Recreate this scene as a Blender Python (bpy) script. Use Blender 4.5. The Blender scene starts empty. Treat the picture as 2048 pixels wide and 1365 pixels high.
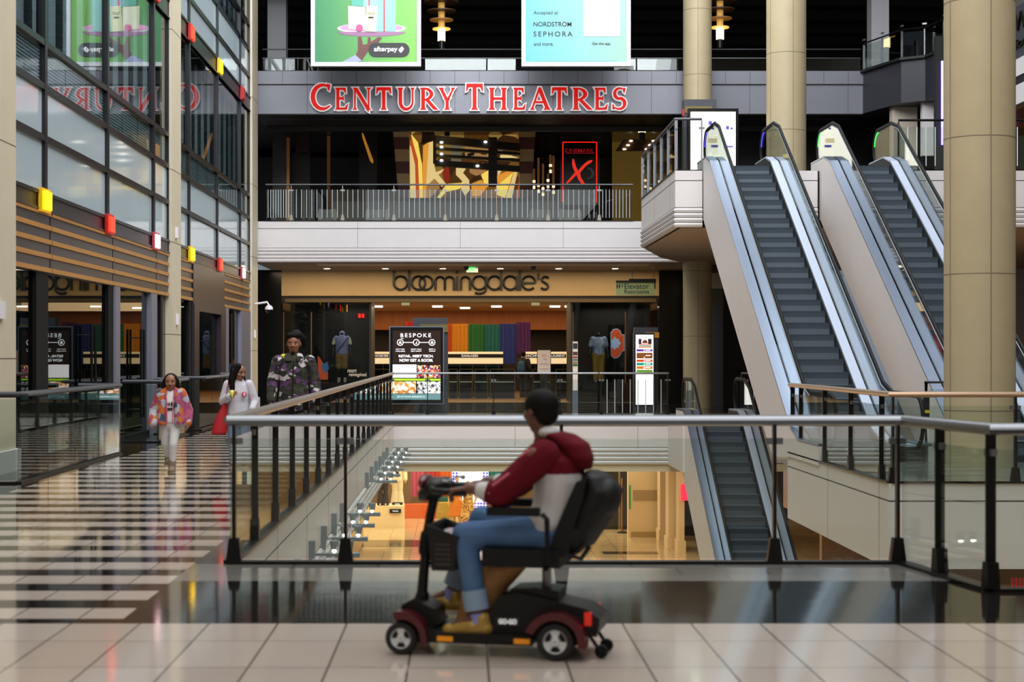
import bpy, bmesh, math, random
from mathutils import Vector, Matrix
random.seed(7)
PI = math.pi
sc = bpy.context.scene
COL = sc.collection
# ------------------------------------------------------------------ camera, world, light, exposure
F = 3480.0            # focal length in pixels of the 2048 px wide frame
EYE = 1.51
cd = bpy.data.cameras.new('camera')
cd.sensor_width = 36.0
cd.lens = F / 2048 * 36
cd.shift_x = 99 / 2048
cd.shift_y = 25.5 / 2048
cd.clip_end = 300
cd.dof.use_dof = True
cd.dof.focus_distance = 34
cd.dof.aperture_fstop = 2.8
cam = bpy.data.objects.new('camera', cd)
cam.location = (0, 0, EYE)
cam.rotation_euler = (PI / 2, 0, 0)
COL.objects.link(cam)
sc.camera = cam
w = bpy.data.worlds.new('world')
sc.world = w
w.use_nodes = True
w.node_tree.nodes['Background'].inputs[0].default_value = (0.75, 0.85, 1, 1)
w.node_tree.nodes['Background'].inputs[1].default_value = 0.25
sc.view_settings.view_transform = 'Standard'
sc.view_settings.look = 'None'
sc.view_settings.gamma = 1
sc.view_settings.use_curve_mapping = False
sc.view_settings.exposure = 0.0
try:
    sc.cycles.transparent_max_bounces = 40
    sc.cycles.max_bounces = 8
    sc.cycles.sample_clamp_indirect = 6
    sc.cycles.blur_glossy = 0.3
except Exception:
    pass


def area(name, loc, sx, sy, power, col, rot=(0, 0, 0)):
    l = bpy.data.lights.new(name, 'AREA')
    l.shape = 'RECTANGLE'
    l.size, l.size_y = sx, sy
    l.energy = power
    l.color = col
    o = bpy.data.objects.new(name, l)
    o.location = loc
    o.rotation_euler = rot
    COL.objects.link(o)
    return o


for i_ in range(5):      # skylight daylight in strips, tilt added to brighten the far facade
    area('skylight_daylight', (2.2, 10.5 + 8 * i_, 15.2), 15, 7, 1800, (0.92, 0.96, 1.0), (math.radians(28), 0, 0))
area('skylight_daylight_near', (1, 2.5, 12.4), 11, 6, 500, (1.0, 0.96, 0.92))
area('rear_fill', (1, -5.6, 8.4), 14, 7.5, 520, (0.95, 0.97, 1.0), (math.radians(78), 0, 0))  # added fill high behind the camera, brightens faces turned towards it
area('left_shop_fill', (-6.8, 28, 3.4), 1.2, 11, 45, (.85, .95, 1.0))  # added fill, brings out the teal room behind the shop glass
area('left_shop_fill_far', (-6.8, 42, 3.4), 1.2, 10, 30, (.85, .95, 1.0))  # same added fill for the far shop bay
area('store_ceiling_light', (0, 62, 3.2), 11, 14, 760, (1.0, 0.66, 0.33))
area('lower_store_light', (0, 62, -1.4), 12, 12, 1300, (1.0, 0.86, 0.68))
area('lower_hall_light', (1, 48, -1.35), 14, 9, 700, (1.0, 0.88, 0.72))
area('lobby_light', (0, 58, 9.3), 12, 8, 210, (1.0, 0.66, 0.4))
area('arcade_soffit_light', (0, 51.7, 4.06), 12, 3, 420, (1.0, 0.78, 0.5))
area('under_landing_light', (9, 40, 4.05), 6, 6, 60, (1.0, 0.8, 0.6))


# ------------------------------------------------------------------ helpers
def at(x, y, D):
    s = F / D
    return Vector(((x - 925) / s, D, EYE - (y - 708) / s))


def lin(h):
    if isinstance(h, str):
        h = h.lstrip('#')
        c = [int(h[i:i + 2], 16) / 255 for i in (0, 2, 4)]
    else:
        c = [v / 255 for v in h]
    return tuple((v / 12.92 if v <= .04045 else ((v + .055) / 1.055) ** 2.4) for v in c) + (1,)


M = {}


def pm(name, col, rough=.5, metal=0, emit=0, spec=.5, ecol=None, coat=0):
    if name in M:
        return M[name]
    m = bpy.data.materials.new(name)
    m.use_nodes = True
    b = m.node_tree.nodes['Principled BSDF']
    b.inputs['Base Color'].default_value = lin(col)
    b.inputs['Roughness'].default_value = rough
    b.inputs['Metallic'].default_value = metal
    b.inputs['Specular IOR Level'].default_value = spec
    if coat:
        b.inputs['Coat Weight'].default_value = coat
        b.inputs['Coat Roughness'].default_value = .03
    if emit:
        b.inputs['Emission Color'].default_value = lin(ecol or col)
        b.inputs['Emission Strength'].default_value = emit
    M[name] = m
    return m


def nodes(m):
    nt = m.node_tree
    return nt, nt.nodes, nt.links, nt.nodes['Principled BSDF']


def noisy(name, c1, c2, scale=6, rough=.5, metal=0, bump=0, detail=4, spec=.5, stretch=None):
    """two close tones of one surface mixed by noise"""
    m = pm(name, c1, rough, metal, spec=spec)
    nt, N, L, b = nodes(m)
    tc = N.new('ShaderNodeTexCoord')
    nz = N.new('ShaderNodeTexNoise')
    nz.inputs['Scale'].default_value = scale
    nz.inputs['Detail'].default_value = detail
    src = tc.outputs['Object']
    if stretch:
        mp = N.new('ShaderNodeMapping')
        mp.inputs['Scale'].default_value = stretch
        L.new(src, mp.inputs[0])
        src = mp.outputs[0]
    L.new(src, nz.inputs['Vector'])
    mx = N.new('ShaderNodeMix')
    mx.data_type = 'RGBA'
    mx.inputs[6].default_value = lin(c1)
    mx.inputs[7].default_value = lin(c2)
    L.new(nz.outputs[0], mx.inputs[0])
    L.new(mx.outputs[2], b.inputs['Base Color'])
    if bump:
        bp = N.new('ShaderNodeBump')
        bp.inputs['Strength'].default_value = bump
        L.new(nz.outputs[0], bp.inputs['Height'])
        L.new(bp.outputs[0], b.inputs['Normal'])
    return m


def tiles(name, c1, c2, mortar, tw, th, rough=.1, ms=.006, ox=0, oy=0, offset=.0, spec=.5):
    m = pm(name, c1, rough, spec=spec)
    nt, N, L, b = nodes(m)
    g = N.new('ShaderNodeNewGeometry')
    mp = N.new('ShaderNodeMapping')
    mp.inputs['Location'].default_value = (ox, oy, 0)
    L.new(g.outputs['Position'], mp.inputs[0])
    br = N.new('ShaderNodeTexBrick')
    br.offset = offset
    br.inputs['Scale'].default_value = 1
    br.inputs['Brick Width'].default_value = tw
    br.inputs['Row Height'].default_value = th
    br.inputs['Mortar Size'].default_value = ms
    br.inputs['Mortar Smooth'].default_value = .1
    br.inputs['Color1'].default_value = lin(c1)
    br.inputs['Color2'].default_value = lin(c2)
    br.inputs['Mortar'].default_value = lin(mortar)
    L.new(mp.outputs[0], br.inputs['Vector'])
    L.new(br.outputs['Color'], b.inputs['Base Color'])
    nz = N.new('ShaderNodeTexNoise')
    nz.inputs['Scale'].default_value = 2.5
    bp = N.new('ShaderNodeBump')
    bp.inputs['Strength'].default_value = .012
    bp.inputs['Distance'].default_value = .05
    L.new(g.outputs['Position'], nz.inputs['Vector'])
    L.new(nz.outputs[0], bp.inputs['Height'])
    L.new(bp.outputs[0], b.inputs['Normal'])
    return m


def glass(name, tint, ior=1.45, rough=0.0, boost=1.0):
    m = bpy.data.materials.new(name)
    m.use_nodes = True
    nt = m.node_tree
    N, L = nt.nodes, nt.links
    N.clear()
    out = N.new('ShaderNodeOutputMaterial')
    tr = N.new('ShaderNodeBsdfTransparent')
    tr.inputs[0].default_value = lin(tint)
    gl = N.new('ShaderNodeBsdfGlossy')
    gl.inputs['Roughness'].default_value = rough
    fr = N.new('ShaderNodeFresnel')
    fr.inputs[0].default_value = ior
    mt = N.new('ShaderNodeMath')
    mt.operation = 'MULTIPLY'
    mt.use_clamp = True
    mt.inputs[1].default_value = boost
    mx = N.new('ShaderNodeMixShader')
    gm = N.new('ShaderNodeNewGeometry')      # same reflectance on both faces of the thin pane
    im = N.new('ShaderNodeMix')
    im.inputs[2].default_value = ior
    im.inputs[3].default_value = 1 / ior
    L.new(gm.outputs['Backfacing'], im.inputs[0])
    L.new(im.outputs[0], fr.inputs[0])
    L.new(fr.outputs[0], mt.inputs[0])
    L.new(mt.outputs[0], mx.inputs[0])
    L.new(tr.outputs[0], mx.inputs[1])
    L.new(gl.outputs[0], mx.inputs[2])
    L.new(mx.outputs[0], out.inputs[0])
    M[name] = m
    return m


def cells(name, cols, scale, rough=.8, warp=.0, emit=0, stretch=None):
    """patches of several colours (camouflage, patchwork fleece, abstract art)"""
    m = pm(name, cols[0], rough)
    nt, N, L, b = nodes(m)
    tc = N.new('ShaderNodeTexCoord')
    src = tc.outputs['Object']
    if stretch:
        mp = N.new('ShaderNodeMapping')
        mp.inputs['Scale'].default_value = stretch
        L.new(src, mp.inputs[0])
        src = mp.outputs[0]
    if warp:
        nz = N.new('ShaderNodeTexNoise')
        nz.inputs['Scale'].default_value = scale * .55
        L.new(src, nz.inputs['Vector'])
        ad = N.new('ShaderNodeMix')
        ad.data_type = 'VECTOR'
        ad.inputs[0].default_value = warp
        L.new(src, ad.inputs[4])
        L.new(nz.outputs['Color'], ad.inputs[5])
        src = ad.outputs[1]
    v = N.new('ShaderNodeTexVoronoi')
    v.inputs['Scale'].default_value = scale
    L.new(src, v.inputs['Vector'])
    sp = N.new('ShaderNodeSeparateColor')
    L.new(v.outputs['Color'], sp.inputs[0])
    cr = N.new('ShaderNodeValToRGB')
    cr.color_ramp.interpolation = 'CONSTANT'
    while len(cr.color_ramp.elements) < len(cols):
        cr.color_ramp.elements.new(.5)
    for i, c in enumerate(cols):
        cr.color_ramp.elements[i].position = i / len(cols)
        cr.color_ramp.elements[i].color = lin(c)
    L.new(sp.outputs[0], cr.inputs[0])
    L.new(cr.outputs[0], b.inputs['Base Color'])
    if emit:
        L.new(cr.outputs[0], b.inputs['Emission Color'])
        b.inputs['Emission Strength'].default_value = emit
    return m


# ------------------------------------------------------------------ mesh builder
W = {}     # world matrix of every parent


class MB:
    def __init__(self):
        self.bm = bmesh.new()
        self.mi = 0

    def _f(self, vs):
        try:
            f = self.bm.faces.new(vs)
            f.material_index = self.mi
            return f
        except ValueError:
            return None

    def quad(self, *ps):
        return self._f([self.bm.verts.new(p) for p in ps])

    def hexa(self, p):
        v = [self.bm.verts.new(q) for q in p]
        for a in ((0, 3, 2, 1), (4, 5, 6, 7), (0, 1, 5, 4), (1, 2, 6, 5), (2, 3, 7, 6), (3, 0, 4, 7)):
            self._f([v[i] for i in a])
        return self

    def box(self, x0, x1, y0, y1, z0, z1):
        if x0 > x1: x0, x1 = x1, x0
        if y0 > y1: y0, y1 = y1, y0
        if z0 > z1: z0, z1 = z1, z0
        return self.hexa([(x0, y0, z0), (x1, y0, z0), (x1, y1, z0), (x0, y1, z0),
                          (x0, y0, z1), (x1, y0, z1), (x1, y1, z1), (x0, y1, z1)])

    def prism(self, poly, fn0, fn1):
        """poly 2D points; fn0/fn1 map (u,v) to 3D on both ends"""
        a = [self.bm.verts.new(fn0(*p)) for p in poly]
        b = [self.bm.verts.new(fn1(*p)) for p in poly]
        n = len(poly)
        self._f(a[::-1])
        self._f(b)
        for i in range(n):
            self._f([a[i], a[(i + 1) % n], b[(i + 1) % n], b[i]])
        return self

    def prism_x(self, poly, x0, x1):      # poly in (y,z)
        return self.prism(poly, lambda y, z: (x0, y, z), lambda y, z: (x1, y, z))

    def prism_y(self, poly, y0, y1):      # poly in (x,z)
        return self.prism(poly, lambda x, z: (x, y0, z), lambda x, z: (x, y1, z))

    def prism_z(self, poly, z0, z1):      # poly in (x,y)
        return self.prism(poly, lambda x, y: (x, y, z0), lambda x, y: (x, y, z1))

    def loft(self, rings, cap=True, closed=False):
        R = [[self.bm.verts.new(p) for p in r] for r in rings]
        n = len(R[0])
        m = len(R)
        for i in range(m if closed else m - 1):
            A, B = R[i], R[(i + 1) % m]
            for j in range(n):
                self._f([A[j], A[(j + 1) % n], B[(j + 1) % n], B[j]])
        if cap and not closed:
            self._f(R[0][::-1])
            self._f(R[-1])
        return self

    def tube(self, pts, r, n=8, closed=False, rx=None, up=(0, 0, 1)):
        """sweep; r vertical half size, rx horizontal half size"""
        pts = [Vector(p) for p in pts]
        m = len(pts)
        rr = r if isinstance(r, (list, tuple)) else [r] * m
        rings = []
        upv = Vector(up)
        for i, p in enumerate(pts):
            a = pts[(i - 1) % m] if (closed or i > 0) else pts[i]
            b = pts[(i + 1) % m] if (closed or i < m - 1) else pts[i]
            t = (b - a).normalized()
            k = 1.0
            if (closed or 0 < i < m - 1):
                t1 = (p - a).normalized()
                c = max(.35, t1.dot(t))
                k = 1 / c
            u = t.cross(upv)
            if u.length < 1e-4:
                u = t.cross(Vector((1, 0, 0)) if abs(t.x) < .9 else Vector((0, 1, 0)))
            u.normalize()
            v = u.cross(t).normalized()
            w_ = (rx if rx is not None else rr[i])
            rings.append([p + u * (math.cos(2 * PI * j / n) * w_ * (k if rx is not None else 1)) + v * (math.sin(2 * PI * j / n) * rr[i]) for j in range(n)])
        return self.loft(rings, cap=not closed, closed=closed)

    def cap(self, p0, r0, p1, r1, n=10):
        """tapered limb with round ends"""
        p0, p1 = Vector(p0), Vector(p1)
        t = (p1 - p0)
        if t.length < 1e-6:
            t = Vector((0, 0, 1))
        t.normalize()
        pts, rs = [], []
        for a in (80, 50, 22):
            pts.append(p0 - t * r0 * math.sin(math.radians(a)))
            rs.append(r0 * math.cos(math.radians(a)))
        pts += [p0, p1]
        rs += [r0, r1]
        for a in (22, 50, 80):
            pts.append(p1 + t * r1 * math.sin(math.radians(a)))
            rs.append(r1 * math.cos(math.radians(a)))
        u = t.cross(Vector((0, 0, 1)))
        if u.length < 1e-3:
            u = Vector((1, 0, 0))
        u.normalize()
        v = u.cross(t).normalized()
        return self.loft([[p + u * math.cos(2 * PI * j / n) * r + v * math.sin(2 * PI * j / n) * r for j in range(n)] for p, r in zip(pts, rs)])

    def ell(self, c, rx, ry, rz, n=14, m=10, rot=None):
        c = Vector(c)
        rings = []
        for i in range(m + 1):
            a = -PI / 2 + PI * (i + .02) / (m + .04)
            rg = []
            for j in range(n):
                q = Vector((math.cos(a) * math.cos(2 * PI * j / n) * rx, math.cos(a) * math.sin(2 * PI * j / n) * ry, math.sin(a) * rz))
                rg.append(c + (rot @ q if rot else q))
            rings.append(rg)
        return self.loft(rings)

    def rings(self, L, u=(1, 0, 0), v=(0, 1, 0), n=16):
        """loft of ellipses: L = [(centre, a, b)], a along u, b along v"""
        u, v = Vector(u), Vector(v)
        return self.loft([[Vector(c) + u * math.cos(2 * PI * j / n) * a + v * math.sin(2 * PI * j / n) * b for j in range(n)] for c, a, b in L])

    def lathe(self, c, prof, n=24, axis='z', closed=False):
        rings = []
        for r, h in prof:
            rg = []
            for j in range(n):
                a, b = math.cos(2 * PI * j / n) * r, math.sin(2 * PI * j / n) * r
                rg.append(Vector(c) + Vector((a, b, h) if axis == 'z' else ((a, h, b) if axis == 'y' else (h, a, b))))
            rings.append(rg)
        return self.loft(rings, closed=closed)

    def torus(self, c, R, r, axis='y', n=28, m=8, sq=1):
        pts = []
        for j in range(n):
            a = 2 * PI * j / n
            q = (math.cos(a) * R, 0, math.sin(a) * R) if axis == 'y' else ((math.cos(a) * R, math.sin(a) * R, 0) if axis == 'z' else (0, math.cos(a) * R, math.sin(a) * R))
            pts.append(Vector(c) + Vector(q))
        return self.tube(pts, r, m, closed=True, up=(0, 1, 0) if axis == 'y' else ((0, 0, 1) if axis == 'z' else (1, 0, 0)))

    def mesh(self, name, mats, inv=None, smooth=False):
        bmesh.ops.recalc_face_normals(self.bm, faces=self.bm.faces)
        if inv:
            self.bm.transform(inv)
        me = bpy.data.meshes.new(name)
        self.bm.to_mesh(me)
        self.bm.free()
        for m in (mats if isinstance(mats, (list, tuple)) else [mats]):
            me.materials.append(m)
        if smooth:
            for p in me.polygons:
                p.use_smooth = True
            if smooth != 'all':
                try:
                    me.set_sharp_from_angle(angle=math.radians(40))
                except Exception:
                    pass
        return me

    def build(self, name, mats, parent=None, smooth=False, bevel=0):
        if bevel:
            es = [e for e in self.bm.edges if len(e.link_faces) == 2 and e.calc_face_angle(0) > .5]
            bmesh.ops.bevel(self.bm, geom=es, offset=bevel, segments=2, affect='EDGES', profile=.5)
            smooth = smooth or True
        if parent is not None:
            me = self.mesh(name, mats, W[parent].inverted(), smooth)
            o = bpy.data.objects.new(name, me)
            COL.objects.link(o)
            o.parent = parent
            W[o] = W[parent]
        else:
            vs = self.bm.verts
            xs = [v.co.x for v in vs]
            ys = [v.co.y for v in vs]
            zs = [v.co.z for v in vs]
            mt = Matrix.Translation(((min(xs) + max(xs)) / 2, (min(ys) + max(ys)) / 2, min(zs)))
            me = self.mesh(name, mats, mt.inverted(), smooth)
            o = bpy.data.objects.new(name, me)
            o.matrix_basis = mt
            COL.objects.link(o)
            W[o] = mt
        return o


def tag(o, label, cat, group=None, kind=None):
    if label: o['label'] = label
    if cat: o['category'] = cat
    if group: o['group'] = group
    if kind: o['kind'] = kind
    return o


def struct(o):
    o['kind'] = 'structure'
    return o


def thing(name, label, cat, loc=(0, 0, 0), rotz=0, group=None):
    o = bpy.data.objects.new(name, None)
    o.empty_display_size = .2
    o.location = loc
    o.rotation_euler = (0, 0, rotz)
    COL.objects.link(o)
    W[o] = Matrix.Translation(loc) @ Matrix.Rotation(rotz, 4, 'Z')
    if cat:
        tag(o, label, cat, group)
    return o


def sroot(name, loc):
    o = thing(name, None, None, loc)
    return struct(o)


def bx(name, mat, parent, *b, bevel=0):
    m = MB()
    m.box(*b)
    return m.build(name, mat, parent, bevel=bevel)


def blob(mb, name, mat, parent, vox=.012, smooth=4, mats_fn=None):
    """fuse overlapping shapes into ONE continuous smooth surface"""
    bmesh.ops.recalc_face_normals(mb.bm, faces=mb.bm.faces)
    me = bpy.data.meshes.new('tmp')
    mb.bm.to_mesh(me)
    mb.bm.free()
    o = bpy.data.objects.new('tmp', me)
    COL.objects.link(o)
    r = o.modifiers.new('r', 'REMESH')
    r.mode = 'VOXEL'
    r.voxel_size = vox
    s = o.modifiers.new('s', 'SMOOTH')
    s.iterations = smooth
    s.factor = .5
    dg = bpy.context.evaluated_depsgraph_get()
    m2 = bpy.data.meshes.new_from_object(o.evaluated_get(dg))
    bpy.data.objects.remove(o)
    bpy.data.meshes.remove(me)
    m2.name = name
    m2.materials.clear()
    for mm in (mat if isinstance(mat, (list, tuple)) else [mat]):
        m2.materials.append(mm)
    if mats_fn:
        for p in m2.polygons:
            p.material_index = mats_fn(p.center)
    for p in m2.polygons:
        p.use_smooth = True
    n = bpy.data.objects.new(name, m2)
    COL.objects.link(n)
    if parent is not None:
        m2.transform(W[parent].inverted())
        n.parent = parent
        W[n] = W[parent]
    else:
        vs = [v.co for v in m2.vertices]
        c = Vector((sum(v.x for v in vs) / len(vs), sum(v.y for v in vs) / len(vs), min(v.z for v in vs)))
        m2.transform(Matrix.Translation(-c))
        n.matrix_basis = Matrix.Translation(c)
        W[n] = n.matrix_basis.copy()
    return n


def txt(body, x0, x1, z0, h, Y, mat, parent, name='lettering', depth=.004, bold=0, shear=0, spacing=1.0, plane='y', face=-1):
    """flat lettering fitted into x0..x1 with height h above z0, standing at depth Y and facing the camera side"""
    cu = bpy.data.curves.new('t', 'FONT')
    cu.body = body
    cu.size = 1
    cu.extrude = .5
    cu.offset = bold
    cu.shear = shear
    cu.space_character = spacing
    o = bpy.data.objects.new('t', cu)
    COL.objects.link(o)
    dg = bpy.context.evaluated_depsgraph_get()
    me = bpy.data.meshes.new_from_object(o.evaluated_get(dg))
    bpy.data.objects.remove(o)
    bpy.data.curves.remove(cu)
    xs = [v.co.x for v in me.vertices]
    ys = [v.co.y for v in me.vertices]
    a, b, c, d = min(xs), max(xs), min(ys), max(ys)
    for v in me.vertices:
        u = x0 + (v.co.x - a) / (b - a) * (x1 - x0)
        q = z0 + (v.co.y - c) / (d - c) * h
        dd = v.co.z * depth * 2 * .5
        v.co = (u, Y - dd, q) if plane == 'y' else (Y - dd * face, u, q)
    me.materials.clear()
    me.materials.append(mat)
    me.name = name
    n = bpy.data.objects.new(name, me)
    COL.objects.link(n)
    if parent is not None:
        me.transform(W[parent].inverted())
        n.parent = parent
        W[n] = W[parent]
    return n


# ------------------------------------------------------------------ materials
white = noisy('white_plaster', '#cfc9c8', '#c8c2c1', 2, .45)
white2 = pm('white_gloss', '#d5d3d6', .35)
beige = noisy('beige_stone', '#ac9c7c', '#a09070', 3, .55)  # darkened for the backlit column, its shade put into the colour
beigep = noisy('pier_stone', '#c9bda6', '#bfb298', 3, .55)
seam = pm('dark_seam', '#3b3632', .7)
black = pm('black_matt', '#0b0a0a', .6)
blackg = pm('black_gloss', '#0a0a0b', .18)
darkbr = noisy('dark_brown_wood', '#150b07', '#1f110a', 4, .4)
bronze = pm('dark_bronze_panel', '#3a3338', .35, .5)
steel = pm('brushed_steel', '#85878b', .38, .9)
steeld = pm('dark_steel', '#2b2a29', .35, .8)
chrome = pm('chrome', '#d8d9dc', .1, 1)
alu = pm('escalator_steel', '#8790a4', .3, .85)
aluw = pm('white_aluminium', '#aab2c4', .4, .3)
greym = noisy('grey_metal_panel', '#77777f', '#6f6f78', 1.2, .4, .25)
greyd = pm('dark_grey_panel', '#34353d', .5)
rubber = pm('black_rubber', '#060608', .6, spec=.25)
stepm = noisy('escalator_step', '#565f68', '#4c555e', 1, .5, .3)
wood = noisy('honey_wood', '#b9833f', '#a06d30', 5, .45, stretch=(1, 1, 8))
woodw = noisy('orange_wood', '#b87030', '#96561e', 2, .4, stretch=(4, 1, .5))
gold = pm('gold_mirror', '#b08a50', .12, 1)
tan = noisy('tan_plaster', '#c9a97a', '#bd9c6c', 2, .5)
carpet = noisy('wood_floor', '#8c6a3c', '#77572e', 3, .3, stretch=(1, 6, 1))
clear = glass('clear_glass', '#f2f8f6', 1.45)
green = glass('rail_glass', '#f1f7f4', 1.5)
shopg = glass('shop_glass', '#8fa6a6', 1.25)
storeg = glass('window_glass', '#dfe6e6', 1.35)
frost = pm('frosted_glass', '#b4c2c8', .06, spec=.8)
blindw = pm('white_blind', '#c9d2da', .6)
blindd = pm('dark_blind', '#2b2f38', .6)
ltwarm = pm('lamp_warm', '#ffdf9a', .5, emit=7)
ltwhite = pm('lamp_white', '#fff6e4', .5, emit=9)
ltamber = pm('lamp_amber', '#ffb638', .5, emit=1.6)
pale = tiles('pale_tile', '#bdb0a5', '#b3a599', '#5d544d', .385, .77, .09, ox=.262, oy=.1)
dark = tiles('dark_granite', '#171514', '#1d1a19', '#0c0b0b', .77, .77, .07, ms=.004, spec=.4)
midg = tiles('grey_granite', '#75726e', '#6a6763', '#34312f', .6, .35, .12, ms=.005, offset=.5)
warmt = tiles('warm_tile', '#cfb488', '#c6aa7e', '#86704e', .8, .8, .1, ms=.008)
warmd = tiles('warm_dark_tile', '#4a3a26', '#413220', '#2a2118', .8, .8, .1, ms=.008)
# ------------------------------------------------------------------ levels
L1, L2, L3, LB = 0.0, 5.28, 9.56, -4.6
SOF = 4.11            # soffit below the upper floor
XF = -5.9             # glass plane of the left facade
# ---- ground floor of the concourse
m = MB()
def slabtop(x0, x1, y0, y1, i):
    m.mi = i
    m.quad((x0, y0, 0), (x1, y0, 0), (x1, y1, 0), (x0, y1, 0))
slabtop(-6.0, 9, -6, 9.73, 0)
# dark band with grey stone border in front of the opening
slabtop(-1.93, 9, 9.73, 11.05, 1)
slabtop(-1.93, 3.36, 11.05, 11.55, 1)
slabtop(-1.93, 3.2, 11.55, 12.5, 2)
m.quad((3.2, 11.55, 0), (3.36, 11.05, 0), (3.3, 11.55, 0), (3.15, 12.5, 0))
# zebra walkway
y = 9.73
k = 0
slabtop(-6.0, -4.95, 9.73, 41.4, 1)
slabtop(-1.93, -1.67, 12.5, 41.4, 1)
while y < 41.4:
    y2 = min(41.4, 9.90 + .755 * k)
    if y2 > y: slabtop(-4.95, -1.93, y, y2, 1)
    y = min(41.4, y2 + .42)
    if y > y2: slabtop(-4.95, -1.93, y2, y, 0)
    k += 1
slabtop(-6.3, 13, 41.4, 44.2, 2)
slabtop(-6.3, 13, 44.2, 53.9, 1)
slabtop(4.95, 6.55, 38.6, 41.4, 2)
struct(m.build('floor', [pale, dark, midg]))
m = MB(); m.box(-6.0, -1.67, -6, 41.4, -.9, -.02); m.box(-1.67, 9, -6, 11.0, -.9, -.02); m.box(-1.67, 3.15, 11, 12.45, -.9, -.02)
m.box(-6.3, 13, 41.45, 53.9, -1.1, -.02); m.box(4.95, 6.55, 38.6, 41.45, -1.1, -.02)
struct(m.build('floor_slab', white))

# ---- the edges of the slabs: white fascias with a shadow gap and ribs
def fascia(name, pts, zt, zb, ribs=True, gap=.2, out=1):
    """pts run along the edge with the open side on the right hand"""
    t = sroot(name, (pts[0][0], pts[0][1], zb))
    prof = [(-.04, zt - .004), (.03, zt - .004), (.03, zt - gap), (.012, zt - gap), (.012, zt - gap - .018), (.03, zt - gap - .018)]
    if ribs:
        z = zb + .4
        prof += [(.03, z + .02), (.0, z + .01), (.0, z)]
        for i in range(4):
            prof += [(.04, z - .012), (.06, z - .04), (.04, z - .085), (.005, z - .098)]
            z -= .1
    else:
        prof += [(.03, zb)]
    prof += [(-.04, zb)]
    P = [Vector((p[0], p[1])) for p in pts]
    N_ = []
    for i in range(len(P)):
        d1 = (P[i] - P[i - 1]).normalized() if i else None
        d2 = (P[i + 1] - P[i]).normalized() if i < len(P) - 1 else None
        n1 = Vector((d1.y, -d1.x)) if d1 else None
        n2 = Vector((d2.y, -d2.x)) if d2 else None
        n = (n1 + n2) / max(.3, 1 + n1.dot(n2)) if (n1 and n2) else (n1 or n2)
        N_.append(n)
    mb = MB()
    mb.loft([[Vector((P[i].x + N_[i].x * o_, P[i].y + N_[i].y * o_, z)) for o_, z in prof] for i in range(len(P))])
    mb.build('fascia_panel', white, t)
    # dark line of the shadow gap
    mb = MB()
    for i in range(len(P) - 1):
        a, b = P[i] + N_[i] * .02, P[i + 1] + N_[i + 1] * .02
        d = (b - a).normalized(); n = Vector((d.y, -d.x)) * .006
        mb.hexa([(q.x, q.y, zt - gap - .018) for q in (a - n, b - n, b + n, a + n)] + [(q.x, q.y, zt - gap) for q in (a - n, b - n, b + n, a + n)])
        # vertical panel joints
        L_ = (P[i + 1] - P[i]).length
        k_ = int(L_ / 2.92)
        for j in range(1, k_ + 1):
            c = P[i] + (P[i + 1] - P[i]) * (j * 2.92 / L_)
            nn = Vector((d.y, -d.x))
            a2, b2 = c - d * .004, c + d * .004
            mb.hexa([(q.x, q.y, zb + .42 if ribs else zb) for q in (a2, b2, b2 + nn * .0315, a2 + nn * .0315)] + [(q.x, q.y, zt - .002) for q in (a2, b2, b2 + nn * .0315, a2 + nn * .0315)])
    mb.build('shadow_gap', seam, t)
    return t

fascia('trim_1', [(9, 11.0), (3.36, 11.0), (3.15, 12.5), (-1.67, 12.5), (-1.67, 41.4), (4.93, 41.4)], 0, -1.13)
fascia('trim_2', [(4.93, 38.6), (4.93, 41.4)], 0, -1.13)
fascia('trim_3', [(XF, 49.5), (6.25, 49.5)], L2, SOF)
fascia('trim_4', [(5.4, 47.2), (4.4, 42.5), (4.4, 35.8), (4.93, 35.8)], L2, SOF)
fascia('trim_5', [(6.56, 35.8), (7.3, 35.8)], L2, SOF)
fascia('trim_6', [(8.95, 35.8), (17, 35.8)], L2, SOF)
fascia('trim_7', [(5.0, 26.6), (5.0, 20.3), (17, 20.3)], 0, -1.0, ribs=False)

# ---- right landing of the upper escalators, bridge to the right
m = MB(); m.box(5.05, 17, 20.35, 27.4, -.9, 0)
struct(m.build('floor_landing', midg))
m = MB(); m.box(5.02, 17, 20.33, 26.6, -1.0, -.9)
struct(m.build('ceiling_landing', gold))
# ---- upper floor (level 2), with the escalator landing on the right
m = MB(); m.box(XF, 13, 49.55, 68, SOF + .02, L2); m.prism_z([(4.45, 35.85), (17, 35.85), (17, 49.5), (6.2, 49.5), (5.42, 47.2), (4.45, 42.5)], SOF + .02, L2 - .001)
struct(m.build('floor_upper', dark))
m = MB()
m.box(XF, 6.3, 49.6, 53.95, SOF - .01, SOF + .01)
m.prism_z([(4.5, 35.9), (17, 35.9), (17, 53.95), (6.3, 53.95), (6.3, 49.5), (5.46, 47.2), (4.5, 42.5)], SOF - .012, SOF + .008)
m.mi = 1
m.box(-4.2, 5.4, 50.0, 51.2, SOF - .02, SOF)
struct(m.build('ceiling_arcade', [pm('soffit_paint', '#a88f78', .6), pm('soffit_cove', '#e6d4b8', .5)]))
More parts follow.
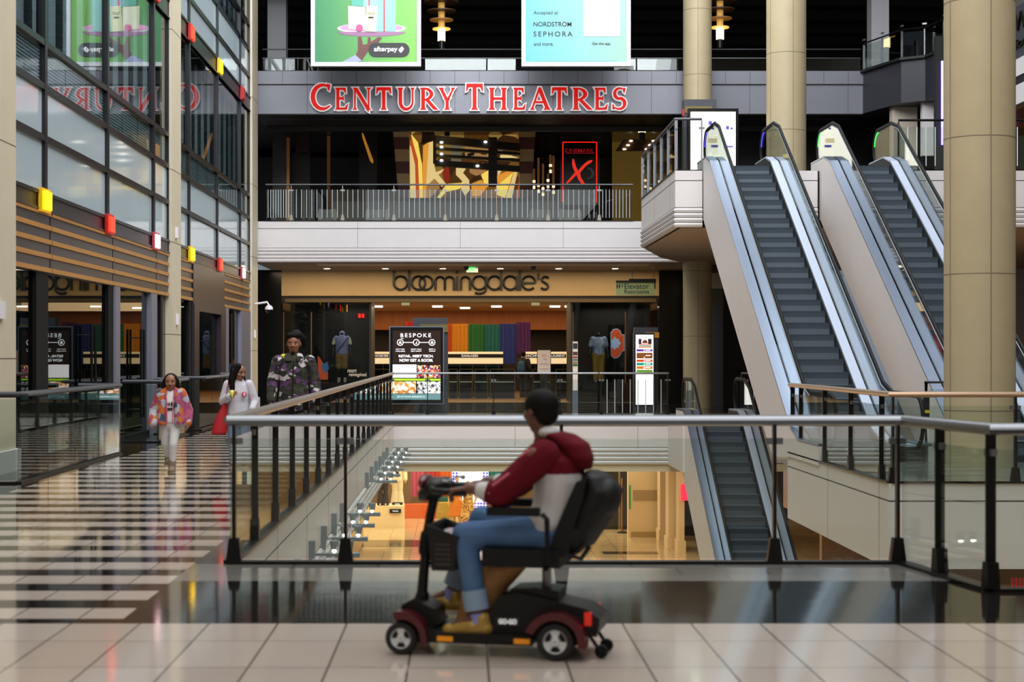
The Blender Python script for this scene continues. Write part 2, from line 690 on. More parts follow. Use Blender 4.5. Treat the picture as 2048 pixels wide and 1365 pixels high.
# ---- level 3: beam band with grey metal panels
t = sroot('trim_8', (0, 49.5, 8.35))
m = MB(); m.box(XF, 11.4, 49.5, 50.2, 9.19, L3); m.box(XF, 11.4, 49.56, 50.2, 8.35, 9.17)
m.build('metal_panel', greym, t)
m = MB(); m.box(XF, 11.4, 49.54, 49.7, 9.165, 9.195)
for i in range(25):
    x = XF + .78 + i * .70
    if x < 11.3: m.box(x - .005, x + .005, 49.495, 49.6, 9.2, L3 - .005)
    if x < 11.3 and i % 2: m.box(x - .005, x + .005, 49.555, 49.6, 8.36, 9.165)
m.build('shadow_gap', seam, t)
m = MB(); m.box(XF, 11.4, 49.6, 52.2, 8.33, 8.36); m.box(XF, 11.4, 52.2, 52.4, 8.2, 9.4)
m.mi = 1; m.box(XF, 11.4, 50.6, 50.68, 8.325, 8.332)
struct(m.build('ceiling_lobby_edge', [pm('soffit_dark', '#1f1b18', .4), pm('soffit_groove', '#4a433c', .5)]))
m = MB(); m.box(XF, 17, 50.2, 68, L3 - .5, L3 - .02)
struct(m.build('floor_top', blackg))
m = MB(); m.box(-12, 18, 66, 66.3, L3 - .6, 15)
for i in range(22):
    m.mi = 1; x = -11 + i * 1.25; m.box(x, x + .01, 65.99, 66, L3, 15)
struct(m.build('wall_top', [darkbr, black]))
m = MB(); m.box(-12, 18, 49.9, 66, 13.2, 13.4)
for i in range(6):
    m.mi = 1; m.box(-12, 18, 52 + i * 2.4, 52.25 + i * 2.4, 12.9, 13.2)
struct(m.build('ceiling_top', [darkbr, black]))
# outer shell: right wall, rear wall behind the camera, roof with the skylight
m = MB(); m.box(17, 17.3, -6, 68, LB, 17)
struct(m.build('wall_right', pm('right_wall_paint', '#a7a29c', .6)))
m = MB(); m.box(-12, 17, -6.3, -6, -.9, 17)
struct(m.build('wall_rear', pm('rear_wall_paint', '#8f8c88', .6)))
m = MB(); m.box(-12, 17.3, -6, 66, 16.6, 16.9)
struct(m.build('ceiling', pm('roof_paint', '#b9b9b9', .7)))
m = MB(); m.box(-12, 17, -2.5, 6.5, 12.6, 12.8)
struct(m.build('ceiling_near', pm('roof_paint_near', '#b9b4ae', .7)))
# right side galleries seen past the big column
t = sroot('trim_9', (13, 40, 8.3))
m = MB(); m.box(12.9, 17, 26, 45, 8.35, 9.6)
m.build('dark_fascia', greyd, t)
m = MB(); m.box(12.86, 17, 26, 45, 7.95, 8.35); m.box(12.86, 17, 26, 45, 7.3, 7.75)
m.build('white_band', white, t)
m = MB(); m.box(12.88, 17, 26, 45, 7.75, 7.95)
m.build('black_band', black, t)
m = MB(); m.box(13.0, 17, 26, 46, 7.24, 7.3)
struct(m.build('ceiling_gallery', wood))
m = MB(); m.box(13.2, 17, 45.5, 46, L2, 8.3)
struct(m.build('wall_gallery', pm('gallery_brown', '#5a4433', .6)))
# curved dark balcony on level 3
t = sroot('trim_10', (12, 47, 8.35))
pts = [(11.4, 49.5), (11.95, 47.4), (12.5, 47.0), (12.9, 44.6), (17, 44.6), (17, 50.2), (11.4, 50.2)]
m = MB(); m.prism_z(pts, 8.35, L3); m.build('dark_fascia', pm('dark_balcony', '#23222a', .45), t)
m = MB(); m.prism_z([(11.3, 49.4), (11.88, 47.3), (12.45, 46.9), (12.85, 44.5), (17, 44.5), (17, 50.2), (11.4, 50.2)], L3 - .06, L3 + .01)
m.build('balcony_cap', black, t)
m = MB(); m.box(11.9, 12.6, 48.2, 48.5, L2, 8.35); struct(m.build('wall_pale', pm('pale_wall', '#b3a596', .6)))
m = MB(); m.box(12.5, 14, 47.3, 47.5, 6.9, 8.35); struct(m.build('wall_white', white))

# ---- lower level
m = MB()
m.mi = 0
m.quad((-8, 8, LB), (17, 8, LB), (17, 72, LB), (-8, 72, LB))
m.mi = 1
for (x0, x1, y0, y1) in ((-3.2, 3.9, 55.0, 57.0), (-3.2, 4.6, 50.5, 51.2), (4.3, 6, 53, 53.7)):
    m.quad((x0, y0, LB + .004), (x1, y0, LB + .004), (x1, y1, LB + .004), (x0, y1, LB + .004))
struct(m.build('floor_lower', [warmt, warmd]))
m = MB(); m.box(-8, -1.72, 12.6, 41.4, -1.3, -1.12); m.box(-8, 17, 41.46, 72, -1.3, -1.12)
struct(m.build('ceiling_lower', pm('lower_ceiling', '#d9c7a8', .6)))
m = MB(); m.box(-8.2, -8, 8, 72, LB, -1.1); struct(m.build('wall_lower_left', tan))
m = MB(); m.box(-8, 17, 71, 71.3, LB, -1.1); struct(m.build('wall_lower_back', pm('lower_store_wall', '#8a6d3d', .6)))
m = MB(); m.box(16.7, 17, 8, 72, LB, -1.1); struct(m.build('wall_lower_right', tan))
m = MB(); m.box(-8, 17, 7.8, 8, LB, -.9); struct(m.build('wall_lower_front', tan))

# ---- stone columns
def column(loc, r, z0, z1, joint, label, a0=0, name='stone_column'):
    t = thing(name, label, 'column', (loc[0], loc[1], z0))
    m = MB(); m.lathe((loc[0], loc[1], 0), [(r, z0), (r, z1)], 40)
    m.build('shaft', beige, t, smooth=True)
    m = MB()
    z = joint
    while z < z1:
        m.torus((loc[0], loc[1], z), r - .003, .0075, 'z', 40, 6)
        z += 1.83
    for k in range(5):
        a = a0 + k * 2 * PI / 5
        c, s_ = math.cos(a), math.sin(a)
        m.box(loc[0] + c * r - .005, loc[0] + c * r + .005, loc[1] + s_ * r - .005, loc[1] + s_ * r + .005, z0, z1)
    m.build('joint_line', pm('stone_joint', '#6d604e', .7), t)
    return t

column((6.98, 23.5), .465, 0, 14, .75, 'massive beige stone column in front of the escalators, widest of the three', math.radians(-88))
column((7.7, 41.4), .465, L2, 14, 6.8, 'beige round stone column rising just behind the top of the left escalator', math.radians(-80))
column((6.6, 48.9), .40, 0, 14, 2.0, 'slimmest beige stone column, behind the lit store directory', math.radians(-95))
# pale square pillars on level 3
for x0, x1, Y, lab in ((535, 572, 55, 'light grey square pillar on the top floor behind the gift advertisement'), (1743, 1778, 53, 'grey square pillar on the dark top floor above the curved balcony')):
    a, b = at(x0, 0, Y), at(x1, 0, Y)
    m = MB(); m.box(a.x, b.x, Y, Y + .6, L3, 13.2)
    tag(m.build('square_pillar', pm('pillar_grey', '#a5a3a6', .6)), lab, 'pillar')
m = MB(); m.prism_z([(6.93, 51.5), (7.1, 50.6), (7.55, 50.4), (8.9, 51.2), (8.9, 52.5), (6.93, 52.5)], 0, SOF)
struct(m.build('wall_dark', pm('slate_wall', '#2d2e34', .55)))
m = MB(); m.prism_z([(6.9, 51.5), (7.08, 50.57), (7.55, 50.36), (8.95, 51.18), (8.9, 52.5), (6.93, 52.5)], 3.4, 3.85)
struct(m.build('trim_11', pm('capital_taupe', '#8d8273', .6)))

# ------------------------------------------------------------------ left facade
def pier(y0, y1, label, zj):
    t = thing('facade_pier', label, 'pier', (XF, (y0 + y1) / 2, 0))
    m = MB(); m.box(XF - .12, XF + .1, y0, y1, .28, 14); m.build('shaft', beigep, t)
    m = MB(); m.box(XF - .12, XF + .16, y0 - .04, y1 + .04, 0, .28); m.build('base_block', white, t)
    m = MB()
    for z in zj: m.box(XF - .12, XF + .103, y0 - .003, y1 + .003, z - .006, z + .006)
    m.build('joint_line', pm('stone_joint', '#6d604e', .7), t)
    return t

pier(20.9, 22.6, 'nearest beige stone pier at the left edge of the glass facade', (1.45, 4.2, 7))
pier(34.75, 35.85, 'middle beige stone pier between the two glazed facade bays', (1.9, 3.75, 5.2, 8.0))
pier(48.0, 49.3, 'farthest beige stone pier where the glass facade meets the grey beam', (1.6, 4.2, 6.2, 8.6))

ROWS = [3.78, 4.54, 5.26, 5.88, 8.2]
UP = [8.6, 9.17, 9.9, 10.6, 12.6]
def facade_bay(idx, y0, y1, mull):
    t = sroot('window_%d' % idx, (XF, y0, 2.68))
    fr = MB()
    for Y in mull:
        fr.box(XF - .08, XF + .05, Y - .07, Y + .07, 3.5, 14)
    for Y in (y0, y1):
        fr.box(XF - .08, XF + .04, Y - .05, Y + .05, 3.5, 14)
    for z in ROWS[1:4] + UP[1:]:
        fr.box(XF - .08, XF + .045, y0, y1, z - .045, z + .045)
    for z0, z1 in ((3.51, 3.78), (8.2, 8.6)):
        fr.box(XF - .1, XF + .03, y0, y1, z0, z1)
        fr.box(XF - .1, XF + .06, y0, y1, z1 - .05, z1)
        fr.box(XF - .1, XF + .06, y0, y1, z0, z0 + .03)
    fr.build('window_frame', pm('facade_frame', '#15171c', .35, .3), t)
    edges = [y0] + list(mull) + [y1]
    sub = []
    for a, b in zip(edges[:-1], edges[1:]):
        n = 3 if b - a > 3 else (2 if b - a > 1.9 else 1)
        sub += [(a + (b - a) * i / n, a + (b - a) * (i + 1) / n) for i in range(n)]
    # frosted panes
    for z0, z1 in ((3.78, 4.54), (4.54, 5.26), (8.6, 9.17), (9.17, 9.9)):
        for a, b in sub:
            mb = MB(); mb.box(XF - .03, XF, a + .006, b - .006, z0, z1)
            mb.build('frosted_pane', frost, t)
    # louvred strip behind glass
    lv = MB(); z = 5.3
    while z < 5.86:
        lv.box(XF - .05, XF - .03, y0, y1, z, z + .028); z += .05
    lv.build('louvre', blindw, t)
    lb = MB(); lb.box(XF - .09, XF - .06, y0, y1, 5.26, 5.88); lb.build('louvre_backing', blindd, t)
    # tall clear panes with vertical fabric blinds behind
    for z0, z1, z2 in ((5.26, 5.88, 8.2), (9.9, 10.6, 12.6)):
        for a, b in sub:
            mb = MB(); mb.box(XF - .02, XF, a + .006, b - .006, z0, z2)
            mb.build('clear_pane', storeg, t)
    bl = MB(); bd = MB(); Y = y0; k = 0
    while Y < y1 - .2:
        (bl if k % 2 else bd).box(XF - .3, XF - .28, Y, Y + .46, 5.9, 8.2)
        (bl if k % 2 else bd).box(XF - .3, XF - .28, Y, Y + .46, 9.95, 12.6)
        Y += .48; k += 1
    bl.build('vertical_blind', blindw, t); bd.build('blind_gap', blindd, t)
    return t
facade_bay(1, 22.6, 34.75, (24.47, 28.77, 33.07))
facade_bay(2, 35.85, 48.0, (37.37, 41.67, 45.97))

# bronze band with honey wood strips
def woodband(idx, secs, blank=()):
    t = sroot('trim_%d' % idx, (XF, secs[0][0], 2.65))
    m = MB()
    for a, b in secs: m.box(XF - .1, XF + .02, a + .03, b - .03, 2.65, 3.51)
    for a, b in blank: m.box(XF - .1, XF + .05, a, b, 2.6, 3.51)
    m.build('bronze_panel', bronze, t)
    m = MB()
    for a, b in secs:
        for i in range(5):
            z = 2.66 + i * .2
            m.box(XF, XF + .05, a + .03, b - .03, z, z + .065)
    m.build('wood_strip', wood, t)
    m = MB(); m.box(XF - .12, XF - .09, secs[0][0], secs[-1][1], 2.65, 3.51); m.build('backing', black, t)
woodband(12, [(22.6, 24.8), (24.8, 29.25), (29.25, 33.4), (33.4, 34.75)])
woodband(13, [(35.85, 37.8), (42.8, 46.3), (46.3, 48.0)], blank=[(37.85, 42.75)])

# ground floor shop front on the left
def shopfront(idx, y0, y1, posts, grey, doors, portal=None):
    t = sroot('window_%d' % idx, (XF, y0, 0))
    m = MB()
    for a, b in posts: m.box(XF - .12, XF + .02, a, b, 0, 2.65)
    m.box(XF - .1, XF + .02, y0, y1, 0, .08)
    m.build('window_frame', pm('shop_frame', '#08090b', .6, spec=.2), t)
    m = MB()
    for a, b in grey: m.box(XF - .1, XF + .06, a, b, 0, 2.65)
    if grey: m.build('grey_jamb', pm('grey_jamb', '#7b7a88', .45, .3), t)
    edges = sorted([y0, y1] + [v for p in posts + grey for v in p])
    for a, b in zip(edges[::2], edges[1::2]):
        if b - a > .2:
            mb = MB(); mb.box(XF - .05, XF - .035, a, b, .08, 2.65); mb.build('pane', shopg, t)
    for Y in doors:
        h = MB()
        for d in (-.14, .14):
            h.tube([(XF + .09, Y + d, .35), (XF + .09, Y + d, 1.95)], .022, 8)
            for z in (.5, 1.8): h.tube([(XF - .03, Y + d, z), (XF + .09, Y + d, z)], .012, 6)
        h.build('door_handle', steeld, t, smooth=True)
    return t
shopfront(3, 22.6, 34.75, [(24.0, 24.7), (28.9, 29.3), (33.9, 34.1)], [(29.3, 29.7), (32.7, 33.3)], [27.4, 31.6])
shopfront(4, 35.85, 48.0, [(37.4, 37.8), (42.8, 43.0)], [(43.0, 43.5), (46.0, 48.0)], [40.3])
m = MB(); m.box(XF - .05, XF + .08, 37.8, 38.5, 0, 2.595); m.box(XF - .05, XF + .08, 42.0, 42.8, 0, 2.595); m.box(XF - .05, XF + .08, 38.5, 42.0, 2.45, 2.595)
struct(m.build('door_1', bronze))
# rooms behind the facade
m = MB(); m.box(-7.8, -7.6, 20, 48.3, 0, 3.5); struct(m.build('wall_left_shop_back', pm('shop_teal', '#3c5a5c', .7)))
m = MB(); m.box(-7.6, XF - .15, 20, 20.2, 0, 3.5); m.box(-7.6, XF - .15, 48.1, 48.3, 0, 3.5)
struct(m.build('wall_left_shop', pm('shop_teal', '#3c5a5c', .7)))
m = MB(); m.box(-7.6, XF, 20, 49, -.1, -.01); struct(m.build('floor_shop', pm('shop_floor', '#4a4a48', .15)))
m = MB(); m.box(-7.6, XF - .14, 20.9, 47.9, 3.5, 3.7); struct(m.build('ceiling_shop', pm('shop_ceiling', '#2a2c2c', .7)))
m = MB(); m.box(-7.0, -6.8, 20, 49, 3.7, 14); struct(m.build('wall_left', pm('behind_blind', '#22262e', .7)))
m = MB(); m.box(-12, -5.8, -6, 20.85, 0, 14); struct(m.build('wall_left_near', beige))
for i, Y in enumerate((25.8, 30.9, 39.5)):
    m = MB(); m.box(-7.6, -7.35, Y, Y + .9, 0.95, 1.25); m.box(-7.6, -7.35, Y, Y + .9, 1.45, 1.6); m.box(-7.6, -7.57, Y, Y + .9, 0, 1.65)
    tag(m.build('display_shelf', pm('shelf_dim', '#9c8f70', .6)), ['pale wall shelf deep inside the nearest dark shop', 'pale wall shelf inside the shop with the second pair of handles', 'pale wall shelf behind the bronze shop portal'][i], 'shelf')

# square lamps on the black bands
YL, RD, WH = pm('lamp_yellow', '#ffd21a', .4, emit=3.2, ecol='#ffd000'), pm('lamp_red', '#ff3a20', .4, emit=2.2, ecol='#ff2810'), pm('lamp_pinkwhite', '#ffe6ea', .4, emit=2.6, ecol='#ffd0d6')
YLr, RDr, WHr = pm('rim_yellow', '#d8a800', .4, emit=.2), pm('rim_red', '#a01010', .4, emit=.15), pm('rim_pink', '#a83848', .4, emit=.1)
LM = [24.27, 28.72, 33.05, 37.37, 41.75, 46.1]
low = ['glowing yellow square lamp above the wood strips, nearest on the lower black band', 'glowing red square lamp on the lower black band, second from the near end', 'pinkish white square lamp on the lower band, just before the middle pier', 'yellow square lamp on the lower band, just beyond the middle pier', 'red square lamp above the dark bronze portal on the lower band', 'pinkish white square lamp on the lower band beside the farthest pier']
upn = [None, None, 'red square lamp at the very top of the picture, left of the middle pier', 'red square lamp on the upper band just right of the middle pier', 'yellow square lamp on the upper black band', 'dark red square lamp on the upper band beside the farthest pier']
for i, Y in enumerate(LM):
    for z0, h, lab, cm, rm in ((3.48, .33, low[i], (YL, RD, WH)[i % 3], (YLr, RDr, WHr)[i % 3]), (8.22, .36, upn[i], (YL, RD, RD, RD, YL, RDr)[i], (YLr, RDr, RDr, RDr, YLr, RDr)[i])):
        if not lab: continue
        t = thing('square_lamp', lab, 'lamp', (XF + .06, Y, z0), 0, 'square lamps on the facade bands')
        m = MB(); m.box(XF + .05, XF + .1, Y - .27, Y + .27, z0, z0 + h); m.build('rim', rm, t)
        m = MB(); m.box(XF + .1, XF + .13, Y - .2, Y + .2, z0 + .04, z0 + h - .04); m.build('diffuser', cm, t)
# small white wall sensors
for x, Y, z, lab in ((XF + .1, 21.85, 1.95, 'small white wall box on the nearest stone pier'), (XF + .1, 35.3, 2.1, 'small white wall box low on the middle stone pier'), (XF + .1, 35.2, 3.85, 'small white wall box high on the middle stone pier'), (XF + .1, 48.5, 1.95, 'small white wall box on the farthest stone pier')):
    m = MB(); m.box(x, x + .05, Y - .06, Y + .06, z, z + .22)
    tag(m.build('wall_box', white2, bevel=.01), lab, 'wall box', 'white wall boxes on the piers')
# camera dome on the far pier
t = thing('security_camera', 'white dome security camera on an arm by the far pier', 'camera', (XF + .12, 48.6, 2.6))
m = MB(); m.tube([(XF + .11, 48.55, 2.9), (XF + .45, 48.55, 2.95), (XF + .5, 48.55, 2.85)], .03, 8); m.build('arm', white2, t, smooth=True)
m = MB(); m.lathe((XF + .5, 48.55, 0), [(.06, 2.86), (.11, 2.8), (.11, 2.74)], 16); m.build('housing', white2, t, smooth=True)
m = MB(); m.lathe((XF + .5, 48.55, 0), [(.1, 2.74), (.09, 2.68), (.05, 2.64), (.005, 2.63)], 16); m.build('dome', blackg, t, smooth=True)
# ------------------------------------------------------------------ railings
def railing(label, pts, z0=0, H=1.07, posts=None, step=1.53, bars=0, rail=steel, r=(.035, .05), shoe=.022, glass_m=green, gtop=.9, group=None, midrail=None, postmat=steeld, foot=True, skip_glass=()):
    t = thing('glass_railing', label, 'railing', (pts[0][0], pts[0][1], z0), 0, group)
    P = [Vector((p[0], p[1])) for p in pts]
    m = MB(); m.tube([(p.x, p.y, z0 + H - r[0]) for p in P], r[0], 12, rx=r[1]); m.build('handrail', rail, t, smooth=True)
    if midrail:
        m = MB(); m.tube([(p.x, p.y, z0 + midrail) for p in P], .014, 8); m.build('mid_rail', rail, t, smooth=True)
    m = MB()
    for a, b in zip(P[:-1], P[1:]):
        d = (b - a).normalized(); n = Vector((-d.y, d.x)) * .05
        q = [a - n, b - n, b + n, a + n]
        m.hexa([(v.x, v.y, z0) for v in q] + [(v.x, v.y, z0 + shoe) for v in q])
    m.build('base_trim', steeld, t)
    # post places
    places = []
    if posts is None:
        posts = []
        for a, b in zip(P[:-1], P[1:]):
            L_ = (b - a).length; k = max(1, round(L_ / step))
            for i in range(k + 1):
                c = a + (b - a) * (i / k)
                posts.append((c.x, c.y, (b - a).normalized()))
        uniq = []
        for c in posts:
            if not any((Vector(c[:2]) - Vector(u[:2])).length < .1 for u in uniq): uniq.append(c)
        posts = uniq
    else:
        q = []
        for c in posts:
            best = min(zip(P[:-1], P[1:]), key=lambda s: ((Vector(c) - s[0]).length + (Vector(c) - s[1]).length) - (s[1] - s[0]).length)
            q.append((c[0], c[1], (best[1] - best[0]).normalized()))
        posts = q
    if posts:
        for x, y, d in posts:
            n = Vector((-d.y, d.x))
            c = Vector((x, y))
            m = MB()
            def bar(c, hd, hn, za, zb, hd2=None):
                hd2 = hd if hd2 is None else hd2
                lo = [c - d * hd - n * hn, c + d * hd - n * hn, c + d * hd + n * hn, c - d * hd + n * hn]
                hi = [c - d * hd2 - n * hn, c + d * hd2 - n * hn, c + d * hd2 + n * hn, c - d * hd2 + n * hn]
                m.hexa([(v.x, v.y, za) for v in lo] + [(v.x, v.y, zb) for v in hi])
            bar(c, .011, .032, z0, z0 + H - .06)
            po = m.build('post', postmat, t)
            m = MB()
            bar(c, .06, .018, z0 + .86, z0 + .905)
            m.build('glass_clamp', steel, po)
            if foot:
                m = MB()
                bar(c, .055, .04, z0 + .02, z0 + .185, .034)
                m.build('post_foot', postmat, po)
    # panes between posts
    cuts = []
    for a, b in zip(P[:-1], P[1:]):
        L_ = (b - a).length
        if L_ < .15: continue
        d = (b - a).normalized()
        ts = sorted([0, L_] + [(Vector(p[:2]) - a).dot(d) for p in posts if abs((Vector(p[:2]) - a).dot(Vector((-d.y, d.x)))) < .08 and .1 < (Vector(p[:2]) - a).dot(d) < L_ - .1])
        if not posts:
            k = max(1, round(L_ / step)); ts = [L_ * i / k for i in range(k + 1)]
        for s0, s1 in zip(ts[:-1], ts[1:]):
            p0, p1 = a + d * (s0 + .02), a + d * (s1 - .02)
            n = Vector((-d.y, d.x)) * .006
            m = MB()
            q = [p0 - n, p1 - n, p1 + n, p0 + n]
            m.hexa([(v.x, v.y, z0 + .04) for v in q] + [(v.x, v.y, z0 + gtop) for v in q])
            m.build('glass_panel', glass_m, t)
            if bars:
                for i in range(bars):
                    c = a + d * (s0 + (s1 - s0) * (i + 1) / (bars + 1))
                    m = MB(); m.tube([(c.x, c.y - .03, z0 + .1), (c.x, c.y - .03, z0 + .9)], .0105, 6)
                    m.build('baluster', pm('white_baluster', '#d5d8dd', .35, .4), t, smooth=True)
    return t

railing('nearest glass railing with steel handrail directly behind the scooter', [(-1.69, 12.5), (3.15, 12.5), (3.36, 11.05), (6.6, 11.05)],
        posts=[(-1.64, 12.5), (-.84, 12.5), (.71, 12.5), (2.24, 12.5), (3.13, 12.52), (3.25, 11.85), (3.36, 11.07), (4.9, 11.05)], r=(.04, .055))
railing('long glass railing running away along the zebra walkway, right of the camouflage jacket', [(-1.67, 12.52), (-1.67, 41.4)],
        posts=[(-1.67, 13.95 + 1.535 * i) for i in range(18)], rail=pm('warm_steel', '#8d8078', .35, .8))
railing('glass railing across the far end of the opening before the department store', [(-1.70, 41.4), (3.23, 41.4)], posts=[(-1.68, 41.4), (-.83, 41.4), (.74, 41.4), (2.32, 41.4)], r=(.025, .04))
railing('short railing with white balusters beside the lower escalator, before the white directory', [(3.25, 41.35), (4.9, 41.35)], posts=[(3.3, 41.35), (4.88, 41.35)], bars=8, r=(.025, .04))
railing('railing with balusters half hidden behind the big escalator truss', [(6.62, 41.3), (9.5, 41.3)], bars=9, r=(.025, .04))
railing('glass railing around the landing at the foot of the upper escalators', [(5.0, 26.5), (5.0, 20.3), (13, 20.3)],
        posts=[(5, 26.35), (5, 25.7), (5, 24.0), (5, 22.4), (5, 20.75), (5.02, 20.3), (6.45, 20.3), (8.0, 20.3), (9.6, 20.3), (11.2, 20.3)], rail=pm('copper_steel', '#a08670', .35, .8))
dr = pm('grey_handrail', '#54555a', .4, .8)
railing('dark glass balustrade left of the walkway beside the nearest pier', [(-5.75, 20.2), (-5.17, 20.2), (-5.17, 26.2), (-5.78, 26.2)], posts=[], step=1.6, rail=dr, gtop=.98)
railing('dark glass balustrade left of the walkway beyond the first gap', [(-5.78, 29.6), (-5.17, 29.6), (-5.17, 32.6), (-5.78, 32.6)], posts=[], step=1.6, rail=dr, gtop=.98)
railing('far dark glass balustrade on the left, behind the girl with the red bag', [(-5.7, 34.2), (-5.17, 34.2), (-5.17, 41.0), (-5.7, 41.0)], posts=[], step=1.7, rail=dr, gtop=.98)
railing('upper floor railing with white balusters below the cinema mural', [(-5.6, 49.5), (4.85, 49.5)], L2, posts=[(-4.87 + 1.46 * i, 49.5) for i in range(7)], bars=9, r=(.025, .035), postmat=pm('post_taupe', '#8b8377', .4, .5))
railing('steel framed glass railing around the upper escalator landing', [(5.3, 46.9), (4.4, 42.5), (4.4, 35.85), (4.93, 35.85)], L2, step=1.35, H=1.1, postmat=steel, foot=False, rail=dr, r=(.03, .045))
railing('upper floor railing right of the right escalator', [(8.98, 35.85), (16.5, 35.85)], L2, bars=7, step=1.5, r=(.025, .035), rail=steeld)
railing('top floor glass railing above the grey sign beam', [(-5.7, 49.6), (11.35, 49.6)], L3, H=.65, posts=[], step=2.1, gtop=.36, midrail=.38, shoe=.02, r=(.018, .03))
railing('angled glass railing on the dark curved top balcony', [(11.42, 49.5), (11.97, 47.4), (12.5, 47.05), (12.9, 44.7)], L3, H=.8, step=1.1, gtop=.7, foot=False, rail=steeld, postmat=steel, r=(.02, .03), shoe=.02)

# ------------------------------------------------------------------ escalators
def escalator(label, cx, y0, z0, y1, z1, steps=True, glow=None, hand=None):
    """rises from (y0,z0) at the foot to (y1,z1) at the head, away from the camera"""
    t = thing('escalator', label, 'escalator', (cx, y0, z0))
    k = (z1 - z0) / (y1 - y0)
    hw, gi, po = .43, .60, .79          # half step, glass, outer panel
    ya, yb = y0 - 1.7, y1 + 1.5         # ends of the level parts
    def line(off, a=0, b=0):            # broken line of the nosing + off
        return [(ya + a, z0 + off), (y0 - .25, z0 + off), (y0 + .35, z0 + off + .35 * k * .75), (y1 - .35, z1 + off - .35 * k * .75), (y1 + .25, z1 + off), (yb - b, z1 + off)]
    top = line(.22)
    for s in (-1, 1):
        x0, x1 = cx + s * po, cx + s * (po - .05)
        bot = [(yb, z1 - 1.0), (y1 + .55, z1 - 1.02), (y0 + 1.9, z0 + 1.9 * k - 1.22), (y0 + .4, z0 - .05), (ya, z0 - .05)]
        m = MB(); m.prism_x([(a, b) for a, b in top] + bot, x0, x1); m.build('side_panel', white, t)
        # outer and inner deck strips
        for (xa, xb, mm, nm, o) in ((po + .005, gi + .02, alu, 'outer_deck', .225), (gi - .02, hw + .0, aluw if s > 0 else alu, 'inner_deck', .215)):
            m = MB(); L = line(o)
            m.loft([[(cx + s * xa, a, b), (cx + s * xb, a, b), (cx + s * xb, a, b + .03), (cx + s * xa, a, b + .03)] for a, b in L])
            m.build(nm, mm, t)
        m = MB(); L = line(.215); L2_ = line(-.12)
        m.loft([[(cx + s * hw, a, b), (cx + s * (hw - .015), a, b), (cx + s * (hw - .015), a2, b2), (cx + s * hw, a2, b2)] for (a, b), (a2, b2) in zip(L, L2_)])
        m.build('skirt', black, t)
        # glass balustrade with rounded ends
        L = line(.22); U = line(.93)
        def arc(yc, zc, r, a0, a1, n=8): return [(yc + r * math.cos(a0 + (a1 - a0) * i / n), zc + r * math.sin(a0 + (a1 - a0) * i / n)) for i in range(n + 1)]
        r = .36
        path = arc(ya + .1, z0 + .93 - r, r, -PI / 2, -PI * 1.5, 12) + U[1:-1] + arc(yb - .1, z1 + .93 - r, r, PI / 2, -PI / 2, 12)
        low = L[1:-1]
        m = MB(); m.prism_x(path + low[::-1], cx + s * gi - .006, cx + s * gi + .006); m.build('glass_balustrade', clear, t)
        m = MB(); m.tube([(cx + s * gi, a, b) for a, b in path], .028, 10, rx=.042, up=(1, 0, 0)); m.build('handrail', hand or rubber, t, smooth=True)
        m = MB(); m.tube([(cx + s * gi, a, b) for a, b in [(p[0], p[1] - .04) for p in U[1:-1]]], .014, 6, rx=.03); m.build('handrail_track', steel, t, smooth=True)
        if glow:
            m = MB(); P_ = path[-13:-6]; m.tube([(cx + s * gi, a - .03, b - .045) for a, b in P_[:6]], .012, 6, rx=.03, up=(1, 0, 0)); m.build('glow_strip', glow, t)
    # underside
    m = MB()
    bot = [(yb, z1 - 1.0), (y1 + .55, z1 - 1.02), (y0 + 1.9, z0 + 1.9 * k - 1.22), (y0 + .4, z0 - .05)]
    m.loft([[(cx - po + .06, a, b - .03), (cx + po - .06, a, b - .03), (cx + po - .06, a, b), (cx - po + .06, a, b)] for a, b in bot])
    m.build('soffit', gold, t)
    # steps
    n = int(round((z1 - z0) / .2))
    dy = (y1 - y0) / n
    for i in range(n):
        a, zt = y0 + dy * i, z0 + (z1 - z0) * (i + 1) / n
        m = MB()
        rise = (z1 - z0) / n
        pr = [(a, zt), (a + .012, zt - .03), (a + .03, zt - rise * .5), (a + .02, zt - rise - .03), (a + dy + .04, zt - rise - .03), (a + dy + .04, zt)]
        m.prism_x(pr, cx - hw + .02, cx + hw - .02)
        m.build('step', stepm, t)
    for a, b, z in ((ya, y0, z0), (y1 + .02, yb, z1)):
        m = MB(); m.box(cx - hw, cx + hw, a, b, z - .08, z); m.build('comb_plate', steel, t)
    return t
escalator('left upper escalator with dark steps and violet lit handrail end, nearest the shop directory', 5.74, 25.9, 0, 35.2, L2, glow=pm('glow_blue', '#5b50ff', .5, emit=.8))
escalator('right upper escalator with green lit handrail ends, partly behind the massive stone column', 8.14, 25.9, 0, 35.2, L2, glow=pm('glow_green', '#39e05a', .5, emit=1.1))
escalator('lower escalator going down beyond the near glass railing to the basement shops', 5.72, 30.7, LB, 38.7, 0)
